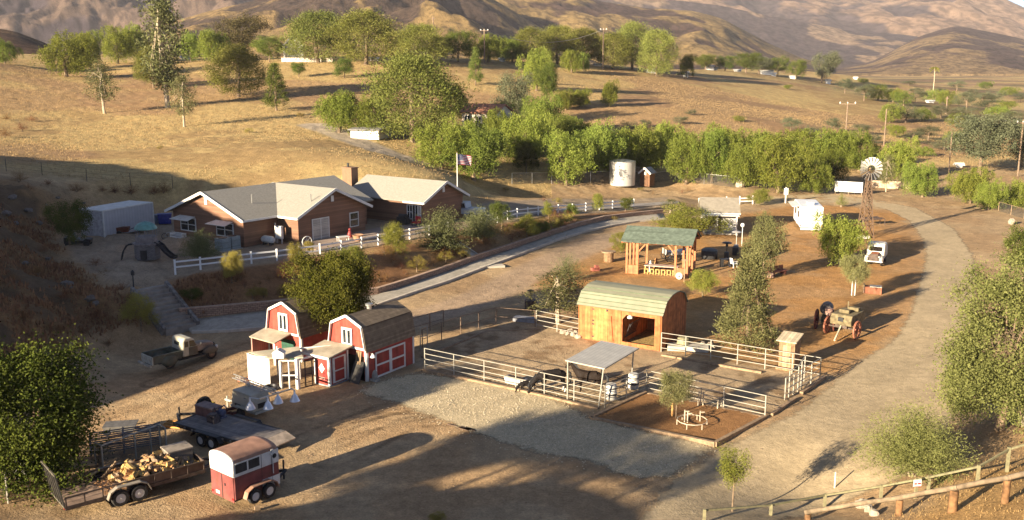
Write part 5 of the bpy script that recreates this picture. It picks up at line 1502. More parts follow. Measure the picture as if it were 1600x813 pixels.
m = MB(); m.b(BW * .42, BW * .93, -.02, -.004, 0, hE * .80); m.build('doorway', mat('dark_inside_paint', (0.012, 0.008, 0.006), .9), barn1)  # near-black panel on the closed wall, painting the unlit inside
m = MB(); m.lathe([(.17, 0), (.17, .22), (.26, .26), (.26, .36), (.2, .40), (.02, .42)], 14, (BW * .5, BLn * .45, hR + .02)); m.build('roof_vent', GALV, barn1, smooth=True)
lt = thing('barn_light', 'white bell lamp on the red barn side wall by the double doors', 'lamp', o_ , BA)
m = MB(); m.tube([(BW + .02, BLn * .07, hE * .87), (BW + .25, BLn * .07, hE * .9)], .025, 6); m.build('bracket', WHITE, lt); m = MB(); m.lathe([(.05, .12), (.12, .05), (.2, -.08)], 12, (BW + .25, BLn * .07, hE * .82)); m.build('lamp_shade', WHITE, lt)
gy = thing('pump_stand', 'grey small pump standing at the barn corner', 'pump', P(586, 596), BA)
m = MB(); m.box((0, 0, .1), (.5, .4, .2)); m.lathe([(.16, .2), (.2, .35), (.14, .65), (.05, .75)], 10); m.build('pump_body', mat('grey_stone_paint', (0.3, 0.28, 0.25), .8), gy)
mt = thing('rubber_mats', 'dark rubber mats leaning in the barn doorway', 'mat', o_ + Vector((math.cos(BA), math.sin(BA), 0)) * BW * .86, BA)
m = MB(); m.slab([(-.5, -.75, .02), (.35, -.75, .02), (.35, -.12, 1.35), (-.5, -.12, 1.3)], .07); m.build('mat', mat('grey_rubber', (0.07, 0.065, 0.06), .8), mt)
bd = thing('leaning_boards', 'long boards leaning against the barn doorway', 'board', o_ + Vector((math.cos(BA), math.sin(BA), 0)) * BW * .80, BA)
m = MB(); [m.beam((x_, -.35, .05), (x_ + .05, -.06, 2.0), .12, .05) for x_ in (-.15, .02, .18)]; m.build('board', TIMBER, bd)
# rear barn
rc = P(472, 568); RBW = BW * .94; ro = rc + Vector((math.cos(aw), math.sin(aw), 0)) * RBW
lo = reach(rc, aw, 421); RBW = lo; ro = rc + Vector((math.cos(aw), math.sin(aw), 0)) * RBW
hE2 = height_at(rc, 527); hR2 = height_at((rc + ro) / 2, 474)
barn2, pr2, rf2 = barn('red_barn', 'red barn behind the chicken run, partly hidden by the juniper', ro, BA, RBW, 4.2, hE2, DKSHING, kfit(RBW, hE2, hR2) * .98, kfit(RBW, hE2, hR2), .17, REDP, REDY)
barn_gable_window(barn2, RBW, hE2 + .35, hE2 + .35 + (hR2 - hE2) * .45)
m = MB(); m.b(RBW * .40, RBW * .82, -.03, -.004, 0, hE2 * .8); m.build('green_door', mat('dark_green_door', (0.02, 0.07, 0.045), .6), barn2)
aw_ = thing('lean_to', 'small open lean-to with a flat tan roof on the rear barn front', 'lean-to', ro, BA)
m = MB(); zz = height_at(ro, 518)
m.slab([(-.15, -1.6, zz), (RBW * .72, -1.6, zz - .1), (RBW * .72, -.08, zz + .22), (-.15, -.08, zz + .3)], .08); m.build('roof', TANRF, aw_)
m = MB(); m.b(-.1, 0, -1.5, -.05, 0, zz - .1); m.build('side_wall', mat('pinkish_board_wall', (0.38, 0.19, 0.15), .7, .1, 2, pattern='planks', axis='Y', pscale=5), aw_)
m = MB(); m.b(RBW * .66, RBW * .71, -1.55, -1.48, 0, zz - .18); m.build('post', WHITE, aw_)

# ------------------------------------------------------------------ chicken run and the little red coop
cc = P(515.5, 606); CW = reach(cc, aw, 493); CD = reach(cc, BA + math.pi / 2, 545)
co_ = cc + Vector((math.cos(aw), math.sin(aw), 0)) * CW
coop = thing('chicken_coop', 'little red coop with a white framed door and sloping tan roof', 'coop', co_, BA)
zl, zr = height_at(cc, 559), height_at(cc + Vector((-math.sin(BA), math.cos(BA), 0)) * CD, 543) 
m = MB(); m.prism([(0, .12), (CD, .12), (CD, zr), (0, zl)], 0, CW, 'X'); m.build('wall', mat('coop_red', (0.33, 0.045, 0.036), .65, .14, 2, dirt=.2), coop)
m = MB(); m.b(-.02, CW + .02, -.02, CD + .02, 0, .12); m.build('base', mat('blue_grey_base', (0.25, 0.27, 0.29), .8), coop)
m = MB(); m.slab([(-1.0, -.2, zl + .06), (CW + .2, -.2, zl + .06), (CW + .2, CD + .25, zr + .1), (-1.0, CD + .25, zr + .1)], .09); rf = m.build('roof', TANRF, coop)
m = MB(); m.b(-1.0, CW + .2, -.24, -.2, zl - .09, zl + .07); m.build('fascia', WHITE, rf)
m = MB()
for x_ in (.05, CW - .05): m.b(x_ - .06, x_ + .06, -.04, 0, .12, zl - .05)
for y_, zt in ((.05, zl), (CD - .08, zr - .12)): m.b(CW + .002, CW + .04, y_ - .05, y_ + .08, .12, zt - .04)
m.build('white_trim', WHITE, coop)
m = MB(); s_ = .26; m.prism([(CW * .5, zl * .60 - s_ * 1.3), (CW * .5 + s_, zl * .60), (CW * .5, zl * .60 + s_ * 1.3), (CW * .5 - s_, zl * .60)], -.03, -.002, 'Y'); m.build('white_diamond', WHITE, coop)
m = MB(); m.b(CW * .3, CW * .7, -.03, -.002, .45, .6); m.build('vent_flap', mat('pink_vent', (0.5, 0.3, 0.25), .7), coop)
d = MB(); d.b(CW + .012, CW + .045, CD * .16, CD * .86, .2, zr * .84); dd = d.build('door', OFFW, coop)
d = MB(); d.b(CW + .046, CW + .055, CD * .27, CD * .75, .3, zr * .42); d.b(CW + .046, CW + .055, CD * .27, CD * .75, zr * .46, zr * .8); d.build('door_panel', mat('coop_red', ()), dd)
# the run
run = thing('chicken_run', 'white posted wire chicken run with a solid pale end panel', 'chicken run', co_, BA)
pe = P(423, 603); ex = -((pe - co_).dot(Vector((-math.cos(BA), -math.sin(BA), 0))))
e0 = P(388, 601); lx = min(-2.6, (P(390, 600) - co_).dot(Vector((math.cos(BA), math.sin(BA), 0))))
zr_ = height_at(P(405, 603), 556)
def runp(u, v): q = P(u, v) - co_; return (q.dot(Vector((math.cos(BA), math.sin(BA), 0))), q.dot(Vector((-math.sin(BA), math.cos(BA), 0))))
pa, pb = runp(389, 598), runp(423, 604); pc, pd = runp(440, 609), runp(466, 609)
m = MB()
for k in range(10):
    t0, t1 = k / 10, (k + 1) / 10
    f = lambda t: (pa[0] + (pb[0] - pa[0]) * t, pa[1] + (pb[1] - pa[1]) * t + .28 * math.sin(t * math.pi) * -1, 0)
    a, b = f(t0), f(t1); m.beam((a[0], a[1], zr_ / 2), (b[0], b[1], zr_ / 2), .06, zr_)
m.build('end_panel', WHITE, run)
FR = []
m = MB(); zt_ = zr_ + .02
m.slab([(pa[0], pa[1] + .1, zt_), (pb[0] + .1, pb[1] - .2, zt_ - .05), (pd[0] + .3, pd[1] + .25, zt_ + .1), (pa[0] + 2.4, pa[1] + 2.2, zt_ + .25)], .08); m.build('roof', TANRF, run)
def post(q, z, w=.13, nm='post'): m_ = MB(); m_.b(q[0] - w / 2, q[0] + w / 2, q[1] - w / 2, q[1] + w / 2, 0, z); return m_.build(nm, WHITE, run)
post(pc, zt_ - .1, .14); post(pd, zt_, .2); mid = ((pc[0] + pd[0]) / 2, (pc[1] + pd[1]) / 2); post(mid, zt_ - .1, .07)
m = MB()
for z_ in (.95, zt_ - .12): m.beam((pc[0], pc[1], z_), (pd[0], pd[1], z_), .06, .08)
m.beam((pd[0], pd[1], zt_ - .05), (0, 0, zl - .1), .08, .12); m.beam((pa[0] + 2.4, pa[1] + 2.2, zt_ + .1), (CW * .3, CD, zr), .08, .1); m.build('rail', WHITE, run)
g0, g1 = runp(478, 606), runp(489, 604)
m = MB()
for q in (g0, g1): m.b(q[0] - .03, q[0] + .03, q[1] - .03, q[1] + .03, 0, zl * .9)
for z_ in (.06, zl * .45, zl * .88): m.beam((g0[0], g0[1], z_), (g1[0], g1[1], z_), .05, .05)
m.build('gate', DARKM, run)
bk = [(pa[0] + .6, pa[1] + 2.0), (pa[0] + 1.5, pa[1] + 2.1), (pa[0] + 2.4, pa[1] + 2.2)]
for q in bk: post(q, zt_, .1)
def mesh_mat(name, col, fac=.25, sc=22.0):
    m_ = bpy.data.materials.new(name); m_.use_nodes = True; nt = m_.node_tree; L = nt.links.new; b = nt.nodes['Principled BSDF']
    tc = _n(nt, 'ShaderNodeTexCoord'); mp = _n(nt, 'ShaderNodeMapping'); mp.inputs['Rotation'].default_value = (.6, .7, .8); L(tc.outputs['Object'], mp.inputs[0])
    acc = None
    for d_ in ('X', 'Y'):
        w_ = _n(nt, 'ShaderNodeTexWave', bands_direction=d_); w_.inputs['Scale'].default_value = sc; L(mp.outputs[0], w_.inputs['Vector'])
        g = _n(nt, 'ShaderNodeMath', operation='GREATER_THAN'); L(w_.outputs['Fac'], g.inputs[0]); g.inputs[1].default_value = 1 - fac * .6
        if acc is None: acc = g.outputs[0]
        else: mx = _n(nt, 'ShaderNodeMath', operation='MAXIMUM'); L(acc, mx.inputs[0]); L(g.outputs[0], mx.inputs[1]); acc = mx.outputs[0]
    L(acc, b.inputs['Alpha']); b.inputs['Base Color'].default_value = col + (1,); b.inputs['Roughness'].default_value = .9; b.inputs['Specular IOR Level'].default_value = .05
    return m_
CHAIN = mesh_mat('chain_link_wire', (0.10, 0.095, 0.085), .05); 
tire = thing('spare_tyre', 'black tyre lying in front of the chicken run', 'tyre', P(424, 609))
m = MB(); m.lathe([(.32, 0), (.5, .02), (.55, .12), (.5, .24), (.32, .26), (.28, .13)], 18); m.build('tyre', DARKM, tire, smooth=True)
br = thing('rubbish_heap', 'small heap of rusty scrap at the end of the chicken run', 'scrap', P(386, 597))
m = MB(); rg = random.Random(3)
for k in range(14): m.box((rg.uniform(-.5, .3), rg.uniform(-.3, .5), rg.uniform(.06, .25)), (rg.uniform(.15, .5), rg.uniform(.05, .2), rg.uniform(.05, .2)), rg.uniform(0, 3))
m.build('scrap', mat('rust_scrap', (0.22, 0.08, 0.04), .9, .4, 4), br)
wb = thing('white_duck_box', 'white box with a lamp on the roof edge of the chicken run', 'box', P(436, 560, zr_ + .1))
m = MB(); m.box((0, 0, .22), (.7, .5, .35)); m.prism([(-.4, .38), (.4, .38), (0, .62)], -.3, .3, 'Y'); m.build('box', OFFW, wb)

# ------------------------------------------------------------------ wooden horse shed with the green roof
sc_ = P(1031, 549); SA = ang(P(905, 529), sc_); SW = (sc_ - P(905, 529)).length
so_ = P(905, 529)
SD = reach(sc_, SA + math.pi / 2, 1069)
hE3 = height_at(so_, 473); hR3 = None
shed = thing('horse_shed', 'orange cedar horse shed with a sage green rounded roof and open stall', 'shed', so_, SA)
prof3 = [(SD / 2, hE3), (SD * .37, hE3 + .66), (SD * .16, hE3 + .98), (0, hE3 + 1.02)]
OPX0, OPX1 = SW * .54, SW * .93; OPZ = hE3 * .84
m = MB(); T3 = .1                                     # front wall pieces around the opening
m.b(0, OPX0, 0, T3, 0, hE3); m.b(OPX1, SW, 0, T3, 0, hE3); m.b(OPX0, OPX1, 0, T3, OPZ, hE3); m.b(OPX0, OPX1, 0, T3, 0, .28)
m.prism([(OPX0, OPZ), (OPX0, OPZ - .35), (OPX0 + .3, OPZ)], .002, T3 - .002, 'Y')
m.b(0, SW, SD - T3, SD, 0, hE3); m.build('front_wall', CEDAR, shed)
poly = [(0, 0), (SD, 0)] + [(SD / 2 + p[0], p[1]) for p in prof3] + [(SD / 2 - p[0], p[1]) for p in prof3[::-1][1:]]
m = MB(); m.prism(poly, SW + .003, SW + .09, 'X'); m.prism(poly, -.09, -.003, 'X'); m.prism([(p, q) for p, q in poly], OPX0 - .12, OPX0 - .04, 'X'); m.build('end_wall', CEDARY, shed)
m = MB(); pts = [(SD / 2 + p[0], p[1]) for p in prof3]; pts[0] = (SD + .12, hE3 - .22)
L_ = pts + [(SD - p[0], p[1]) for p in pts[::-1][1:]]
for (a, b), (c, d) in zip(L_[:-1], L_[1:]):
    q = [Vector((-.2, a, b + .1)), Vector((-.2, c, d + .1)), Vector((SW + .2, c, d + .1)), Vector((SW + .2, a, b + .1))]
    m.slab(q, .07)
rf3 = m.build('roof', GREENRF, shed)
m = MB()
for f_, zz in ((.18, 0), (.5, 0), (.82, 0)):
    a, b = Vector((0, SD - pts[0][0], pts[0][1])), Vector((0, SD - pts[1][0], pts[1][1])); q = a.lerp(b, f_); m.beam((-.2, q.y - .07, q.z + .12), (SW + .2, q.y - .07, q.z + .12), .03, .05)
a, b = Vector((0, SD - pts[1][0], pts[1][1])), Vector((0, SD - pts[2][0], pts[2][1]))
for f_ in (.0, .55): q = a.lerp(b, f_); m.beam((-.2, q.y - .02, q.z + .13), (SW + .2, q.y - .02, q.z + .13), .03, .05)
m.build('roof_seam', mat('dark_green_seam', (0.10, 0.13, 0.075), .7), rf3)
d = MB(); d.b(SW * .17, SW * .36, -.03, -.004, .12, hE3 * .93); dd = d.build('door', mat('pale_cedar_door', (0.50, 0.19, 0.065), .8, .2, 2.5, pattern='planks', axis='X', pscale=4.5, pcol=(0.28, 0.10, 0.03)), shed)
h_ = MB()
for z_ in (.3, hE3 * .45, hE3 * .55, hE3 * .86): h_.b(SW * .165, SW * .19, -.05, -.031, z_, z_ + .1)
h_.b(SW * .34, SW * .36, -.05, -.031, hE3 * .86, hE3 * .92); h_.build('hinges', DARKM, dd)
m = MB(); m.beam((SW * .40, -.02, 2.1), (SW * .43, -.02, .2), .03, .1); m.b(SW * .93 + .02, SW - .01, -.035, -.003, 0, hE3 - .1); m.build('wall_batten', CEDAR, shed)
m = MB(); m.b(0, SW, .12, SD - .1, .0, .06); m.build('straw_floor', mat('straw_bedding', (0.36, 0.24, 0.09), .95, .3, 8), shed)
hn = thing('hanging_lamp', 'small pale lamp hanging in the shed opening', 'lamp', so_, SA); m = MB(); m.lathe([(.03, OPZ - .05), (.2, OPZ - .18), (.22, OPZ - .3), (.05, OPZ - .35)], 10, (OPX0 + .45, .35, 0)); m.build('lamp_shade', OFFW, hn)
rk = thing('hay_rack', 'dark barred hay rack on the inside wall of the shed', 'rack', so_, SA); m = MB()
for k in range(7): m.beam((OPX0 + .02, .6 + k * .28, .5), (OPX0 + .35, .6 + k * .28, 1.5), .04, .04)
for z_, x_ in ((.5, .02), (1.5, .35)): m.beam((OPX0 + x_, .5, z_), (OPX0 + x_, 2.5, z_), .05, .05)
m.build('bars', DARKM, rk)

# ------------------------------------------------------------------ timber pavilion
def pav():
    A, B = P(977, 430), P(1071, 437); an_ = ang(A, B); Wp = reach(A, an_, 1074); D = 4.6
    t = thing('pavilion', 'open redwood pavilion with a green shingle roof', 'pavilion', A, an_)
    ez = height_at(A, 378)
    m = MB(); m.b(-.1, Wp + .1, -.1, D + .1, -.1, .08); m.build('floor_slab', CONC, t)
    xs = [.1, Wp * .19, Wp * .80, Wp - .1]
    for x_ in xs:
        for y_ in (.1, D - .1): m = MB(); m.b(x_ - .1, x_ + .1, y_ - .1, y_ + .1, .08, ez - .1); m.build('post', REDWOOD, t)
    for x_ in (.1, Wp - .1):
        for y_ in (D * .33, D * .67): m = MB(); m.b(x_ - .08, x_ + .08, y_ - .08, y_ + .08, .08, ez - .1); m.build('post', REDWOOD, t)
    m = MB()
    for y_ in (.1, D - .1): m.b(-.35, Wp + .35, y_ - .09, y_ + .09, ez - .1, ez + .12)
    for x_ in (.1, Wp - .1): m.b(x_ - .09, x_ + .09, .19, D - .19, ez - .098, ez + .1)
    for y_ in (.1, D - .1):
        for x_, s in ((xs[1], 1), (xs[2], -1)): m.beam((x_ + s * .08, y_, ez - .9), (x_ + s * .75, y_, ez - .12), .1, .12)
    for x_ in np.linspace(0, Wp, 9): m.b(x_ - .04, x_ + .04, -.42, -.0, ez + .0, ez + .13)
    m.build('beams', REDWOOD, t)
    for x0, x1 in ((xs[0] + .1, xs[1] - .1), (xs[2] + .1, xs[3] - .1)):
        m = MB(); m.b(x0, x1, .04, .16, .08, 1.05); m.build('half_wall', mat('redwood_boards', (0.43, 0.155, 0.07), .7, .14, 3, pattern='planks', axis='X', pscale=6), t)
    for y0, y1 in ((.2, D * .33 - .08), (D * .67 + .08, D - .2)):
        m = MB(); m.b(Wp - .16, Wp - .04, y0, y1, .08, 1.05); m.build('half_wall', mat('redwood_boards', ()), t)
    rz = 1.25; m = MB(); ov = .45
    for s in (-1, 1):
        ye = D / 2 + s * (D / 2 + ov); m.slab([(-.45, ye, ez + .12), (-.45, D / 2, ez + rz), (Wp + .45, D / 2, ez + rz), (Wp + .45, ye, ez + .12)], .1)
    m.build('roof', GREENSH, t)
    m = MB()
    for x_ in (-.3, Wp + .3):
        for s in (-1, 1): m.beam((x_, D / 2 + s * (D / 2 + ov), ez + .02), (x_, D / 2, ez + rz - .12), .08, .16)
    for x_ in (.1, Wp - .1): m.b(x_ - .07, x_ + .07, D / 2 - .07, D / 2 + .07, ez + .1, ez + rz - .1)
    m.build('gable_truss', REDWOOD, t)
    def inp(name, label, cat, x, y, rz_=0): p_ = A + Vector((math.cos(an_), math.sin(an_), 0)) * x + Vector((-math.sin(an_), math.cos(an_), 0)) * y; return thing(name, label, cat, p_ + Vector((0, 0, .08)), an_ + rz_)
    tb = inp('long_table', 'long pale topped table under the pavilion roof', 'table', Wp * .55, 1.15)
    L2 = Wp * .27
    m = MB(); m.b(-L2, L2, -.45, .45, .82, .9); m.build('tabletop', mat('pinkish_table_top', (0.52, 0.36, 0.29), .6), tb)
    YW = mat('honey_pine', (0.58, 0.36, 0.12), .6)
    for x_ in (-L2 + .1, L2 - .1):
        for y_ in (-.35, .35): m = MB(); m.b(x_ - .05, x_ + .05, y_ - .05, y_ + .05, 0, .82); m.build('leg', YW, tb)
    gp = 'honey coloured stools along the pavilion table'
    first = None
    for k in range(6):
        x_ = Wp * .55 - L2 + .25 + k * (2 * L2 - .5) / 5
        if first is None:
            first = inp('wooden_stool', 'honey coloured wooden stool tucked under the long pavilion table', 'stool', x_, .55); first['group'] = gp
            m = MB(); m.b(-.2, .2, -.18, .18, .56, .62); m.build('seat', YW, first)
            for sx in (-.16, .16):
                for sy in (-.14, .14): m = MB(); m.b(sx - .025, sx + .025, sy - .025, sy + .025, 0, .56); m.build('leg', YW, first)
            m = MB(); m.beam((-.16, -.14, .2), (.16, -.14, .2), .03, .04); m.build('stretcher', YW, first)
        else:
            s2 = copy_tree(first); p_ = A + Vector((math.cos(an_), math.sin(an_), 0)) * x_ + Vector((-math.sin(an_), math.cos(an_), 0)) * .55; s2.location = p_ + Vector((0, 0, .08))
    cl = inp('water_cooler', 'white cooler standing inside the pavilion at its left', 'cooler', Wp * .34, 1.7)
    m = MB(); m.lathe([(.2, 0), (.22, .1), (.22, .9), (.16, 1.0)], 14); m.build('body', WHITE, cl, smooth=True); m = MB(); m.ball((0, 0, 1.1), (.16, .16, .14)); m.build('cap', OFFW, cl, smooth=True)
    bl = inp('wall_sign', 'brown wooden bear shaped carving on a pavilion post', 'carving', Wp * .40, 2.9)
    m = MB(); m.lathe([(.18, .0), (.26, .3), (.2, .8), (.1, .95)], 9); m.ball((0, 0, 1.08), .17); m.build('figure', mat('carved_wood', (0.4, 0.2, 0.08), .8), bl, smooth=True)
    rl = thing('hose_reel', 'round pale wheel leaning on the front right post of the pavilion', 'wheel', G(1061, 437), an_)
    m = MB(); m.lathe([(.1, -.05), (.3, -.07), (.34, 0), (.3, .07), (.1, .05)], 16, (0, 0, .34), axis='Y'); m.build('rim', OFFW, rl, smooth=True); m = MB(); m.lathe([(.09, -.08), (.09, .08)], 10, (0, 0, .34), axis='Y'); m.build('hub', DARKM, rl)
    pst = thing('hitching_post', 'dark thin post in front of the pavilion', 'post', G(1069, 441)); m = MB(); m.tube([(0, 0, 0), (0, 0, 2.2)], .06, 8); m.build('post', TIMBER, pst); m = MB(); m.b(-.3, .3, -.04, .04, 2.05, 2.2); m.build('crossbar', TIMBER, pst)
    return t, A, an_, Wp
pavilion, PA, PAN, PW_ = pav()
# wagon seen through the pavilion
def spoked(par, x, y, r, m_, nm='wheel', w=.07, ns=10, ax='Y'):
    b_ = MB(); n = 22
    for k in range(n):
        a, c2 = 6.283 * k / n, 6.283 * (k + 1) / n; b_.tube([(r * math.cos(a), 0, r * math.sin(a)), (r * math.cos(c2), 0, r * math.sin(c2))], w * .6, 5)
    w_ = b_.build(nm, m_, par, loc=(x, y, r))
    b_ = MB()
    for k in range(ns): a = 6.283 * k / ns; b_.beam((0, 0, 0), (r * math.cos(a), 0, r * math.sin(a)), .04, .04)
    b_.build('spokes', m_, w_); b_ = MB(); b_.lathe([(.05, -.13), (.10, -.1), (.10, .1), (.05, .13)], 10, axis='Y'); b_.build('hub', m_, w_)
    return w_
cw = thing('carriage', 'pale bodied carriage with dark wheels behind the pavilion', 'carriage', G(1056, 407), R(10))
m = MB(); m.prism([(-1.3, .7), (1.2, .7), (1.5, 1.2), (.4, 1.1), (.2, 1.0), (-1.0, 1.0), (-1.3, 1.3)], -.55, .55); m.build('body', OFFW, cw)
for x_ in (-.9, .9):
    for y_ in (-.7, .7): spoked(cw, x_, y_, .5, DARKM)
# heaters, bins, drums about the pavilion
def heater(u, v, vt, lb, dark=False):
    p_ = G(u, v); h = height_at(p_, vt); t = thing('patio_heater', lb, 'patio heater', p_); M_ = mat('black_heater_metal', (0.04, 0.04, 0.04), .4) if dark else mat('pale_heater_metal', (0.45, 0.42, 0.38), .4, metal=.3)
    m = MB(); m.lathe([(.25, 0), (.25, .6), (.2, .7), (.04, .72)], 14); m.build('base', M_, t, smooth=True); m = MB(); m.tube([(0, 0, .7), (0, 0, h - .3)], .04, 8); m.lathe([(.04, h - .6), (.12, h - .5), (.14, h - .2), (.05, h - .15)], 10); m.build('pole', M_, t)
    m = MB(); m.lathe([(.55, h - .14), (.4, h - .04), (.05, h)], 16); m.build('reflector', M_, t, smooth=True)
heater(1150, 392, 361, 'pale patio heater beyond the right end of the pavilion'); heater(1135, 404, 378, 'dark patio heater nearest the pavilion', True)
gl_ = thing('globe_lamp', 'white globe lamp on a pole by the white cottage', 'lamp', G(1159, 384)); h = height_at(gl_.location, 350)
m = MB(); m.tube([(0, 0, 0), (0, 0, h - .3)], .04, 8); m.build('pole', OFFW, gl_); m = MB(); m.ball((0, 0, h - .15), .24, 14, 8); m.build('globe', WHITE, gl_, smooth=True)
for u, v, lb, r, hh in ((1108, 404, 'dark covered round spa at the right end of the pavilion', .85, .95), (1149, 399, 'dark barrel barbecue behind the pavilion heaters', .35, .9)):
    t = thing('covered_tub' if r > .5 else 'barrel_grill', lb, 'tub' if r > .5 else 'barbecue', G(u, v)); m = MB(); m.lathe([(r * .95, 0), (r, .1), (r, hh * .85), (r * .9, hh)], 18); m.build('body', DARKM, t, smooth=True); m = MB(); m.lathe([(r * 1.03, hh - .05), (r * .8, hh + .08), (.05, hh + .1)], 18); m.build('cover', mat('grey_cover', (0.13, 0.13, 0.12), .7), t, smooth=True)
for u, v, lb in ((951, 409, 'round wooden cable reel table left of the pavilion'),):
    t = thing('cable_reel', lb, 'table', G(u, v)); m = MB(); m.lathe([(.5, 0), (.5, 1.0)], 14); m.build('drum', OLDWOOD, t); m = MB(); m.lathe([(.75, 1.0), (.75, 1.1)], 18); m.build('tabletop', TIMBER, t)
fire = thing('fire_ring', 'small reddish toy truck shaped planter on the dirt left of the pavilion', 'planter', G(930, 424), R(20)); m = MB(); m.box((0, 0, .2), (.8, .45, .3)); m.box((.15, 0, .45), (.35, .4, .25)); m.build('box', mat('pale_red_paint', (0.4, 0.13, 0.09), .7), fire)
gt = thing('grill_table', 'dark table with folded legs right of the pavilion', 'table', G(1134, 417), R(10)); m = MB(); m.b(-.6, .6, -.35, .35, .75, .82); m.build('tabletop', DARKM, gt)
for s in (-.45, .45): m = MB(); m.b(s - .12, s + .12, -.25, .25, 0, .75); m.build('leg', DARKM, gt)
CH_ = mat('white_garden_plastic', (0.78, 0.77, 0.74), .5)
def garden_chair(u, v, rz, lb, sc=1.0):
    t = thing('garden_chair', lb, 'chair', G(u, v), rz, sc=sc)
    m = MB(); m.b(-.28, .28, -.28, .28, .40, .45); m.build('seat', CH_, t); m = MB(); m.slab([(-.28, .25, .45), (.28, .25, .45), (.25, .40, 1.0), (-.25, .40, 1.0)], .04); m.build('backrest', CH_, t)
    for sx in (-.25, .25):
        for sy in (-.24, .24): m = MB(); m.b(sx - .03, sx + .03, sy - .03, sy + .03, 0, .4); m.build('leg', CH_, t)
        m = MB(); m.b(sx - .03, sx + .03, -.25, .3, .62, .66); m.b(sx - .025, sx + .025, -.25, -.2, .45, .62); m.build('armrest', CH_, t)
garden_chair(1311, 411, R(200), 'white garden chair under the pepper tree near the old cream car', 1.25)
garden_chair(1146, 418, R(120), 'white garden chair beside the dark table by the pavilion')

# ------------------------------------------------------------------ outhouse, white cottage, water tank, pump house
oh0, oh1 = P(1215.5, 574), P(1245, 579); oa = ang(oh0, oh1); ow = reach(oh0, oa, 1240); od = 1.25
oh = thing('outhouse', 'narrow weathered wooden outhouse with a slanted pale roof by the corral corner', 'outhouse', oh0, oa); hz_ = height_at(oh0, 530)
m = MB(); m.b(0, ow, 0, od, 0, hz_ - .1); m.build('wall', OLDWOOD, oh)
m = MB(); m.slab([(-.15, -.25, hz_ - .02), (ow + .15, -.25, hz_ - .02), (ow + .15, od + .15, hz_ + .25), (-.15, od + .15, hz_ + .25)], .08); m.build('roof', mat('pale_boards', (0.50, 0.41, 0.28), .8, .12, 3, pattern='planks', axis='X', pscale=5), oh)
m = MB(); m.b(ow * .24, ow * .76, -.04, -.004, .1, hz_ * .82); d_ = m.build('door', mat('grey_brown_door', (0.36, 0.24, 0.14), .8, .2, 4, pattern='planks', axis='X', pscale=7), oh); m = MB(); m.b(ow * .70, ow * .74, -.08, -.041, hz_ * .4, hz_ * .46); m.build('handle', DARKM, d_)
m = MB(); m.b(-.03, ow + .03, -.5, -.05, 0, .12); m.build('step', OLDWOOD, oh)

c0 = P(1098, 362, .5); ca = R(-8); cwid = reach(c0, ca, 1150); cd = 5.0
cot = thing('cottage', 'small white cottage with a grey roof behind the pavilion', 'cottage', c0, ca); ch_ = height_at(c0, 331)
m = MB(); m.prism([(0, 0), (cd, 0), (cd, ch_), (cd / 2, ch_ + 1.3), (0, ch_)], 0, cwid, 'X'); m.build('wall', WHITE, cot)
m = MB()
for s in (-1, 1): ye = cd / 2 + s * (cd / 2 + .5); m.slab([(-.4, ye, ch_ - .1), (-.4, cd / 2, ch_ + 1.45), (cwid + .4, cd / 2, ch_ + 1.45), (cwid + .4, ye, ch_ - .1)], .14)
rf = m.build('roof', mat('grey_cottage_shingles', (0.27, 0.235, 0.185), .9, .1, 2), cot); m = MB(); m.b(-.4, cwid + .4, -.58, -.5, ch_ - .32, ch_ - .06); m.build('fascia', WHITE, rf)
window(cot, cwid * .15, cwid * .38, .9, ch_ - .6, 0, 2, 1); window(cot, cwid * .45, cwid * .55, .1, ch_ - .4, 0, 1, 1, name='door')
m = MB(); m.b(0, cwid, -1.4, -.02, -.1, .06); m.build('porch', CONC, cot)
for x_ in (.1, cwid - .1): m = MB(); m.b(x_ - .08, x_ + .08, -1.3, -1.14, .06, ch_ - .2); m.build('post', WHITE, cot)
m = MB(); m.slab([(-.2, -1.5, ch_ - .2), (cwid + .2, -1.5, ch_ - .2), (cwid + .2, -.02, ch_ - .04), (-.2, -.02, ch_ - .04)], .08); m.build('porch_roof', OFFW, cot)

tp = G(972, 289); tr_ = 20.5 / FP * (tp.y * CT) ; th_ = height_at(tp, 252)
tk = thing('water_tank', 'big round galvanised water tank at the edge of the trees', 'tank', tp)
m = MB(); pr = []
for k in range(13):
    z = th_ * k / 12; pr += [(tr_, z), (tr_ * 1.006, z + th_ / 24)]
m.lathe(pr[:-1], 40); m.build('shell', mat('bright_galvanised_sheet', (0.56, 0.54, 0.49), .45, .02, .6, metal=.35), tk, smooth=True)
m = MB(); m.lathe([(tr_ * 1.02, th_ - .03), (tr_ * 1.02, th_ + .03), (tr_ * .5, th_ + .25), (.05, th_ + .35)], 40); m.build('lid', GALV, tk)
ph0 = G(1000, 291); ph = thing('pump_house', 'small brown pump house with white roof edges beside the water tank', 'shed', ph0, R(-30)); k_ = height_at(ph0, 270)
pw_ = 1.5 * k_ / 2.0; m = MB(); m.prism([(0, 0), (pw_, 0), (pw_, k_), (pw_ / 2, k_ * 1.33), (0, k_)], 0, pw_ * 1.3, 'Y'); m.build('wall', mat('dark_brown_boards', (0.17, 0.085, 0.045), .8), ph)
m = MB(); m2 = MB()
for s in (-1, 1):
    xe = pw_ / 2 + s * (pw_ / 2 + .25); m.slab([(xe, -.25, k_ - .1), (pw_ / 2, -.25, k_ * 1.33 + .12), (pw_ / 2, pw_ * 1.5, k_ * 1.33 + .12), (xe, pw_ * 1.5, k_ - .1)], .1); m2.beam((xe, -.3, k_ - .12), (pw_ / 2, -.3, k_ * 1.33 + .1), .06, .26)
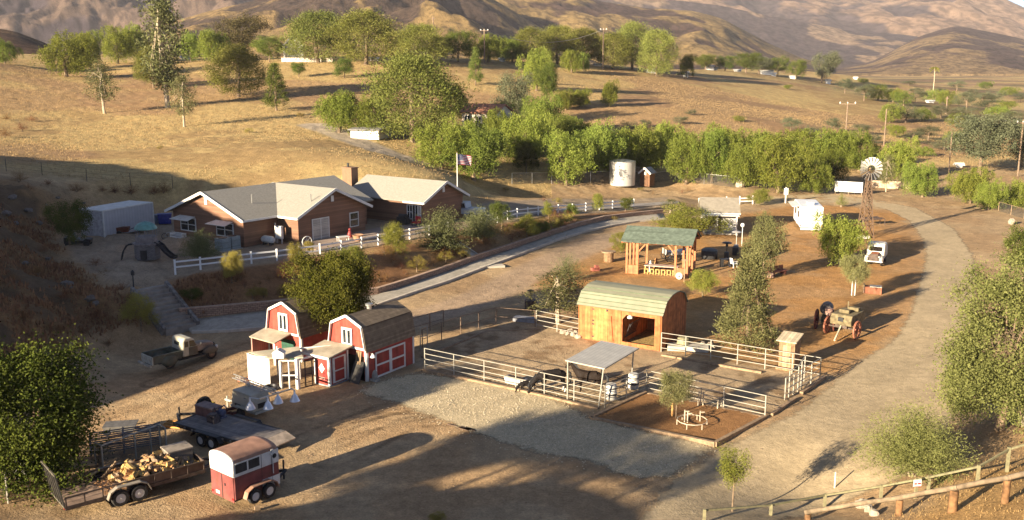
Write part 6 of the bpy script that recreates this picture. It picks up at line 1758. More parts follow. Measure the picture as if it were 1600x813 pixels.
rf = m.build('roof', mat('blue_grey_roof', (0.30, 0.31, 0.33), .7), ph); m2.build('bargeboard', WHITE, rf); m = MB(); m.b(pw_ * .38, pw_ * .62, -.05, -.003, k_ * .86, k_ * 1.08); m.build('gable_vent', WHITE, ph)
m = MB(); m.b(pw_ * .2, pw_ * .8, -.04, -.003, .05, k_ * .75); m.build('door', mat('dark_brown_door', (0.13, 0.065, 0.035), .8), ph)
t = thing('white_boulder', 'pale boulder at the right end of the wire fence', 'boulder', G(1156, 293)); m = MB(); m.ball((0, 0, .45), (.8, .6, .6), 9, 6, jit=.18, rng=random.Random(2)); m.build('boulder', mat('pale_rock', (0.36, 0.30, 0.23), .9, .2, 3), t)
# wire fence by the tank, and the field fence in shade
def wire_fence(label, pts, h, gap, veil=True, name='wire_fence', pm=GALV, nwire=0, pr=.05):
    t = thing(name, label, 'fence', pts[0]); posts = [pts[0]]
    for a, b in zip(pts[:-1], pts[1:]):
        n = max(1, round((b - a).length / gap))
        posts += [drop(a.lerp(b, k / n)) for k in range(1, n + 1)]
    for q in posts: r = q - pts[0]; m = MB(); m.tube([r + Vector((0, 0, -.1)), r + Vector((0, 0, h))], pr, 6); m.build('post', pm, t)
    if veil:
        m = MB()
        for a, b in zip(posts[:-1], posts[1:]): m.beam(a - pts[0] + Vector((0, 0, h * .5)), b - pts[0] + Vector((0, 0, h * .5)), .01, h * .94)
        m.build('wire_mesh', CHAIN, t); nwire = [h]
    else: nwire = [h * k / nwire for k in range(1, nwire + 1)]
    for zz in nwire:
        m = MB()
        for a, b in zip(posts[:-1], posts[1:]): m.beam(a - pts[0] + Vector((0, 0, zz)), b - pts[0] + Vector((0, 0, zz)), .035 if veil else .014, .035 if veil else .014)
        m.build('top_rail' if veil else 'wire', pm, t)
    return t
wire_fence('chain link fence at the foot of the pepper trees, either side of the water tank', [G(800, 288), G(862, 287), G(952, 284), G(1055, 282), G(1100, 288), G(1155, 294)], 1.7, 4.2)
wire_fence('thin wire fence on dark posts across the foot of the dry field', [G(10, 268), G(66, 274), G(136, 284), G(204, 290), G(270, 294)], 1.5, 5.0, veil=False, nwire=3, pm=DARKM, pr=.035)
wire_fence('wire fence cut by the right edge beside the outer bank', [G(1560, 330), G(1600, 342), G(1640, 352)], 1.3, 3.0, veil=True, pm=TIMBER)
# white garage and tiled house among the trees, white gabled house on the ridge
g0 = G(548, 215); ga = R(-12); gw = reach(g0, ga, 592)
t = thing('garage', 'low white garage under the olive green pepper tree', 'garage', g0, ga); gh = height_at(g0, 203)
m = MB(); m.b(0, gw, 0, 6, -.3, gh); m.build('wall', WHITE, t); m = MB(); m.slab([(-.4, -.5, gh + .1), (gw + .4, -.5, gh + .1), (gw + .4, 6.4, gh + .5), (-.4, 6.4, gh + .5)], .15); m.build('roof', mat('grey_garage_roof', (0.25, 0.235, 0.22), .9), t)
for a, b in ((.08, .44), (.56, .92)): m = MB(); m.b(gw * a, gw * b, -.06, -.003, .05, gh * .82); m.build('garage_door', OFFW, t)
def small_house(name, label, p, rz, w, d, eh, rise, wm, rm, nwin=2, cat='house', group=None):
    t = thing(name, label, cat, p, rz, group)
    m = MB(); m.prism([(0, -.4), (d, -.4), (d, eh), (d / 2, eh + rise), (0, eh)], 0, w, 'X'); m.build('wall', wm, t)
    m = MB()
    for s in (-1, 1): ye = d / 2 + s * (d / 2 + .4); m.slab([(-.4, ye, eh - .05), (-.4, d / 2, eh + rise + .15), (w + .4, d / 2, eh + rise + .15), (w + .4, ye, eh - .05)], .15)
    m.build('roof', rm, t)
    for k in range(nwin): c = w * (k + .5) / nwin; window(t, c - .5, c + .5, eh * .35, eh * .8, 0, 2, 1)
    return t
TILE = mat('terracotta_tiles', (0.38, 0.17, 0.10), .85, .15, 2); CREAM = mat('cream_stucco', (0.58, 0.50, 0.40), .9)
p_ = G(727, 216); sc1 = p_.y / 200
small_house('tiled_house', 'white walled house with terracotta roof deep among the pepper trees', W(722, 205, p_.y), R(-28), 8 * sc1, 6, 3.4, 1.3, CREAM, TILE, 3)
p_ = drop(W(444, 99, 300))
small_house('gabled_house', 'white gabled house half hidden on the ridge behind the leafy tree', p_, R(-70), 7, 5, 4.0, 3.2, WHITE, mat('dark_grey_roof', (0.12, 0.11, 0.11), .9), 2)
FARG = 'white houses and sheds along the hill top'
for u, v, w_, h_, lb in [(1013,103,16,8,'white shed under the flat topped skyline pine'),(1068,97,10,11,'white house on the hill top with a high gable'),(1107,97,11,10,'white house between two far trees on the hill top'),(1103,103,22,5,'long low white building on the hill top'),
                      (1148,103,12,4,'small cream shed right of the far dark tree'),(1190,107,22,8,'grey roofed house at the right of the hill top'),(1236,107,9,6,'white shed beside the pale gum on the hill top'),(1206,108,8,6,'tiny white shed on the hill top road'),
                      (1291,131,8,9,'small white tank shed on the far slope'),(1335,124,6,5,'tiny white hut far along the valley road'),(930,96,12,5,'white wall glimpsed under the skyline pines'),(780,96,10,7,'white house below the trees in the middle of the ridge'),
                      (578,95,16,6,'low grey house behind the big pair of pines'),(283,93,14,6,'white roofed house beside the tall gum'),(1495,262,10,9,'white box like shed behind the wide pepper tree'),(1577,193,12,6,'white roof far at the right edge of the valley'),(1447,160,14,4,'low grey roof by the tall palm')]:
    p_ = GS(u, v); s = p_.y / FP
    small_house('far_building', lb, p_, R(random.Random(u).uniform(-25, 15)), w_ * s * .8, w_ * s * .6, h_ * s * .5, h_ * s * .2, WHITE, OFFW if v > 100 else mat('pale_metal_roof', (0.5, 0.5, 0.5), .6), 0, 'building', FARG)
t = thing('low_wall', 'low pale wall along the grounds of the gabled house on the ridge', 'wall', G(440, 97)); a, b = G(440, 97), G(520, 97); m = MB(); m.beam((0, 0, .5), drop(b) - a + Vector((0, 0, .5)), .3, 1.4); m.build('wall', CREAM, t)
t = thing('low_wall', 'low stone wall beyond the windmill across the road', 'wall', G(1358, 293)); a, b = G(1358, 293), G(1428, 296); m = MB(); m.beam((0, 0, .5), b - a + Vector((0, 0, .5)), .4, 1.4); m.build('wall', mat('tan_rubble', (0.45, 0.34, 0.23), .9, .3, 2), t)
# utility poles and wires
POLEW = mat('grey_brown_pole', (0.22, 0.155, 0.105), .9, .2, 3)
poles = []
for u, vb, vt, lb, arm in [(942, 108, 44, 'power pole standing among the skyline pines', 2.2), (678, 100, 26, 'pale lamp pole left in the gap above the ridge trees', 1.2), (757, 100, 45, 'pale pole with lamps above the ridge trees', 2.4), (1319, 245, 158, 'utility pole with white insulators behind the belt of pepper trees', 3.4), (1381, 228, 171, 'utility pole rising above the windmill', 0), (1478, 178, 151, 'small far utility pole in the valley', 1.2),
                           (1482, 272, 207, 'utility pole left of the wide olive tree', 0), (1590, 276, 187, 'tall utility pole at the right edge', 2.2)]:
    p_ = GS(u, vb); h = height_at(p_, vt); t = thing('utility_pole', lb, 'utility pole', p_)
    r_ = max(.14, 1.1 / FP * p_.y); m = MB(); m.tube([(0, 0, -.3), (0, 0, h)], [r_, r_ * .8], 8); m.build('pole', POLEW, t, smooth=True)
    if arm: m = MB(); m.b(-arm / 2, arm / 2, -.09, .09, h - .7, h - .5); m.build('crossarm', POLEW, t); 
    if arm > 1.5:
        for s in (-.45, 0, .45): m = MB(); m.lathe([(r_ * .7, h - .5), (r_, h - .35), (r_ * .4, h - .15)], 8, (arm * s, 0, 0)); m.build('insulator', WHITE, t)
    poles.append((p_, h))
def wire(a, b, sag, lb, n=14, r=.05):
    t = thing('power_line', lb, 'power line', a); m = MB(); m.tube([(b - a) * (k / n) + Vector((0, 0, -sag * 4 * (k / n) * (1 - k / n))) for k in range(n + 1)], r, 4, cap=False); m.build('cable', mat('grey_cable', (0.28, 0.26, 0.24), .6), t)
pt = lambda i, dx=0: poles[i][0] + Vector((dx, 0, poles[i][1] - .4))
wire(pt(0), drop(G(1085, 111), 2.0), 2.0, 'upper power line falling from the skyline pole to the dark bush', r=.09); wire(pt(0, .8), drop(G(1092, 112), 1.0), 2.5, 'lower power line falling from the skyline pole to the dark bush', r=.09)
wire(pt(2), pt(0), 4, 'long power line between the two skyline poles', r=.07)
# ------------------------------------------------------------------ white board, windmill, caravan
a, b = G(1304, 303), G(1346, 306); a.z += 0; an_ = ang(a, b)
bd = thing('blank_board', 'large blank white board on posts beside the far road', 'board', a, an_); bw_ = reach(a, an_, 1347); z0, z1 = height_at(a, 299), height_at(a, 283)
m = MB(); m.b(0, bw_, -.05, .05, z0, z1); m.build('panel', WHITE, bd)
for x_ in (.1, bw_ * .5, bw_ - .1): m = MB(); m.b(x_ - .07, x_ + .07, .052, .19, -.2, z1); m.build('post', POLEW, bd)

wp = G(1351, 371); wh = height_at(wp, 264); wm_ = thing('windmill', 'old farm windmill with a fanned white wheel on a timber tower', 'windmill', wp, R(8))
RUSTW = mat('weathered_tower_timber', (0.15, 0.095, 0.06), .85, .2, 4); bs = wh * .09
for sx in (-1, 1):
    for sy in (-1, 1): m = MB(); m.beam((sx * bs, sy * bs, 0), (sx * .12, sy * .12, wh * .97), .09, .09); m.build('leg', RUSTW, wm_)
m = MB()
lv = [0, .2, .38, .54, .68, .8]
for i, f in enumerate(lv):
    s = bs + (.12 - bs) * f; z = wh * f + .05
    for (x0, y0), (x1, y1) in (((-s, -s), (s, -s)), ((s, -s), (s, s)), ((s, s), (-s, s)), ((-s, s), (-s, -s))):
        if i: m.beam((x0, y0, z), (x1, y1, z), .06, .06)
        if i + 1 < len(lv):
            s2 = bs + (.12 - bs) * lv[i + 1]; k = s2 / s; z2 = wh * lv[i + 1] + .05
            m.beam((x0, y0, z), (x1 * k, y1 * k, z2), .06, .06); m.beam((x1, y1, z), (x0 * k, y0 * k, z2), .06, .06)
m.build('bracing', RUSTW, wm_)
hub = thing('x', None, None); bpy.data.objects.remove(hub)
wr = 18.6 / FP * wp.y
m = MB(); m.lathe([(.12, -.25), (.22, -.15), (.22, .3), (.1, .4)], 12, (0, 0, wh), axis='Y'); m.build('gearbox', mat('rust_yellow_metal', (0.32, 0.22, 0.10), .6), wm_)
for k in range(18):
    a0 = 6.283 * k / 18; m = MB(); ca_, sa_ = math.cos(a0), math.sin(a0); t_ = Vector((-sa_, 0, ca_)); rr = Vector((ca_, 0, sa_)); c0_ = Vector((0, -.4, wh))
    q = [c0_ + rr * wr * .34 - t_ * wr * .045 + Vector((0, -.06, 0)), c0_ + rr * wr - t_ * wr * .105 + Vector((0, -.12, 0)), c0_ + rr * wr + t_ * wr * .105 + Vector((0, .12, 0)), c0_ + rr * wr * .34 + t_ * wr * .045 + Vector((0, .06, 0))]
    n_ = (q[1] - q[0]).cross(q[3] - q[0]).normalized() * .015
    vs_ = q + [p - n_ for p in q]; m.add(vs_, [(0, 1, 2, 3), (7, 6, 5, 4), (0, 4, 5, 1), (1, 5, 6, 2), (2, 6, 7, 3), (3, 7, 4, 0)]); m.build('blade', mat('pale_blade_metal', (0.48, 0.45, 0.39), .6, .08, 2, metal=.1), wm_)
m = MB()
for f in (.36, .72):
    for k in range(30): a0, a1 = 6.283 * k / 30, 6.283 * (k + 1) / 30; m.tube([(wr * f * math.cos(a0), -.38, wh + wr * f * math.sin(a0)), (wr * f * math.cos(a1), -.38, wh + wr * f * math.sin(a1))], .025, 4)
for k in range(6): a0 = 6.283 * k / 6; m.tube([(0, -.36, wh), (wr * .72 * math.cos(a0), -.38, wh + wr * .72 * math.sin(a0))], .025, 4)
m.build('wheel_ring', DARKM, wm_)
m = MB(); m.beam((0, .3, wh), (.25, 2.3, wh + .05), .06, .06); m.slab([(.22, 1.6, wh + .55), (.27, 2.6, wh + .75), (.27, 2.6, wh - .6), (.22, 1.6, wh - .4)], .03); m.build('tail', GALV, wm_)
tw = thing('trough', 'white trough at the foot of the windmill', 'trough', G(1349, 371), R(5)); m = MB(); m.b(-1.1, .3, -.9, -.5, 0, .3); m.b(-1.05, .25, -.85, -.55, .3, .32); m.build('tub', WHITE, tw)

cp, cq = G(1249, 361), G(1285, 362); ca_ = R(-10); cw_ = reach(cp, ca_, 1285); chh = height_at(cp, 323)
cv = thing('caravan', 'white boxy caravan seen from behind with a dark squiggle on its back', 'caravan', cp, ca_)
CARW = mat('white_caravan_panel', (0.80, 0.79, 0.76), .35, .03, 1)
m = MB(); LNc = 7.0; m.b(0, cw_, 0, LNc, chh * .14, chh); m.build('body', CARW, cv, bevel=.12)
m = MB(); m.b(cw_ * .35, cw_ * .65, 1.5, 2.6, chh + .01, chh + .32); m.build('roof_unit', CARW, cv, bevel=.06)
m = MB(); pts = [(.36, .64), (.42, .67), (.47, .65), (.52, .66), (.60, .61), (.66, .60)]; 
for (a0, b0), (a1, b1) in zip(pts[:-1], pts[1:]): m.beam((cw_ * a0, -.012, chh * b0), (cw_ * a1, -.012, chh * b1), .02, .05)
pts = [(.42, .62), (.50, .645), (.58, .60)]
for (a0, b0), (a1, b1) in zip(pts[:-1], pts[1:]): m.beam((cw_ * a0, -.012, chh * b0), (cw_ * a1, -.012, chh * b1), .02, .04)
m.build('squiggle', mat('dark_grey_vinyl', (0.08, 0.08, 0.09), .5), cv)
m = MB(); m.b(.1, cw_ - .1, -.12, -.03, chh * .05, chh * .13); m.build('bumper', OFFW, cv)
for s in (.12, cw_ - .12): m = MB(); m.b(s - .07, s + .07, -.05, -.003, chh * .2, chh * .27); m.build('tail_light', mat('red_lens', (0.4, 0.02, 0.02), .3), cv)
m = MB(); m.b(-.04, -.003, 1.2, 2.2, chh * .5, chh * .75); m.b(-.04, -.003, 4.2, 5.4, chh * .5, chh * .75); m.build('window', GLASS, cv); m = MB(); m.b(-.05, -.003, 2.8, 3.5, chh * .16, chh * .85); m.build('door', OFFW, cv)
m = MB(); m.slab([(-.9, 1.0, chh * .95), (-.02, 1.0, chh * .99), (-.02, 5.5, chh * .99), (-.9, 5.5, chh * .95)], .06); m.build('awning', OFFW, cv)

TYRE = mat('dusty_black_rubber', (0.028, 0.026, 0.025), .85, .25, 6)
STEELW = mat('white_steel_rim', (0.58, 0.57, 0.55), .45, .06, 3, dirt=.25)
def wheel(par, x, y, r, w=.22, rim=STEELW, out=-1, z=None):
    m = MB(); m.lathe([(r * .58, -w / 2), (r * .9, -w / 2), (r, -w * .3), (r, w * .3), (r * .9, w / 2), (r * .58, w / 2), (r * .55, 0), (r * .58, -w / 2)], 24, axis='Y', cap=False)
    t = m.build('wheel', TYRE, par, smooth=True, loc=(x, y, r if z is None else z))
    m = MB(); m.lathe([(r * .6, out * w * .40), (r * .5, out * w * .44), (r * .42, out * w * .30), (r * .2, out * w * .34), (r * .14, out * w * .5)], 18, axis='Y'); m.lathe([(r * .58, -w * .3), (r * .58, w * .3)], 18, axis='Y'); m.build('rim', rim, t, smooth=True)
    return t

# ------------------------------------------------------------------ old pickup truck
ra, fa = P(268, 577), P(322, 558.5)
th = R(47)
wb_ = (fa - ra).length
tk_ = thing('pickup_truck', 'rusty pale old pickup truck with rounded cab and stake bed parked in the yard', 'pickup truck', ra, th)
GRN = mat('shaded_green_grey_paint', (0.10, 0.095, 0.075), .6, .25, 1.5, dirt=.8); CABP = mat('faded_cream_paint', (0.48, 0.45, 0.35), .5, .12, 1.5, dirt=.55); BEDP = mat('shaded_olive_bed', (0.085, 0.095, 0.075), .65, .25, 2, dirt=.6)  # door, fender and bed paints darkened to carry the shade of the side
SCL = wb_ / 3.0
tk_.scale = (SCL, SCL, SCL)
Wt = 1.7
# right side of the truck is local y=0, the left side y=Wt ; rear axle x=0, front axle x=3
m = MB(); m.prism([(.92, .55), (1.95, .55), (2.02, 1.12), (1.80, 1.66), (1.62, 1.80), (1.12, 1.82), (.96, 1.70), (.92, 1.2)], .10, Wt - .10); cab = m.build('cab', CABP, tk_, bevel=.11)
m = MB(); m.b(1.08, 1.34, .085, .10, 1.22, 1.58); m.prism([(1.42, 1.2), (1.93, 1.2), (1.74, 1.6), (1.42, 1.62)], .085, .0995); m.prism([(1.42, 1.2), (1.93, 1.2), (1.74, 1.6), (1.42, 1.62)], Wt - .0995, Wt - .085); m.build('side_window', GLASS, cab)
m = MB(); m.slab([(2.03, .25, 1.18), (2.03, Wt - .25, 1.18), (1.84, Wt - .3, 1.64), (1.84, .3, 1.64)], .02); m.build('windscreen', GLASS, cab)
m = MB(); m.b(.895, .915, .55, Wt - .55, 1.32, 1.55); m.build('rear_window', GLASS, cab)
m = MB(); m.b(1.36, 1.98, .07, .098, .6, 1.17); m.build('door', GRN, tk_)
m = MB(); m.prism([(1.96, .62), (3.25, .62), (3.42, .95), (3.30, 1.10), (2.6, 1.17), (1.98, 1.2)], .42, Wt - .42); m.build('hood', mat('faded_hood_paint', (0.30, 0.24, 0.19), .6, .2, 2, dirt=.6), tk_, bevel=.10)
m = MB(); m.b(3.42, 3.47, .5, Wt - .5, .62, 1.0); [m.b(3.47, 3.50, .5, Wt - .5, z_, z_ + .05) for z_ in (.66, .76, .86)]; m.build('grille', DARKM, tk_)
for y_ in (.22, Wt - .22):
    m = MB(); m.ball((3.0, y_, .58), (.56, .2, .34), 14, 8); m.build('front_fender', GRN, tk_, smooth=True)
    m = MB(); m.ball((3.46, y_, .78), (.10, .13, .13), 10, 6); m.build('headlight', mat('lens_glass', (0.6, 0.6, 0.55), .2), tk_, smooth=True)
    m = MB(); m.ball((0, y_ - .06 if y_ < 1 else y_ + .06, .56), (.60, .22, .40), 14, 8); m.build('rear_fender', BEDP, tk_, smooth=True)
m = MB(); m.b(.6, 2.6, .02, .26, .42, .48); m.b(.6, 2.6, Wt - .26, Wt - .02, .42, .48); m.build('running_board', DARKM, tk_)
m = MB(); m.b(-1.15, .86, .12, Wt - .12, .55, .63); m.b(-1.15, .86, .1, .16, .55, 1.02); m.b(-1.15, .86, Wt - .16, Wt - .1, .55, 1.02); m.b(.8, .86, .16, Wt - .16, .63, 1.05)
m.b(-1.15, .86, .06, .2, 1.02, 1.07); m.b(-1.15, .86, Wt - .2, Wt - .06, 1.02, 1.07); m.build('bed', BEDP, tk_)
m = MB(); m.b(-1.22, -1.152, .1, Wt - .1, .5, 1.02); m.build('tailgate', mat('pale_worn_tailgate', (0.42, 0.42, 0.36), .55, .2, 2, dirt=.6), tk_)
m = MB(); m.b(-1.45, -1.33, .0, Wt, .40, .54); m.b(-1.33, -1.22, .3, .38, .42, .5); m.b(-1.33, -1.22, Wt - .38, Wt - .3, .42, .5); m.build('bumper', mat('pale_rusty_bumper', (0.44, 0.40, 0.33), .5, .2, 3, dirt=.6), tk_)
m = MB(); m.b(-1.2, 3.3, .5, Wt - .5, .38, .55); m.build('chassis', DARKM, tk_)
for x_ in (0, 3.0):
    for y_, o in ((.16, -1), (Wt - .16, 1)): wheel(tk_, x_, y_, .37, .2, mat('rusty_rim', (0.2, 0.12, 0.08), .7), o)
m = MB(); m.tube([(1.98, .05, 1.15), (2.1, -.15, 1.3)], .015, 5); m.ball((2.1, -.15, 1.36), (.03, .1, .1), 8, 5); m.build('side_mirror', DARKM, tk_)

# ------------------------------------------------------------------ flat deck trailer, light tower, junk on the deck
n0, n1 = P(272, 662, .75), P(385, 702, .75)
da = ang(n0, P(392, 697, .75)); dl = reach(n0, da, 392); 
dk = thing('flatbed_trailer', 'black two axle flatbed trailer with a bare grey deck', 'trailer', Vector((n0.x, n0.y, 0)), da)
DW = 2.5; DZ = .78
DECK = mat('grey_deck_planks', (0.20, 0.175, 0.16), .8, .15, 3, pattern='planks', axis='Y', pscale=6, pcol=(0.10, 0.09, 0.08))
m = MB(); m.b(0, dl, .08, DW - .08, DZ - .06, DZ); m.build('deck', DECK, dk)
m = MB(); m.b(0, dl, 0, .078, DZ - .2, DZ + .02); m.b(0, dl, DW - .078, DW, DZ - .2, DZ + .02); m.b(-.08, 0, 0, DW, DZ - .2, DZ + .02)
for k in range(9): m.b(dl * k / 9 + .1, dl * k / 9 + .18, .08, DW - .08, DZ - .18, DZ - .062)
m.build('frame', DARKM, dk)
for k in range(10): m = MB(); x_ = dl * (k + .5) / 10; m.b(x_ - .05, x_ + .05, -.06, -.003, DZ - .16, DZ - .04); m.build('stake_pocket', mat('grey_pocket', (0.20, 0.19, 0.18), .6), dk)
m = MB(); m.slab([(dl + .02, .05, DZ), (dl + .75, .05, DZ - .25), (dl + .75, DW - .05, DZ - .25), (dl + .02, DW - .05, DZ)], .08); m.build('dovetail', mat('bleached_ramp_planks', (0.46, 0.36, 0.27), .8, .2, 3), dk)
wx = [dl * .40, dl * .40 + .85]
for x_ in wx:
    wheel(dk, x_, -.16, .37, .24, STEELW, -1); wheel(dk, x_, DW + .16, .37, .24, STEELW, 1)
for y_ in (-.3, DW + .02): m = MB(); m.b(wx[0] - .5, wx[1] + .5, y_, y_ + .28, DZ + .0, DZ + .05); m.beam((wx[0] - .5, y_ + .14, DZ), (wx[0] - .75, y_ + .14, DZ - .3), .28, .04); m.beam((wx[1] + .5, y_ + .14, DZ), (wx[1] + .75, y_ + .14, DZ - .3), .28, .04); m.build('fender', DARKM, dk)
m = MB(); m.beam((-.05, .4, DZ - .12), (-1.3, DW / 2, DZ - .15), .1, .14); m.beam((-.05, DW - .4, DZ - .12), (-1.3, DW / 2, DZ - .15), .1, .14); m.tube([(-1.1, DW / 2, .1), (-1.1, DW / 2, 1.1)], .05, 8); m.build('tongue', DARKM, dk)
def on_deck(x, y, z=DZ): 
    return Vector((n0.x, n0.y, z)) + Vector((math.cos(da), math.sin(da), 0)) * x + Vector((-math.sin(da), math.cos(da), 0)) * y
t = thing('tool_chest', 'dusty pinkish chest at the front of the flatbed trailer', 'chest', on_deck(.6, DW - .6), da); m = MB(); m.b(-.7, .7, -.35, .35, 0, .5); m.build('chest', mat('dusty_red_chest', (0.20, 0.10, 0.085), .7), t); m = MB(); m.b(-.72, .72, -.37, .37, .5, .58); m.build('lid', mat('dusty_chest_lid', (0.24, 0.17, 0.15), .7), t)
t = thing('spare_tyre', 'black tyre leaning at the front of the flatbed trailer', 'tyre', on_deck(-.4, DW - .1, .0), da); m = MB(); m.lathe([(.28, -.12), (.5, -.12), (.55, 0), (.5, .12), (.28, .12), (.26, 0)], 20, (0, 0, .98), axis='X'); m.build('tyre', TYRE, t, smooth=True)
t = thing('engine_block', 'dark greasy engine lying on the flatbed deck', 'engine', on_deck(1.75, 1.25), da); m = MB(); m.box((0, 0, .22), (.6, .45, .4)); m.lathe([(.24, 0), (.24, .15)], 12, (.1, -.1, .4)); m.tube([(-.2, .1, .4), (-.1, .2, .75), (.2, .2, .7)], .05, 6); m.build('engine', mat('greasy_metal', (0.06, 0.05, 0.055), .6, .3, 6), t)
t = thing('pump_motor', 'small bluish motor beside the chest on the flatbed', 'motor', on_deck(1.45, DW - .5), da); m = MB(); m.lathe([(.15, -.3), (.2, -.25), (.2, .25), (.12, .3)], 12, (0, 0, .3), axis='X'); m.b(-.3, .3, -.2, .2, 0, .1); m.tube([(0, 0, .5), (.2, .1, .7), (.4, .1, .6)], .04, 6); m.build('motor', mat('blue_grey_motor', (0.09, 0.10, 0.16), .5), t)
t = thing('yellow_machine', 'small yellow engine on the far edge of the flatbed', 'engine', P(330, 647, .0), da); m = MB(); m.box((0, 0, .35), (.5, .4, .4)); m.box((.1, 0, .65), (.3, .25, .2)); m.build('housing', mat('dull_yellow_paint', (0.42, 0.30, 0.03), .5, .2, 4), t); m = MB(); m.b(-.4, .4, -.25, .25, 0, .15); m.build('base', DARKM, t)
t = thing('scrap_pile', 'pile of rust red parts behind the flatbed trailer', 'scrap', P(352, 650)); m = MB(); rg = random.Random(8)
for k in range(16): m.box((rg.uniform(-.9, .9), rg.uniform(-.4, .4), rg.uniform(.08, .4)), (rg.uniform(.2, .7), rg.uniform(.1, .3), rg.uniform(.08, .25)), rg.uniform(0, 3))
m.build('scrap', mat('dark_red_scrap', (0.14, 0.045, 0.035), .85, .3, 4), t)
t = thing('orange_timber', 'short orange planks lying under the flatbed trailer', 'timber', P(268, 668), R(-15)); m = MB(); [m.box((0, k * .3, .05 + .05 * k), (1.2, .22, .08), .1 * k) for k in range(3)]; m.build('plank', mat('orange_plank', (0.5, 0.24, 0.07), .8), t)

lt = P(392, 652); lta = R(-38)
lw = thing('light_tower', 'beige trailer mounted light tower with a folded mast and four lamps', 'light tower', P(363, 648), lta)
BEI = mat('beige_enamel', (0.44, 0.41, 0.33), .5, .06, 2, dirt=.3)
m = MB(); m.prism([(0, .55), (2.0, .55), (2.0, .95), (1.85, 1.55), (.15, 1.6), (0, 1.0)], 0, 1.25); m.build('housing', BEI, lw, bevel=.05)
m = MB(); m.b(.3, .85, -.012, -.002, .66, .8); m.b(2.002, 2.014, .35, .9, .7, 1.0); m.build('vent', DARKM, lw)
m = MB(); m.b(1.2, 1.45, -.012, -.002, 1.25, 1.3); m.build('badge', mat('grey_badge', (0.2, 0.2, 0.2), .5), lw)
m = MB(); m.b(-.3, 2.1, .1, 1.15, .42, .55); m.beam((-.3, .62, .48), (-1.5, .62, .45), .1, .12); m.tube([(-1.3, .62, 0), (-1.3, .62, .7)], .05, 8); m.build('chassis', mat('pale_frame_paint', (0.40, 0.38, 0.33), .6, .1, 3), lw)
for y_, o in ((-.12, -1), (1.37, 1)): wheel(lw, 1.0, y_, .33, .18, DARKM, o); m = MB(); m.b(.55, 1.45, y_ - .13, y_ + .13, .70, .75); m.build('fender', BEI, lw)
m = MB(); M0, M1 = Vector((-1.2, 1.0, 1.75)), Vector((3.1, .75, 1.72))
for dy, dz in ((0, 0), (.22, 0), (.11, .2)): m.tube([M0 + Vector((0, dy, dz)), M1 + Vector((0, dy, dz))], .035, 6)
for k in range(12): a_ = M0.lerp(M1, k / 12); b_ = M0.lerp(M1, (k + 1) / 12); m.tube([a_, b_ + Vector((0, .22, 0))], .018, 4); m.tube([a_ + Vector((0, .22, 0)), b_ + Vector((0, .11, .2))], .018, 4)
m.build('mast', GALV, lw)
m = MB(); m.beam((.4, .9, 1.55), (.4, .9, 1.78), .2, .2); m.beam((1.7, .85, 1.5), (1.7, .85, 1.75), .1, .1); m.beam((3.1, -.35, 1.72), (3.1, 2.0, 1.72), .08, .08); m.build('bracket', GALV, lw)
for y_, x_ in ((-.5, 2.55), (.15, 3.3), (1.1, 3.0), (1.9, 3.5)):
    m = MB(); m.lathe([(.05, 1.72), (.06, 1.5), (.14, 1.4), (.27, 1.12), (.30, 1.06)], 16, (x_ - .1, y_, 0)); m.beam((3.1, max(-.3, min(1.95, y_)), 1.72), (x_ - .1, y_, 1.72), .04, .04); m.build('lamp', mat('bright_lamp_aluminium', (0.72, 0.72, 0.74), .3, .04, 2, metal=.5), lw, smooth=True)

# ------------------------------------------------------------------ firewood trailer
w0 = P(104, 812, .0); w1 = P(318, 752, .0); wa = ang(w0, w1); wl_ = reach(w0, wa, 322)
wt = thing('utility_trailer', 'long open trailer with a slatted rear ramp, part filled with firewood', 'trailer', w0, wa)
WW = 2.3; WZ = .55
m = MB(); m.b(0, wl_, .05, WW - .05, WZ - .06, WZ); m.build('deck', mat('worn_plank_deck', (0.27, 0.185, 0.135), .8, .2, 3, pattern='planks', axis='Y', pscale=5, pcol=(0.14, 0.09, 0.065)), wt)
IRON = mat('dark_rusty_iron', (0.085, 0.06, 0.048), .7, .3, 4)
m = MB(); m.b(0, wl_, 0, .048, WZ - .14, WZ + .04); m.b(0, wl_, WW - .048, WW, WZ - .14, WZ + .04); m.b(0, .05, .05, WW - .05, WZ - .13, WZ - .062); m.b(wl_ - .05, wl_, .05, WW - .05, WZ - .14, WZ + .5)
for y_ in (.025, WW - .025):
    m.beam((0, y_, WZ + .46), (wl_, y_, WZ + .46), .05, .06)
m.build('frame', IRON, wt)
for y_ in (.0, WW - .05):
    m = MB()
    for k in range(9): x_ = .05 + (wl_ - .1) * k / 8; m.b(x_ - .03, x_ + .03, y_, y_ + .048, WZ + .04, WZ + .43)
    m.build('rail_stakes', IRON, wt)
m = MB(); m.b(wl_ * .42, wl_ - .05, .052, .075, WZ + .02, WZ + .44); m.b(wl_ * .42, wl_ - .05, WW - .075, WW - .052, WZ + .02, WZ + .44); m.build('side_board', mat('dark_side_boards', (0.13, 0.085, 0.06), .8), wt)
m = MB(); RG = 1.6
for k in range(6): y_ = .04 + (WW - .08) * k / 5; m.beam((-.02, y_, WZ), (-.30, y_, WZ + RG), .07, .045)
for f in (0, 1): m.beam((-.02 - .28 * f, .0, WZ + RG * f), (-.02 - .28 * f, WW, WZ + RG * f), .06, .06)
m.build('rear_ramp', mat('grey_iron_ramp', (0.13, 0.115, 0.09), .6, .2, 4), wt)
m = MB(); m.slab([(0.0, .1, WZ + .03), (-.06, .1, WZ + RG * .9), (-.06, WW - .1, WZ + RG * .9), (0.0, WW - .1, WZ + .03)], .01); 
wxs = [wl_ * .36, wl_ * .36 + .86]
for x_ in wxs: wheel(wt, x_, -.17, .40, .24, STEELW, -1); wheel(wt, x_, WW + .17, .40, .24, STEELW, 1)
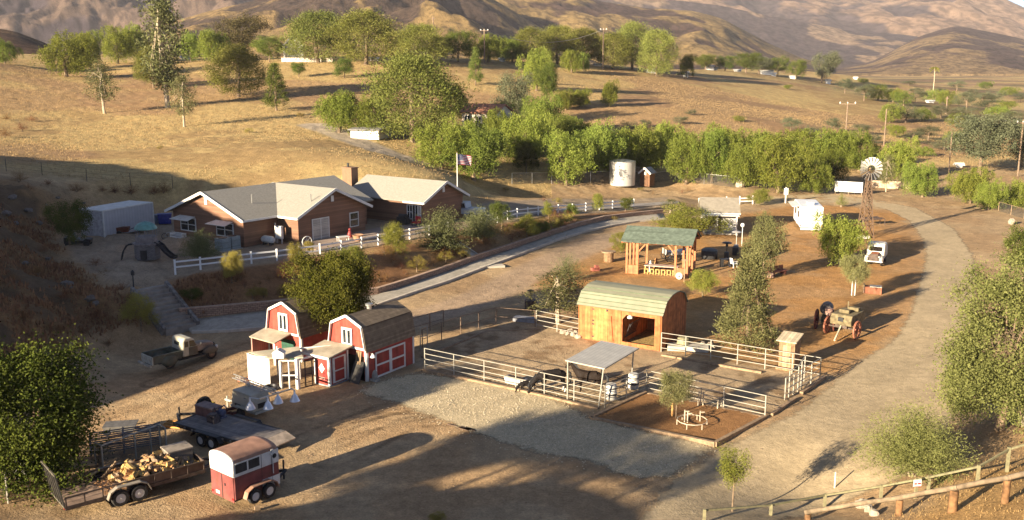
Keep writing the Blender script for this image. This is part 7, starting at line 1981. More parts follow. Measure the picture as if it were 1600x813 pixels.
for y_ in (-.31, WW + .03):
    m = MB()
    for c in wxs:
        pass
    pts = [(wxs[0] - .55, .45), (wxs[0] - .42, .78), (wxs[0] - .1, .95), (wxs[1] + .1, .95), (wxs[1] + .42, .78), (wxs[1] + .55, .45)]
    for (a0, b0), (a1, b1) in zip(pts[:-1], pts[1:]): m.beam((a0, y_ + .14, b0), (a1, y_ + .14, b1), .28, .04)
    m.build('fender', mat('dusty_grey_fender', (0.27, 0.235, 0.19), .6), wt)
m = MB(); m.beam((wl_, .4, WZ - .08), (wl_ + 1.2, WW / 2, WZ - .1), .1, .12); m.beam((wl_, WW - .4, WZ - .08), (wl_ + 1.2, WW / 2, WZ - .1), .1, .12); m.build('tongue', IRON, wt)
m = MB(); m.b(-.035, -.003, .06, .2, WZ - .1, WZ + .02); m.build('tail_light', mat('red_lens', ()), wt)
# split logs: every log its own thing
LOGS = [mat('split_wood_pale', (0.40, 0.255, 0.135), .85, .2, 5), mat('split_wood_orange', (0.33, 0.175, 0.08), .85, .2, 5), mat('split_wood_grey', (0.21, 0.15, 0.10), .9, .25, 5), mat('split_wood_yellow', (0.46, 0.30, 0.11), .85, .2, 5)]
LBL = ['pale split log in the firewood heap on the trailer', 'orange brown split log in the firewood heap on the trailer', 'grey barked split log in the firewood heap on the trailer', 'yellow split log in the firewood heap on the trailer']
lm_ = []
rg = random.Random(21)
for k in range(8):
    m = MB(); a0 = rg.uniform(.12, .2); pr = [(0, 0)] + [(a0 * rg.uniform(.9, 1.2) * math.cos(t), a0 * rg.uniform(.9, 1.2) * math.sin(t)) for t in np.linspace(-.2, rg.uniform(1.2, 2.6), 5)]
    m.prism(pr, -.22, .22, 'Y'); o = m.build('firewood_log', LOGS[k % 4]); lm_.append(o.data); bpy.data.objects.remove(o)
for k in range(260):
    fx_ = rg.random(); x_ = wl_ * (.40 + .57 * fx_); y_ = rg.uniform(.28, WW - .28)
    top = (.62 * math.sin(math.pi * min(1, .12 + fx_ * .95)) ** .6) * (1 - .55 * abs(y_ / WW - .5) * 1.4) + (.12 if fx_ > .15 else 0)
    z_ = WZ + .1 + rg.uniform(.35, 1) * max(0.05, top)
    j = rg.randrange(8); o = bpy.data.objects.new('firewood_log', lm_[j]); C.objects.link(o)
    o.location = w0 + Vector((math.cos(wa), math.sin(wa), 0)) * x_ + Vector((-math.sin(wa), math.cos(wa), 0)) * y_ + Vector((0, 0, z_))
    o.rotation_euler = (rg.uniform(-.6, .6), rg.uniform(0, 6.28), rg.uniform(0, 6.28)); s = rg.uniform(.7, 1.2); o.scale = (s, s, s)
    tag(o, LBL[j % 4], 'log', 'firewood heap logs, ' + ('pale', 'orange', 'grey', 'yellow')[j % 4])
t = thing('wood_chips', 'scatter of bark and chips on the trailer deck', 'bark', w0, wa); m = MB()
for k in range(160): m.box((wl_ * rg.uniform(.28, .5), rg.uniform(.2, WW - .2), WZ + rg.uniform(.0, .06)), (rg.uniform(.04, .16), rg.uniform(.02, .07), .02), rg.uniform(0, 3))
o = m.build('chips', LOGS[1], t); o['kind'] = 'stuff'
t = thing('plank', 'short board leaning at the end of the firewood heap', 'board', w0 + Vector((math.cos(wa), math.sin(wa), 0)) * wl_ * .42 + Vector((-math.sin(wa), math.cos(wa), 0)) * 1.9, wa); m = MB(); m.beam((-.5, .2, WZ + .05), (.25, .2, WZ + .75), .18, .08); m.build('board', TIMBER, t)
t = thing('metal_chest', 'grey lidded chest at the front of the firewood trailer', 'chest', w0 + Vector((math.cos(wa), math.sin(wa), 0)) * (wl_ - .75) + Vector((-math.sin(wa), math.cos(wa), 0)) * 1.6, wa); m = MB(); m.b(-.6, .6, -.5, .5, WZ + .02, WZ + .85); m.build('chest', mat('grey_brown_chest', (0.17, 0.145, 0.12), .7), t); m = MB(); m.b(-.63, .63, -.53, .53, WZ + .85, WZ + .92); m.build('lid', mat('pale_chest_lid', (0.30, 0.25, 0.2), .7), t)

# ------------------------------------------------------------------ horse trailer
h0 = P(369, 795, .0); hw0 = P(386, 798, 0); hw1 = P(414, 786, 0); ha = ang(h0, P(440, 766, 0)); 
HW = 1.9; HL = reach(h0, ha, 438); ho_ = Vector((h0.x, h0.y, 0))
ht = thing('horse_trailer', 'maroon and white horse trailer with a rounded rusty roof', 'horse trailer', ho_, ha)
MAR = mat('dull_maroon_paint', (0.20, 0.055, 0.05), .65, .16, 2, dirt=.4); HWH = mat('chalky_white_paint', (0.70, 0.67, 0.62), .5, .06, 2, dirt=.2); RRF = mat('rusty_pinkish_roof', (0.36, 0.20, 0.135), .6, .15, 2, dirt=.3)
zt = height_at(h0, 714); HT = zt; zb = .38; zm = zb + (HT - zb) * .52; ze = zb + (HT - zb) * .83
def hsec(z0, z1): return z0, z1
m = MB(); m.b(0, HL, 0, HW, zb, zm); m.build('lower_body', MAR, ht, bevel=.04)
m = MB(); m.b(.0, HL, .004, HW - .004, zm + .001, ze); up_ = m.build('upper_body', HWH, ht)
m = MB(); prf = [(0, ze)] + [(HW / 2 - HW / 2 * math.cos(math.pi * k / 10), ze + (HT - ze) * math.sin(math.pi * k / 10) ** .75) for k in range(1, 10)] + [(HW, ze)]
m.prism(prf, .03, HL * .86, 'X')
n_ = len(prf); prev = [(HL * .86, p, q) for p, q in prf]
vs_ = list(prev); fs_ = []
for j, (f, s) in enumerate(((.93, .93), (.98, .78), (1.0, .5))):
    vs_ += [(HL * f, HW / 2 + (p - HW / 2) * (1 - .04 * j), ze + (q - ze) * s) for p, q in prf]
    for i in range(n_ - 1): a_ = j * n_ + i; fs_.append((a_, a_ + 1, a_ + n_ + 1, a_ + n_))
fs_.append(tuple(range(3 * n_, 4 * n_))); m.add(vs_, fs_)
m.build('roof', RRF, ht, smooth=True)
m = MB(); prf2 = [(p, q - .0) for p, q in prf]; m.prism([(0.02, zm)] + prf2 + [(HW - .02, zm)], -.03, .0285, 'X'); m.build('rear_arch', HWH, ht)
m = MB(); m.b(-.035, -.003, .06, HW - .06, zb - .12, zm - .02); rd = m.build('rear_door', MAR, ht); m = MB(); m.b(-.05, -.036, HW / 2 - .02, HW / 2 + .02, zb - .1, zm - .05); m.b(-.06, -.036, HW / 2 - .28, HW / 2 - .2, (zb + zm) / 2, (zb + zm) / 2 + .12); m.build('door_seam', DARKM, rd)
for y_ in (.14, HW - .14): m = MB(); m.b(-.055, -.036, y_ - .06, y_ + .06, zb + .0, zb + .09); m.build('tail_light', mat('red_lens', ()), ht)
m = MB(); m.b(-.05, -.036, HW * .62, HW * .62 + .3, zb + .02, zb + .17); m.build('plate', OFFW, ht)
m = MB(); m.b(HL * .03, HL * .56, -.016, -.001, zm + (ze - zm) * .22, zm + (ze - zm) * .92); fr = m.build('window_band', DARKM, ht)
m = MB(); m.b(HL * .28, HL * .31, -.03, -.017, zm + (ze - zm) * .2, zm + (ze - zm) * .95); m.b(HL * .03, HL * .56, -.03, -.017, zm + (ze - zm) * .12, zm + (ze - zm) * .24); m.b(HL * .03, HL * .56, -.03, -.017, ze - .06, ze); m.build('window_bar', OFFW, fr)
m = MB(); m.b(HL * .60, HL * .605, -.014, -.001, zb, ze); m.b(HL * .83, HL * .835, -.014, -.001, zb, ze); m.build('door_seam', IRON, ht)
m = MB(); m.ball((HL * .9, -.02, zm + (ze - zm) * .55), (.12, .03, .12), 10, 6); m.build('side_vent', DARKM, ht)
m = MB(); m.b(HL * .60, HL + .01, -.012, -.001, zb, zb + (zm - zb) * .45); m.build('white_skirt', HWH, ht)
m = MB(); m.tube([(HL * .845, -.07, zm + .3), (HL * .845, -.07, zm - .45)], .025, 6); m.b(HL * .80, HL * .85, -.06, -.004, ze - .2, ze - .1); m.b(HL * .82, HL * .87, -.06, -.004, ze + .0, ze + .06); m.build('latch', OFFW, ht)
hx = [(hw0 - ho_).dot(Vector((math.cos(ha), math.sin(ha), 0))), 0]; hx[0] = HL * .36; hx[1] = hx[0] + .80
for x_ in hx: wheel(ht, x_, -.2, .36, .22, STEELW, -1); wheel(ht, x_, HW + .2, .36, .22, STEELW, 1)
for y_ in (-.34, HW + .04):
    m = MB(); pts = [(hx[0] - .52, .38), (hx[0] - .40, .70), (hx[0] - .1, .86), (hx[1] + .1, .86), (hx[1] + .40, .70), (hx[1] + .52, .38)]
    for (a0, b0), (a1, b1) in zip(pts[:-1], pts[1:]): m.beam((a0, y_ + .15, b0), (a1, y_ + .15, b1), .30, .04)
    m.build('fender', RRF, ht)
m = MB(); m.beam((HL, .3, zb + .05), (HL + 1.1, HW / 2, zb + .05), .1, .12); m.beam((HL, HW - .3, zb + .05), (HL + 1.1, HW / 2, zb + .05), .1, .12); m.tube([(HL + .95, HW / 2, 0), (HL + .95, HW / 2, 1.0)], .045, 8); m.build('tongue', DARKM, ht)
m = MB(); m.b(.03, HL, .1, HW - .1, zb - .1, zb); m.build('chassis', DARKM, ht)
t = thing('wheel_chock', 'pale block behind the horse trailer wheel', 'block', P(402, 797)); m = MB(); m.box((0, 0, .09), (.24, .2, .18), .5); m.build('block', TIMBER, t)

# ------------------------------------------------------------------ wire pen, pipe panels and scrap under the big tree
k0, k1, k2 = P(163, 752, 0), P(250, 716, 0), P(262, 712, 0)
kz = 1.85
pen = thing('dog_pen', 'chain link dog pen panels standing behind the firewood trailer', 'pen', k0)
corners = [P(152, 746) - k0, Vector((0, 0, 0)), P(214, 731) - k0, P(238, 722) - k0, P(252, 716) - k0, P(262, 722) - k0]
for q in corners: m = MB(); m.tube([q, q + Vector((0, 0, kz))], .045, 8); m.build('post', PIPE, pen)
m = MB()
for a_, b_ in zip(corners[:-1], corners[1:]): m.tube([a_ + Vector((0, 0, kz)), b_ + Vector((0, 0, kz))], .04, 6); m.tube([a_ + Vector((0, 0, .1)), b_ + Vector((0, 0, .1))], .03, 6)
m.build('rail', PIPE, pen)
m = MB()
for a_, b_ in zip(corners[:-1], corners[1:]): m.beam(a_ + Vector((0, 0, kz / 2)), b_ + Vector((0, 0, kz / 2)), .01, kz - .12)
m.build('wire_mesh', CHAIN, pen)
wire_fence('wire fence with leaning pale posts at the lower left corner', [P(-20, 735), P(14, 794), P(45, 770), P(90, 757)], 1.5, 4.0, veil=True, pm=PIPE)
t = thing('wooden_pallets', 'broken wooden pallet frame behind the trailer ramp', 'pallet', P(125, 757), R(25)); m = MB()
for x_ in (-.9, 0, .9): m.beam((x_, 0, 0), (x_ + .1, .5, 1.1), .1, .1)
for z_ in (.25, .65, 1.05): m.beam((-1.0, .1 + z_ * .42, z_), (1.1, .1 + z_ * .42, z_), .05, .14)
m.build('pallet_slats', TIMBER, t)
pp = thing('panel_stack', 'stack of blue grey pipe panels in the shade behind the wire pen', 'panel', P(200, 710), R(18)); m = MB()
for k in range(4):
    o = k * .16
    for z_ in (.25, .65, 1.05): m.tube([(-1.8, o, z_ + .05 * k), (1.6, o + .4, z_ + .05 * k)], .035, 6)
    for x_ in (-1.8, -.2, 1.6): m.tube([(x_, o + (x_ + 1.8) * .118, 0), (x_, o + (x_ + 1.8) * .118, 1.15 + .05 * k)], .035, 6)
m.build('pipes', mat('blue_grey_pipe', (0.16, 0.165, 0.19), .5), pp)
t = thing('wheelbarrow', 'old cart lying by the pipe panels under the big tree', 'cart', P(190, 680), R(10)); m = MB(); m.box((0, 0, .5), (1.4, .8, .35), taper=1.25); m.build('tray', mat('grey_tray', (0.14, 0.13, 0.12), .7), t); m = MB(); m.tube([(-.6, -.3, .3), (1.3, -.3, .55)], .03, 6); m.tube([(-.6, .3, .3), (1.3, .3, .55)], .03, 6); m.build('handle', TIMBER, t); wheel(t, -.75, 0, .22, .1, DARKM)
t = thing('white_barrel', 'white barrel half hidden under the big dark tree', 'barrel', P(40, 748)); m = MB(); m.lathe([(.4, 0), (.45, .1), (.48, .5), (.45, .9), (.4, 1.0)], 16); m.build('barrel', OFFW, t, smooth=True)
t = thing('white_bucket', 'pale tarp bundle in the shade under the big dark tree', 'bundle', P(78, 735)); m = MB(); m.ball((0, 0, .4), (.35, .3, .45), 9, 6, jit=.12, rng=random.Random(4)); m.build('bundle', mat('grey_tarp', (0.4, 0.4, 0.42), .8), t)

# ------------------------------------------------------------------ parked pickup behind the feathery bushes
pk = thing('parked_pickup', 'pale blue grey pickup parked on the terrace behind the feathery bushes', 'pickup truck', on_terrace(722, 338), R(160))
PB = mat('pale_blue_grey_paint', (0.40, 0.43, 0.48), .35, .05, 1)
m = MB(); m.prism([(-2.6, .5), (2.6, .5), (2.65, .95), (2.3, 1.1), (1.1, 1.15), (-2.6, 1.15)], -.95, .95); m.build('body', PB, pk, bevel=.08)
m = MB(); m.prism([(-.9, 1.15), (1.2, 1.15), (.65, 1.8), (-.75, 1.82)], -.85, .85); cb = m.build('cab', PB, pk, bevel=.08)
m = MB(); m.slab([(1.17, -.7, 1.22), (1.17, .7, 1.22), (.74, .65, 1.74), (.74, -.65, 1.74)], .02); m.build('windscreen', GLASS, cb)
m = MB(); [m.prism([(-.75, 1.22), (1.0, 1.22), (.58, 1.72), (-.65, 1.74)], s * .86 - .01, s * .86 + .01) for s in (-1, 1)]; m.build('side_window', GLASS, cb)
for x_ in (-1.6, 1.7):
    for y_, o in ((-.9, -1), (.9, 1)): wheel(pk, x_, y_, .38, .24, GALV, o)
# old cream car with rusted front
oc = thing('vintage_car', 'old cream car with a rusty open front beside the loop road', 'car', G(1368, 411), R(-118), sc=1.2)
m = MB(); m.prism([(-1.7, .45), (.5, .45), (.5, 1.0), (.35, 1.6), (.1, 1.75), (-.9, 1.75), (-1.5, 1.35), (-1.75, .8)], -.72, .72); m.build('cab', mat('cream_car_paint', (0.70, 0.64, 0.52), .45, .06, 1, dirt=.25), oc, bevel=.12)
m = MB(); m.b(.49, .52, -.5, .5, 1.12, 1.5); m.build('windscreen', mat('dark_inside_paint', ()), oc)
m = MB(); m.prism([(.5, .5), (1.5, .55), (1.55, .95), (.5, 1.08)], -.33, .33); m.build('hood', mat('rust_hood', (0.30, 0.11, 0.06), .75, .3, 4), oc, bevel=.06)
m = MB(); m.b(1.55, 1.62, -.36, .36, .45, 1.05); m.build('radiator', IRON, oc)
for s in (-.58, .58):
    m = MB(); m.ball((1.15, s, .55), (.55, .2, .34), 12, 7); m.build('fender', mat('cream_car_paint', ()), oc, smooth=True)
    m = MB(); m.ball((1.55, s * .8, .8), .13, 8, 6); m.build('headlight', GALV, oc, smooth=True)
    for x_ in (-1.0, 1.15): wheel(oc, x_, s * 1.05, .36, .16, mat('rusty_rim', ()), 1 if s > 0 else -1)
m = MB(); m.b(1.7, 1.78, -.75, .75, .4, .48); m.build('bumper', OFFW, oc)

# ------------------------------------------------------------------ wagon and tractor with the red wheels
RW = mat('faded_red_wheel', (0.34, 0.125, 0.075), .7, .2, 4); GW = mat('bleached_wagon_wood', (0.17, 0.135, 0.075), .85, .3, 4)
wg = thing('farm_wagon', 'bleached wooden farm implement wagon with faded red spoked wheels', 'wagon', P(1318, 523), R(48), sc=1.15)
m = MB(); m.prism([(-.6, .75), (1.6, .75), (1.7, 1.25), (1.4, 1.5), (-.5, 1.45), (-.7, 1.1)], -.72, .72); m.b(-.1, .3, -.3, .4, 1.47, 1.7); m.b(.7, 1.1, -.6, .1, 1.5, 1.75); m.build('box', GW, wg, bevel=.05)
for q in ((.0, .35, -.725, -.6, 1.0, 1.2), (-.725, -.6, -.2, .15, 1.05, 1.3), (.4, .7, -.2, .2, 1.505, 1.53)): m = MB(); m.b(*q); m.build('opening', DARKM, wg)  # dark plates on the closed box, painting the shade of openings
m = MB(); m.tube([(-.3, -1.0, .55), (-.3, 1.0, .55)], .06, 8); m.b(-.5, 1.5, -.4, .4, .55, .75); m.build('axle', IRON, wg)
for y_ in (-1.0, 1.0): spoked(wg, -.3, y_, .56, RW, w=.11, ns=12)
m = MB(); m.tube([(-.5, 0, .7), (-2.0, -.25, .08)], .06, 8); m.build('drawbar', mat('pale_pole', (0.55, 0.47, 0.33), .8), wg)
m = MB(); m.tube([(1.2, .3, 1.5), (1.2, .3, 2.0)], .05, 8); m.build('spout', GW, wg)
tc_ = thing('old_tractor', 'dark old steel wheeled tractor parked left of the bleached wagon', 'tractor', P(1290, 514), R(62))
m = MB(); m.prism([(-.5, .6), (1.6, .6), (1.6, 1.2), (.3, 1.25), (-.5, 1.0)], -.3, .3); m.build('engine', mat('dark_green_black_metal', (0.035, 0.045, 0.03), .6), tc_)
m = MB(); m.lathe([(.42, -.5), (.46, -.4), (.46, .4), (.42, .5)], 16, (.5, .1, 1.55), axis='X'); m.build('fuel_tank', mat('purple_grey_drum', (0.10, 0.085, 0.08), .6), tc_, smooth=True); m = MB(); m.lathe([(.3, 0), (.3, .5)], 12, (-.15, -.2, 1.2)); m.build('canister', mat('pinkish_tin', (0.36, 0.22, 0.17), .6), tc_)
for y_ in (-.7, .7): spoked(tc_, -.2, y_, .75, mat('dark_rust_wheel', (0.13, 0.04, 0.03), .8), w=.12, ns=12)
for y_ in (-.4, .4): spoked(tc_, 1.5, y_, .4, mat('dark_rust_wheel', ()), w=.09, ns=8)
m = MB(); m.b(-.75, -.3, -.25, .25, 1.05, 1.12); m.build('seat', DARKM, tc_); m = MB(); m.lathe([(.22, 1.5), (.25, 1.52)], 14, (-.2, .0, 0)); m.tube([(-.2, 0, 1.5), (.1, 0, 1.1)], .025, 6); m.build('steering_wheel', DARKM, tc_)
# small things on the orange ground
t = thing('wooden_box', 'small red brown box planter with a pale lid beside the road', 'planter', G(1364, 458), R(-20)); m = MB(); m.b(-.7, .7, -.4, .4, 0, .6); m.build('box', mat('red_brown_boards', (0.27, 0.10, 0.055), .8, .15, 4, pattern='planks', axis='X', pscale=4), t); m = MB(); m.b(-.3, .7, -.4, .4, .6, .66); m.build('lid', mat('pale_tin_lid', (0.55, 0.48, 0.38), .6), t)
m = MB(); m.b(-.85, -.7, -.3, .3, .0, .75); m.build('post', RUSTPIPE, t)
t = thing('log_bench', 'dark red bench of planks lying on the orange ground', 'bench', G(1215, 430), R(35)); m = MB(); m.b(-1.1, 1.1, -.3, .3, .35, .45); m.build('seat', mat('dark_red_brown_wood', (0.20, 0.075, 0.05), .8, .2, 3), t)
for s in (-.8, .8): m = MB(); m.b(s - .1, s + .1, -.28, .28, 0, .35); m.build('leg', mat('dark_red_brown_wood', ()), t)
m = MB(); m.b(-1.1, 1.1, .3, .36, .45, .85); m.build('backrest', mat('dark_red_brown_wood', ()), t)
t = thing('rock', 'pinkish rock at the end of the dark red bench', 'rock', G(1203, 434)); m = MB(); m.ball((0, 0, .2), (.4, .3, .3), 8, 6, jit=.2, rng=random.Random(5)); m.build('rock', mat('pinkish_rock', (0.4, 0.26, 0.19), .9, .2, 4), t)
t = thing('hay_rake', 'dark arched farm implement behind the windmill', 'implement', G(1364, 352), R(15)); m = MB()
for y_ in (-.5, .5): m.tube([(-1.3, y_, .9), (.9, y_, 1.0), (1.3, y_, .8), (1.4, y_, 0)], .06, 6)
m.b(-1.3, 1.0, -.55, .55, .75, .95); m.tube([(-1.2, -.5, 0), (-1.2, -.5, .9)], .06, 6); m.tube([(-1.2, .5, 0), (-1.2, .5, .9)], .06, 6); m.build('frame', IRON, t)
t = thing('sign_post', 'small pale sign on a post at the entrance of the drive', 'sign', G(1227, 318)); h = height_at(t.location, 293); m = MB(); m.b(-.08, .08, -.08, .08, -.1, h); m.build('post', OFFW, t); m = MB(); m.b(-.32, .32, -.12, -.082, h * .55, h * .95); m.build('plate', OFFW, t)
t = thing('fire_pit_drum', 'dark rusted drum stove with a chimney at the corral corner', 'stove', P(829, 487)); m = MB(); m.lathe([(.48, 0), (.5, .05), (.5, .95), (.45, 1.0)], 16); m.build('drum', IRON, t, smooth=True); m = MB(); m.tube([(0, 0, 1.0), (0, 0, 1.75)], .07, 8); m.lathe([(.3, 1.75), (.3, 1.8), (.05, 1.9)], 12); m.build('chimney', IRON, t)
t = thing('boulder', 'round pale boulder at the outer bank beside the right hand road', 'boulder', G(1580, 351)); m = MB(); m.ball((0, 0, .35), (.45, .4, .45), 9, 6, jit=.15, rng=random.Random(9)); m.build('boulder', mat('pale_rock', ()), t)
RG = 'grey boulders on the shaded slope'
rkm = mat('grey_slope_rock', (0.17, 0.14, 0.12), .95, .25, 3, bump=.4)
for u, v, s in [(20,310,1.1),(45,330,.9),(70,322,.7),(10,335,1.2),(25,350,.8),(90,310,.6),(60,350,.9),(100,338,.7),(45,370,.6),(130,318,.5),(105,445,.9),(112,452,.6),(142,468,1.0),(150,475,.7),(30,545,.5),(75,405,.5),(40,412,.6),(90,365,.5)]:
    t = thing('boulder', 'grey boulder lying on the shaded slope at the left', 'boulder', G(u, v), s * 7, RG); s *= .65; m = MB(); m.ball((0, 0, .15 * s), (.8 * s, .55 * s, .4 * s), 9, 6, jit=.25, rng=random.Random(u)); m.build('boulder', rkm, t)
# ------------------------------------------------------------------ corral fences
def pipe_fence(label, pts, h=1.5, rails=(.35, .75, 1.12, 1.5), gap=2.4, pm=PIPE, r=.038, rr=.024, name='pipe_fence'):
    p0 = pts[0]; t = thing(name, label, 'fence', p0); posts = [pts[0]]
    for a, b in zip(pts[:-1], pts[1:]):
        n = max(1, round((b - a).length / gap)); posts += [a.lerp(b, k / n) for k in range(1, n + 1)]
    for q in posts: m = MB(); m.tube([q - p0, q - p0 + Vector((0, 0, h + .02))], r, 8); m.build('post', pm, t, smooth=True)
    for zz in rails:
        m = MB(); m.tube([q - p0 + Vector((0, 0, zz)) for q in posts], rr, 6); m.build('rail', pm, t, smooth=True)
    return t
PH = 1.42
F1 = P(664, 576); F2 = P(945, 639); F3 = P(1010, 613)
pipe_fence('pale pipe corral fence along the gravel, from the barn to the water barrels', [F1, P(806, 607.5), F2], PH, (.30, .68, 1.05, PH))
pipe_fence('short pipe fence from the water barrels to the earth bed tree', [F2, F3], PH, (.30, .68, 1.05, PH), 1.8)
CB = P(1195, 655); pipe_fence('pipe fence along the back of the earth bed', [F3, CB], PH, (.30, .68, 1.05, PH))
E1 = P(1281, 592); pipe_fence('pipe fence beside the road at the right end of the corral', [P(1226, 626), P(1252, 610), E1], PH, (.30, .68, 1.05, PH), 1.6)
sE = P(1033, 550); pipe_fence('pipe fence from the wooden shed to the outhouse', [sE, P(1110, 562), P(1195, 577), E1], PH, (.30, .68, 1.05, PH))
pipe_fence('pipe fence panel between the drum stove and the wooden shed', [P(838, 513), P(904, 527)], PH, (.30, .68, 1.05, PH), 2.6)
pipe_fence('dark rusty pipe fence at the back left of the corral', [P(660, 545), P(690, 533), P(720, 523), P(775, 508), P(836, 513)], PH, (.70, PH), 2.2, RUSTPIPE)
pipe_fence('dark rusty hitching rail beyond the corral behind the barn', [P(645, 528), P(672, 520), P(693, 514)], 1.5, (.8, 1.5), 1.8, RUSTPIPE)
gt = pipe_fence('short pale gate frame with cross bars at the barn corner', [P(657, 548), P(668, 545)], 1.7, (1.0, 1.7), 1.0)
gt = pipe_fence('open pipe gate leaning at the road end of the corral', [P(1232, 622), P(1246, 613), P(1256, 596)], 1.75, (.2, .7, 1.2, 1.75), 1.4)
# timber kerbs
def curb(label, pts, w=.22, h=.28, name='timber_edge'):
    t = thing(name, label, 'timber', pts[0]); m = MB()
    for a, b in zip(pts[:-1], pts[1:]): m.beam(a - pts[0] + Vector((0, 0, h / 2 - .04)), b - pts[0] + Vector((0, 0, h / 2 - .04)), w, h)
    m.build('timber', TIMBER, t)
M1, M2, M3, M4 = P(923, 657), P(1117, 697), P(1196, 655), P(1009, 617)
curb('timber edging along the lower side of the earth bed', [M1, M2]); curb('timber edging on the road side of the earth bed', [M2, M3]); curb('timber edging between the earth bed and the water barrels', [M1, M4]); curb('timber edging under the fence behind the earth bed', [M4, M3], h=.2)
curb('timber under the long pale corral fence', [P(660, 580), P(800, 609), P(935, 641)], h=.2); curb('timber edging beside the road below the open gate', [P(1205, 652), P(1243, 626)]); curb('timber edging beside the road at the corral end', [P(1252, 618), P(1288, 592)])
curb('long timber on the ground behind the left of the corral', [P(660, 560), P(760, 520), P(840, 516)], h=.18)
curb('long timber under the fence right of the wooden shed', [P(1034, 556), P(1190, 583)], h=.15)
curb('grey timber edging bending under the big pepper tree', [P(1556, 640), P(1553, 648), P(1560, 662), P(1545, 685), P(1520, 704), P(1490, 722)], h=.25)
bed = sheet('earth_bed', [(M1.x, M1.y), (M2.x, M2.y), (M3.x, M3.y), (M4.x, M4.y)], ground_mat('dark_mulched_earth', .6, colr=(0.30, 0.155, 0.065), sc=1.5, speck=.35), .07, .3, .15)
# jumps in the earth bed : white pipe rings
VP = mat('cream_plastic_pipe', (0.50, 0.43, 0.32), .6)
def ring(label, u, v, r, h, n, extra):
    t = thing('pipe_ring', label, 'pipe frame', P(u, v)); m = MB()
    for k in range(n):
        a, b = 6.283 * k / n, 6.283 * (k + 1) / n; m.tube([(r * math.cos(a), r * math.sin(a), h), (r * math.cos(b), r * math.sin(b), h)], .025, 6)
    m.build('hoop', VP, t)
    for k in range(0, n, 2): a = 6.283 * k / n; m = MB(); m.tube([(r * math.cos(a), r * math.sin(a), 0), (r * math.cos(a), r * math.sin(a), h + .02)], .025, 6); m.build('leg', VP, t)
    for (x, y), hh in extra: m = MB(); m.tube([(x, y, 0), (x, y, hh)], .035, 6); m.tube([(x, y, hh * .9), (x + .25, y, hh * .9)], .03, 6); m.build('upright', VP, t)
ring('cream pipe ring on short legs in the earth bed, nearer one', 1081, 668, .85, .45, 12, [((-.35, .4), .9), ((-.2, .3), .8), ((.55, .5), .8)])
t = thing('pipe_stand', 'cream pipe upright stands at the back of the earth bed', 'pipe frame', P(1097, 638)); 
for x, y, hh in ((-1.1, .6, .7), (-.25, 0, 1.1), (-.1, .1, 1.2), (.05, .05, 1.0), (.8, -.5, .7), (1.1, -.1, .6)): m = MB(); m.tube([(x, y, 0), (x + .03, y, hh)], .035, 6); m.build('upright', VP, t)
m = MB(); m.tube([(-.25, 0, 1.0), (.8, -.5, .65)], .03, 6); m.build('crossbar', VP, t)
stk = thing('tree_stake', 'orange timber stake tied to the small pepper tree in the earth bed', 'stake', P(1050, 655)); m = MB(); m.tube([(0, 0, 0), (0, 0, 2.0)], .06, 7); m.build('stake', mat('orange_stake', (0.55, 0.30, 0.11), .8), stk)
for u, lb in ((1330.5, 'left white stake of the young pepper tree'), (1335.5, 'right white stake of the young pepper tree')): t = thing('tree_stake', lb, 'stake', G(u, 462)); m = MB(); m.tube([(0, 0, 0), (0, 0, 2.2)], .04, 7); m.build('stake', OFFW, t)

# ------------------------------------------------------------------ shade canopy and water barrels
q0, q1 = P(886, 627), P(938, 638); qa = ang(F1, F2)
cz = height_at(q0, 563)
cb0 = P(886.5, 626.5); cx1 = (P(935, 637.5) - cb0).length; cyd = 4.2
can = thing('shade_canopy', 'flat grey metal shade roof on thin posts over the horse', 'canopy', cb0, qa)
for x_, y_, s in ((0, 0, 0), (cx1, 0, .3), (0, cyd, .1), (cx1, cyd, .1)): m = MB(); m.tube([(x_, y_, 0), (x_ + s, y_, cz - .05)], .045, 8); m.build('post', PIPE, can, smooth=True)
m = MB(); m.slab([(-.1, -.1, cz), (cx1 + .4, -.1, cz - .05), (cx1 + .4, cyd + .1, cz + .12), (-.1, cyd + .1, cz + .17)], .05); m.build('roof', STEELRF, can)
m = MB(); m.beam((-.1, -.12, cz - .02), (cx1 + .4, -.12, cz - .07), .05, .08); m.beam((cx1 + .42, -.1, cz - .06), (cx1 + .42, cyd + .1, cz + .1), .05, .08); m.build('edge_rail', PIPE, can)
WB_ = mat('white_plastic_barrel', (0.52, 0.50, 0.46), .5, .05, 3)
for u, v, lb in ((949, 633, 'white water barrel hung on the corral fence, nearer one'), (984, 616, 'white water barrel hung on the corral fence, farther one')):
    t = thing('water_barrel', lb, 'barrel', P(u, v) + Vector((.25, .35, .25))); m = MB(); m.lathe([(.30, 0), (.34, .06), (.33, .4), (.36, .45), (.33, .5), (.32, .92), (.28, .98)], 18); m.build('barrel', WB_, t, smooth=True); m = MB(); m.lathe([(.35, .3), (.36, .33), (.36, .36), (.35, .39)], 18); m.lathe([(.35, .7), (.36, .73), (.35, .76)], 18); m.build('strap', DARKM, t)
t = thing('feed_trough', 'white feed trough inside the long corral fence', 'trough', P(799, 604), qa); m = MB(); m.box((0, .5, .25), (1.3, .5, .4), taper=1.12); m.build('tub', WB_, t); m = MB(); m.box((0, .5, .452), (1.25, .44, .01)); m.build('feed', mat('dark_feed', (0.12, 0.08, 0.05), .9), t)
t = thing('stone_trough', 'long pale trough with rocks behind the fence right of the wooden shed', 'trough', P(1078, 547), R(-10)); m = MB(); m.b(-1.6, 1.3, -.5, .5, 0, .35); m.build('tub', CONC, t); m = MB(); m.lathe([(.45, .35), (.4, .8), (.2, .85)], 12, (-.5, .3, 0)); m.build('pot', mat('olive_pot', (0.3, 0.27, 0.16), .8), t)
PR = 'pale rocks beside the wooden shed'
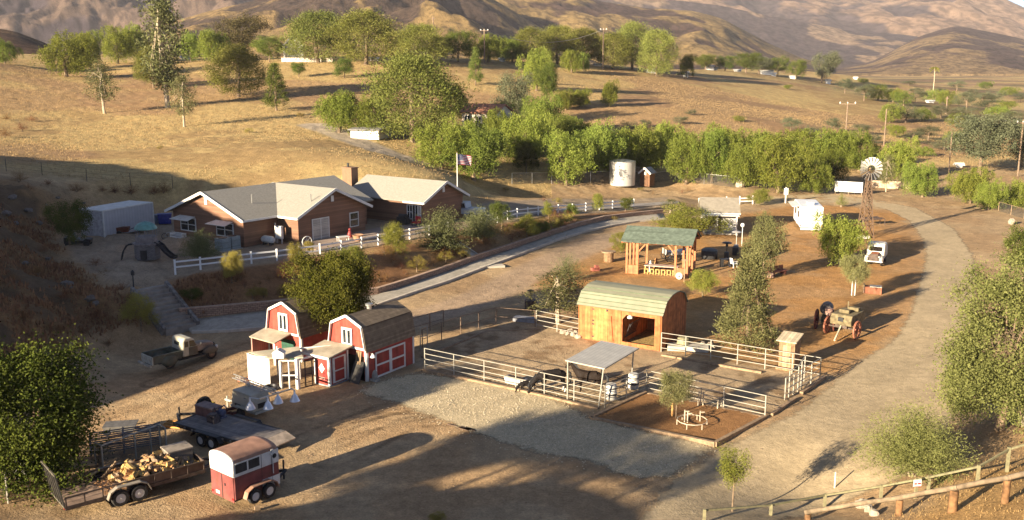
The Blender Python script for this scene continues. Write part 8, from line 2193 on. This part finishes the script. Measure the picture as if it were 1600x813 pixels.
for k, (u, v) in enumerate([(880, 522), (888, 524), (896, 526), (903, 529), (892, 519), (900, 522), (1103, 545), (1110, 541), (1098, 540), (1112, 546)]):
    t = thing('rock', 'pale rock in the small pile at the foot of the wooden shed', 'rock', P(u, v), k, PR); m = MB(); m.ball((0, 0, .12), (.32, .22, .2), 8, 5, jit=.2, rng=random.Random(k)); m.build('rock', mat('pale_rock', ()), t)
t = thing('feed_tub', 'pale metal trough end lying by the corner post left of the wooden shed', 'trough', P(826, 505), R(-20)); m = MB(); m.b(-1.2, .6, -.4, .4, 0, .45); m.build('tub', mat('slate_trough', (0.24, 0.24, 0.26), .6), t)

# ------------------------------------------------------------------ horses
COAT = {}
def coat_mat(name, dark, sock, hz):
    m = bpy.data.materials.new(name); m.use_nodes = True; nt = m.node_tree; L = nt.links.new; b = nt.nodes['Principled BSDF']
    tc = _n(nt, 'ShaderNodeTexCoord'); sp = _n(nt, 'ShaderNodeSeparateXYZ'); L(tc.outputs['Object'], sp.inputs[0])
    n = _n(nt, 'ShaderNodeTexNoise'); n.inputs['Scale'].default_value = 3.5; L(tc.outputs['Object'], n.inputs['Vector'])
    zz = _n(nt, 'ShaderNodeMath', operation='MULTIPLY_ADD'); L(n.outputs['Fac'], zz.inputs[0]); zz.inputs[1].default_value = .25; L(sp.outputs['Z'], zz.inputs[2])
    lt_ = _n(nt, 'ShaderNodeMath', operation='LESS_THAN'); L(zz.outputs[0], lt_.inputs[0]); lt_.inputs[1].default_value = hz
    bk_ = _n(nt, 'ShaderNodeMath', operation='LESS_THAN'); L(sp.outputs['X'], bk_.inputs[0]); bk_.inputs[1].default_value = 2.0 if sock[1] else .0
    mu = _n(nt, 'ShaderNodeMath', operation='MULTIPLY'); L(lt_.outputs[0], mu.inputs[0]); L(bk_.outputs[0], mu.inputs[1])
    mx = _n(nt, 'ShaderNodeMix', data_type='RGBA'); L(mu.outputs[0], mx.inputs[0]); mx.inputs[6].default_value = dark + (1,); mx.inputs[7].default_value = sock[0] + (1,); L(mx.outputs[2], b.inputs['Base Color'])
    b.inputs['Roughness'].default_value = .75; b.inputs['Specular IOR Level'].default_value = .2; return m
def skin(name, nodes, edges, m, par, sub=2):
    me = bpy.data.meshes.new(name); me.from_pydata([n[:3] for n in nodes], edges, []); o = bpy.data.objects.new(name, me); C.objects.link(o); o.parent = par
    sk = o.modifiers.new('skin', 'SKIN'); sk.use_smooth_shade = True
    if not me.skin_vertices: me.skin_vertices.new()
    for i, n in enumerate(nodes):
        r = n[3]; me.skin_vertices[0].data[i].radius = (r, n[4] if len(n) > 4 else r)
    me.skin_vertices[0].data[0].use_root = True
    ss = o.modifiers.new('smooth', 'SUBSURF'); ss.levels = sub; ss.render_levels = sub; me.materials.append(m); return o
def horse(label, p, rz, coat, graze=False, sc=1.0, mane=DARKM):
    """x forward; withers 1.55 m"""
    t = thing('horse', label, 'horse', p, rz, sc=sc)
    N = [(-.15, 0, 1.18, .30, .34), (.35, 0, 1.20, .28, .35), (-.62, 0, 1.25, .28, .33), (-.88, 0, 1.22, .17, .2), (.70, 0, 1.25, .22, .32)]
    Eg = [(0, 1), (0, 2), (2, 3), (1, 4)]
    if graze: neck = [(.95, 0, 1.18, .15, .22), (1.22, 0, .88, .12, .17), (1.42, 0, .60, .10, .14), (1.50, 0, .45, .11, .12), (1.60, 0, .22, .075, .08), (1.64, 0, .10, .06, .07)]
    else: neck = [(.92, 0, 1.45, .15, .22), (1.10, 0, 1.70, .12, .18), (1.24, 0, 1.90, .10, .14), (1.36, 0, 1.90, .11, .12), (1.58, 0, 1.72, .075, .08), (1.68, 0, 1.62, .06, .07)]
    pr = 4
    for q in neck: N.append(q); Eg.append((pr, len(N) - 1)); pr = len(N) - 1
    for s in (-1, 1):
        ch = [(.62, s * .17, .92, .13), (.64, s * .18, .66, .075), (.63, s * .18, .50, .06), (.62, s * .18, .22, .042), (.63, s * .18, .10, .05), (.66, s * .18, .02, .062)]
        pr = 4
        for q in ch: N.append(q); Eg.append((pr, len(N) - 1)); pr = len(N) - 1
        ch = [(-.66, s * .18, .92, .17), (-.60, s * .19, .72, .10), (-.80, s * .19, .52, .065), (-.77, s * .19, .24, .044), (-.74, s * .19, .10, .05), (-.70, s * .19, .02, .062)]
        pr = 2
        for q in ch: N.append(q); Eg.append((pr, len(N) - 1)); pr = len(N) - 1
    skin('body', N, Eg, coat, t)
    hd = Vector(neck[3][:3])
    for s in (-1, 1):
        m = MB(); m.lathe([(.045, 0), (.05, .06), (.01, .17)], 7, (hd.x - .07, s * .07, hd.z + (.07 if not graze else .06))); m.build('ear', mane, t, smooth=True)
        m = MB(); m.ball((hd.x + .08, s * .095, hd.z + .01), .024, 8, 6); m.build('eye', mat('dark_eye', (.01, .008, .006), .2), t, smooth=True)
    m = MB(); c = [Vector(q[:3]) for q in [N[4]] + neck[:4]]
    for k in range(len(c) - 1):
        a, b = c[k], c[k + 1]
        n_ = Vector((-(b.z - a.z), 0, b.x - a.x)).normalized(); n_ = n_ if n_.z > 0 else -n_
        m.beam(a + n_ * .19 + Vector((0, .03, 0)), b + n_ * .15 + Vector((0, .03, 0)), .07, .16)
    m.build('mane', mane, t)
    m = MB(); m.tube([(-1.0, 0, 1.32), (-1.14, 0, 1.15), (-1.16, 0, .8), (-1.12, 0, .4)], [.05, .08, .09, .03], 8); m.build('tail', mane, t, smooth=True)
    return t
BLK = coat_mat('black_coat_white_socks', (0.014, 0.011, 0.010), ((0.6, 0.55, 0.48), False), .42); BRN = coat_mat('dark_brown_coat_white_hind_socks', (0.018, 0.011, 0.008), ((0.62, 0.57, 0.5), False), .55); BK2 = coat_mat('black_coat', (0.016, 0.013, 0.012), ((0.02, 0.02, 0.02), False), .0)
horse('dark brown horse with white hind socks standing under the shade roof', P(922, 614), R(168), BRN, False, .95)
horse('black horse with white hind socks grazing with its head through the fence', P(864, 613.5), R(196), BLK, True, 1.0)
go = horse('small black pony nosing the ground outside the fence rails', P(823, 612), R(205), BK2, True, .48)

# ------------------------------------------------------------------ fences at the lower right
GP = mat('greenish_treated_post', (0.23, 0.205, 0.115), .85, .15, 5)
LOGM = mat('bleached_log', (0.21, 0.155, 0.10), .9, .3, 3); ORP = mat('orange_brown_post', (0.19, 0.10, 0.045), .9, .35, 4)
pp = [G(1100, 818), G(1204, 806), G(1288, 795), G(1376, 780), G(1450, 768), G(1527, 754), G(1573, 738), G(1625, 733)]
hs_ = [height_at(q, v) for q, v in zip(pp, (796, 788, 772, 758, 744, 727, 699, 682))]
t = thing('post_fence', 'thin rail fence on greenish posts behind the log fence', 'fence', pp[0])
for q, h in zip(pp, hs_): r = q - pp[0]; m = MB(); m.b(r.x - .06, r.x + .06, r.y - .06, r.y + .06, r.z - .4, r.z + h); m.build('post', GP, t)
m = MB()
for i in range(len(pp) - 1): m.beam(pp[i] - pp[0] + Vector((0, 0, hs_[i] * .92)), pp[i + 1] - pp[0] + Vector((0, 0, hs_[i + 1] * .92)), .07, .09)
m.build('top_rail', GP, t)
lg = [(1262, 812, 803), (1404, 806, 781), (1488, 800, 766), (1570, 786, 750), (1650, 772, 732)]
lp = [W(u, v, 39.0 - .0095 * (u - 1262)) for u, v, vt in lg]; lp = [G(u, v) for u, v, vt in lg]
t = thing('log_fence', 'heavy bleached log rail on orange brown posts at the lower right corner', 'fence', lp[0]); tops = [q + Vector((0, 0, height_at(q, vt))) for q, (u, v, vt) in zip(lp, lg)]
for i, (q, tp_) in enumerate(zip(lp, tops)): r = q - lp[0]; m = MB(); m.tube([r + Vector((0, 0, -.4)), tp_ - lp[0]], [.20, .18] if i == 2 else .15, 10); m.build('post', ORP, t, smooth=True)
for i in range(len(tops) - 1): a, b = tops[i] - lp[0] + Vector((0, -.05, .12)), tops[i + 1] - lp[0] + Vector((0, -.05, .12)); m = MB(); d_ = (b - a) * .04; m.tube([a - d_, a.lerp(b, .5) + Vector((0, 0, .03)), b + d_], [.115, .105, .11], 10); m.build('log_rail', LOGM, t, smooth=True)
sg = thing('warning_sign', 'small white sign with red marks on the greenish post fence', 'sign', pp[4] + Vector((-.75, -.5, 0)), R(8)); hh = height_at(sg.location, 752)
m = MB(); m.b(-.06, .06, .02, .12, -.3, hh + .1); m.build('post', GP, sg)
m = MB(); m.b(-.19, .19, -.01, .015, hh - .28, hh + .07); pl_ = m.build('plate', WHITE, sg)
RED = mat('sign_red', (0.5, 0.02, 0.02), .5); m = MB(); m.b(-.16, -.03, -.016, -.0105, hh - .16, hh - .09); m.b(.01, .16, -.016, -.0105, hh - .16, hh - .09); m.b(-.19, .19, -.016, -.0105, hh - .28, hh - .25); m.build('red_marks', RED, pl_)
m = MB(); [m.b(x_, x_ + .06, -.016, -.0105, hh - .03, hh + .0) for x_ in (-.12, -.03, .06)]; m.build('grey_marks', mat('sign_grey', (0.35, 0.33, 0.3), .6), pl_)
t = thing('survey_stake', 'thin pale stake on the road edge near the palo verde', 'stake', G(1304, 763)); m = MB(); m.tube([(0, 0, 0), (0, 0, height_at(t.location, 738))], .035, 6); m.build('stake', OFFW, t)
RK = 'pale rocks below the greenish post fence'
for k, (u, v, s) in enumerate([(1348, 792, .55), (1358, 799, .45), (1366, 806, .4)]): t = thing('rock', 'pale rock in the small heap below the greenish post fence', 'rock', G(u, v), k, RK); m = MB(); m.ball((0, 0, .2 * s), (.7 * s, .5 * s, .5 * s), 9, 6, jit=.15, rng=random.Random(k)); m.build('rock', mat('pale_rock', ()), t)
t = thing('white_stone', 'white stone at the right edge above the post fence', 'stone', G(1598, 665)); m = MB(); m.ball((0, 0, .3), (.25, .25, .45), 8, 6, jit=.12, rng=random.Random(7)); m.build('stone', mat('pale_rock', ()), t)
# a strip of broken boards at the edge of the gravel
t = thing('broken_boards', 'dark broken boards lying at the edge of the gravel', 'board', P(718, 669), R(-30)); m = MB(); rg = random.Random(6)
for k in range(9): m.box((rg.uniform(-1.2, 1.2), rg.uniform(-.15, .15), .04), (rg.uniform(.3, .8), rg.uniform(.08, .16), .05), rg.uniform(-.2, .2))
m.build('board', mat('dark_wet_boards', (0.10, 0.065, 0.045), .8), t)
sh = thing('weed_clump', 'small yellow weed at the lower edge of the picture', 'weed', P(683, 808)); bpy.data.objects.remove(sh)
plant('weed_clump', 'yellow', 684, 818, 799, 34, 'small yellow green bush top at the lower edge of the picture', 'bush', dens=.6)
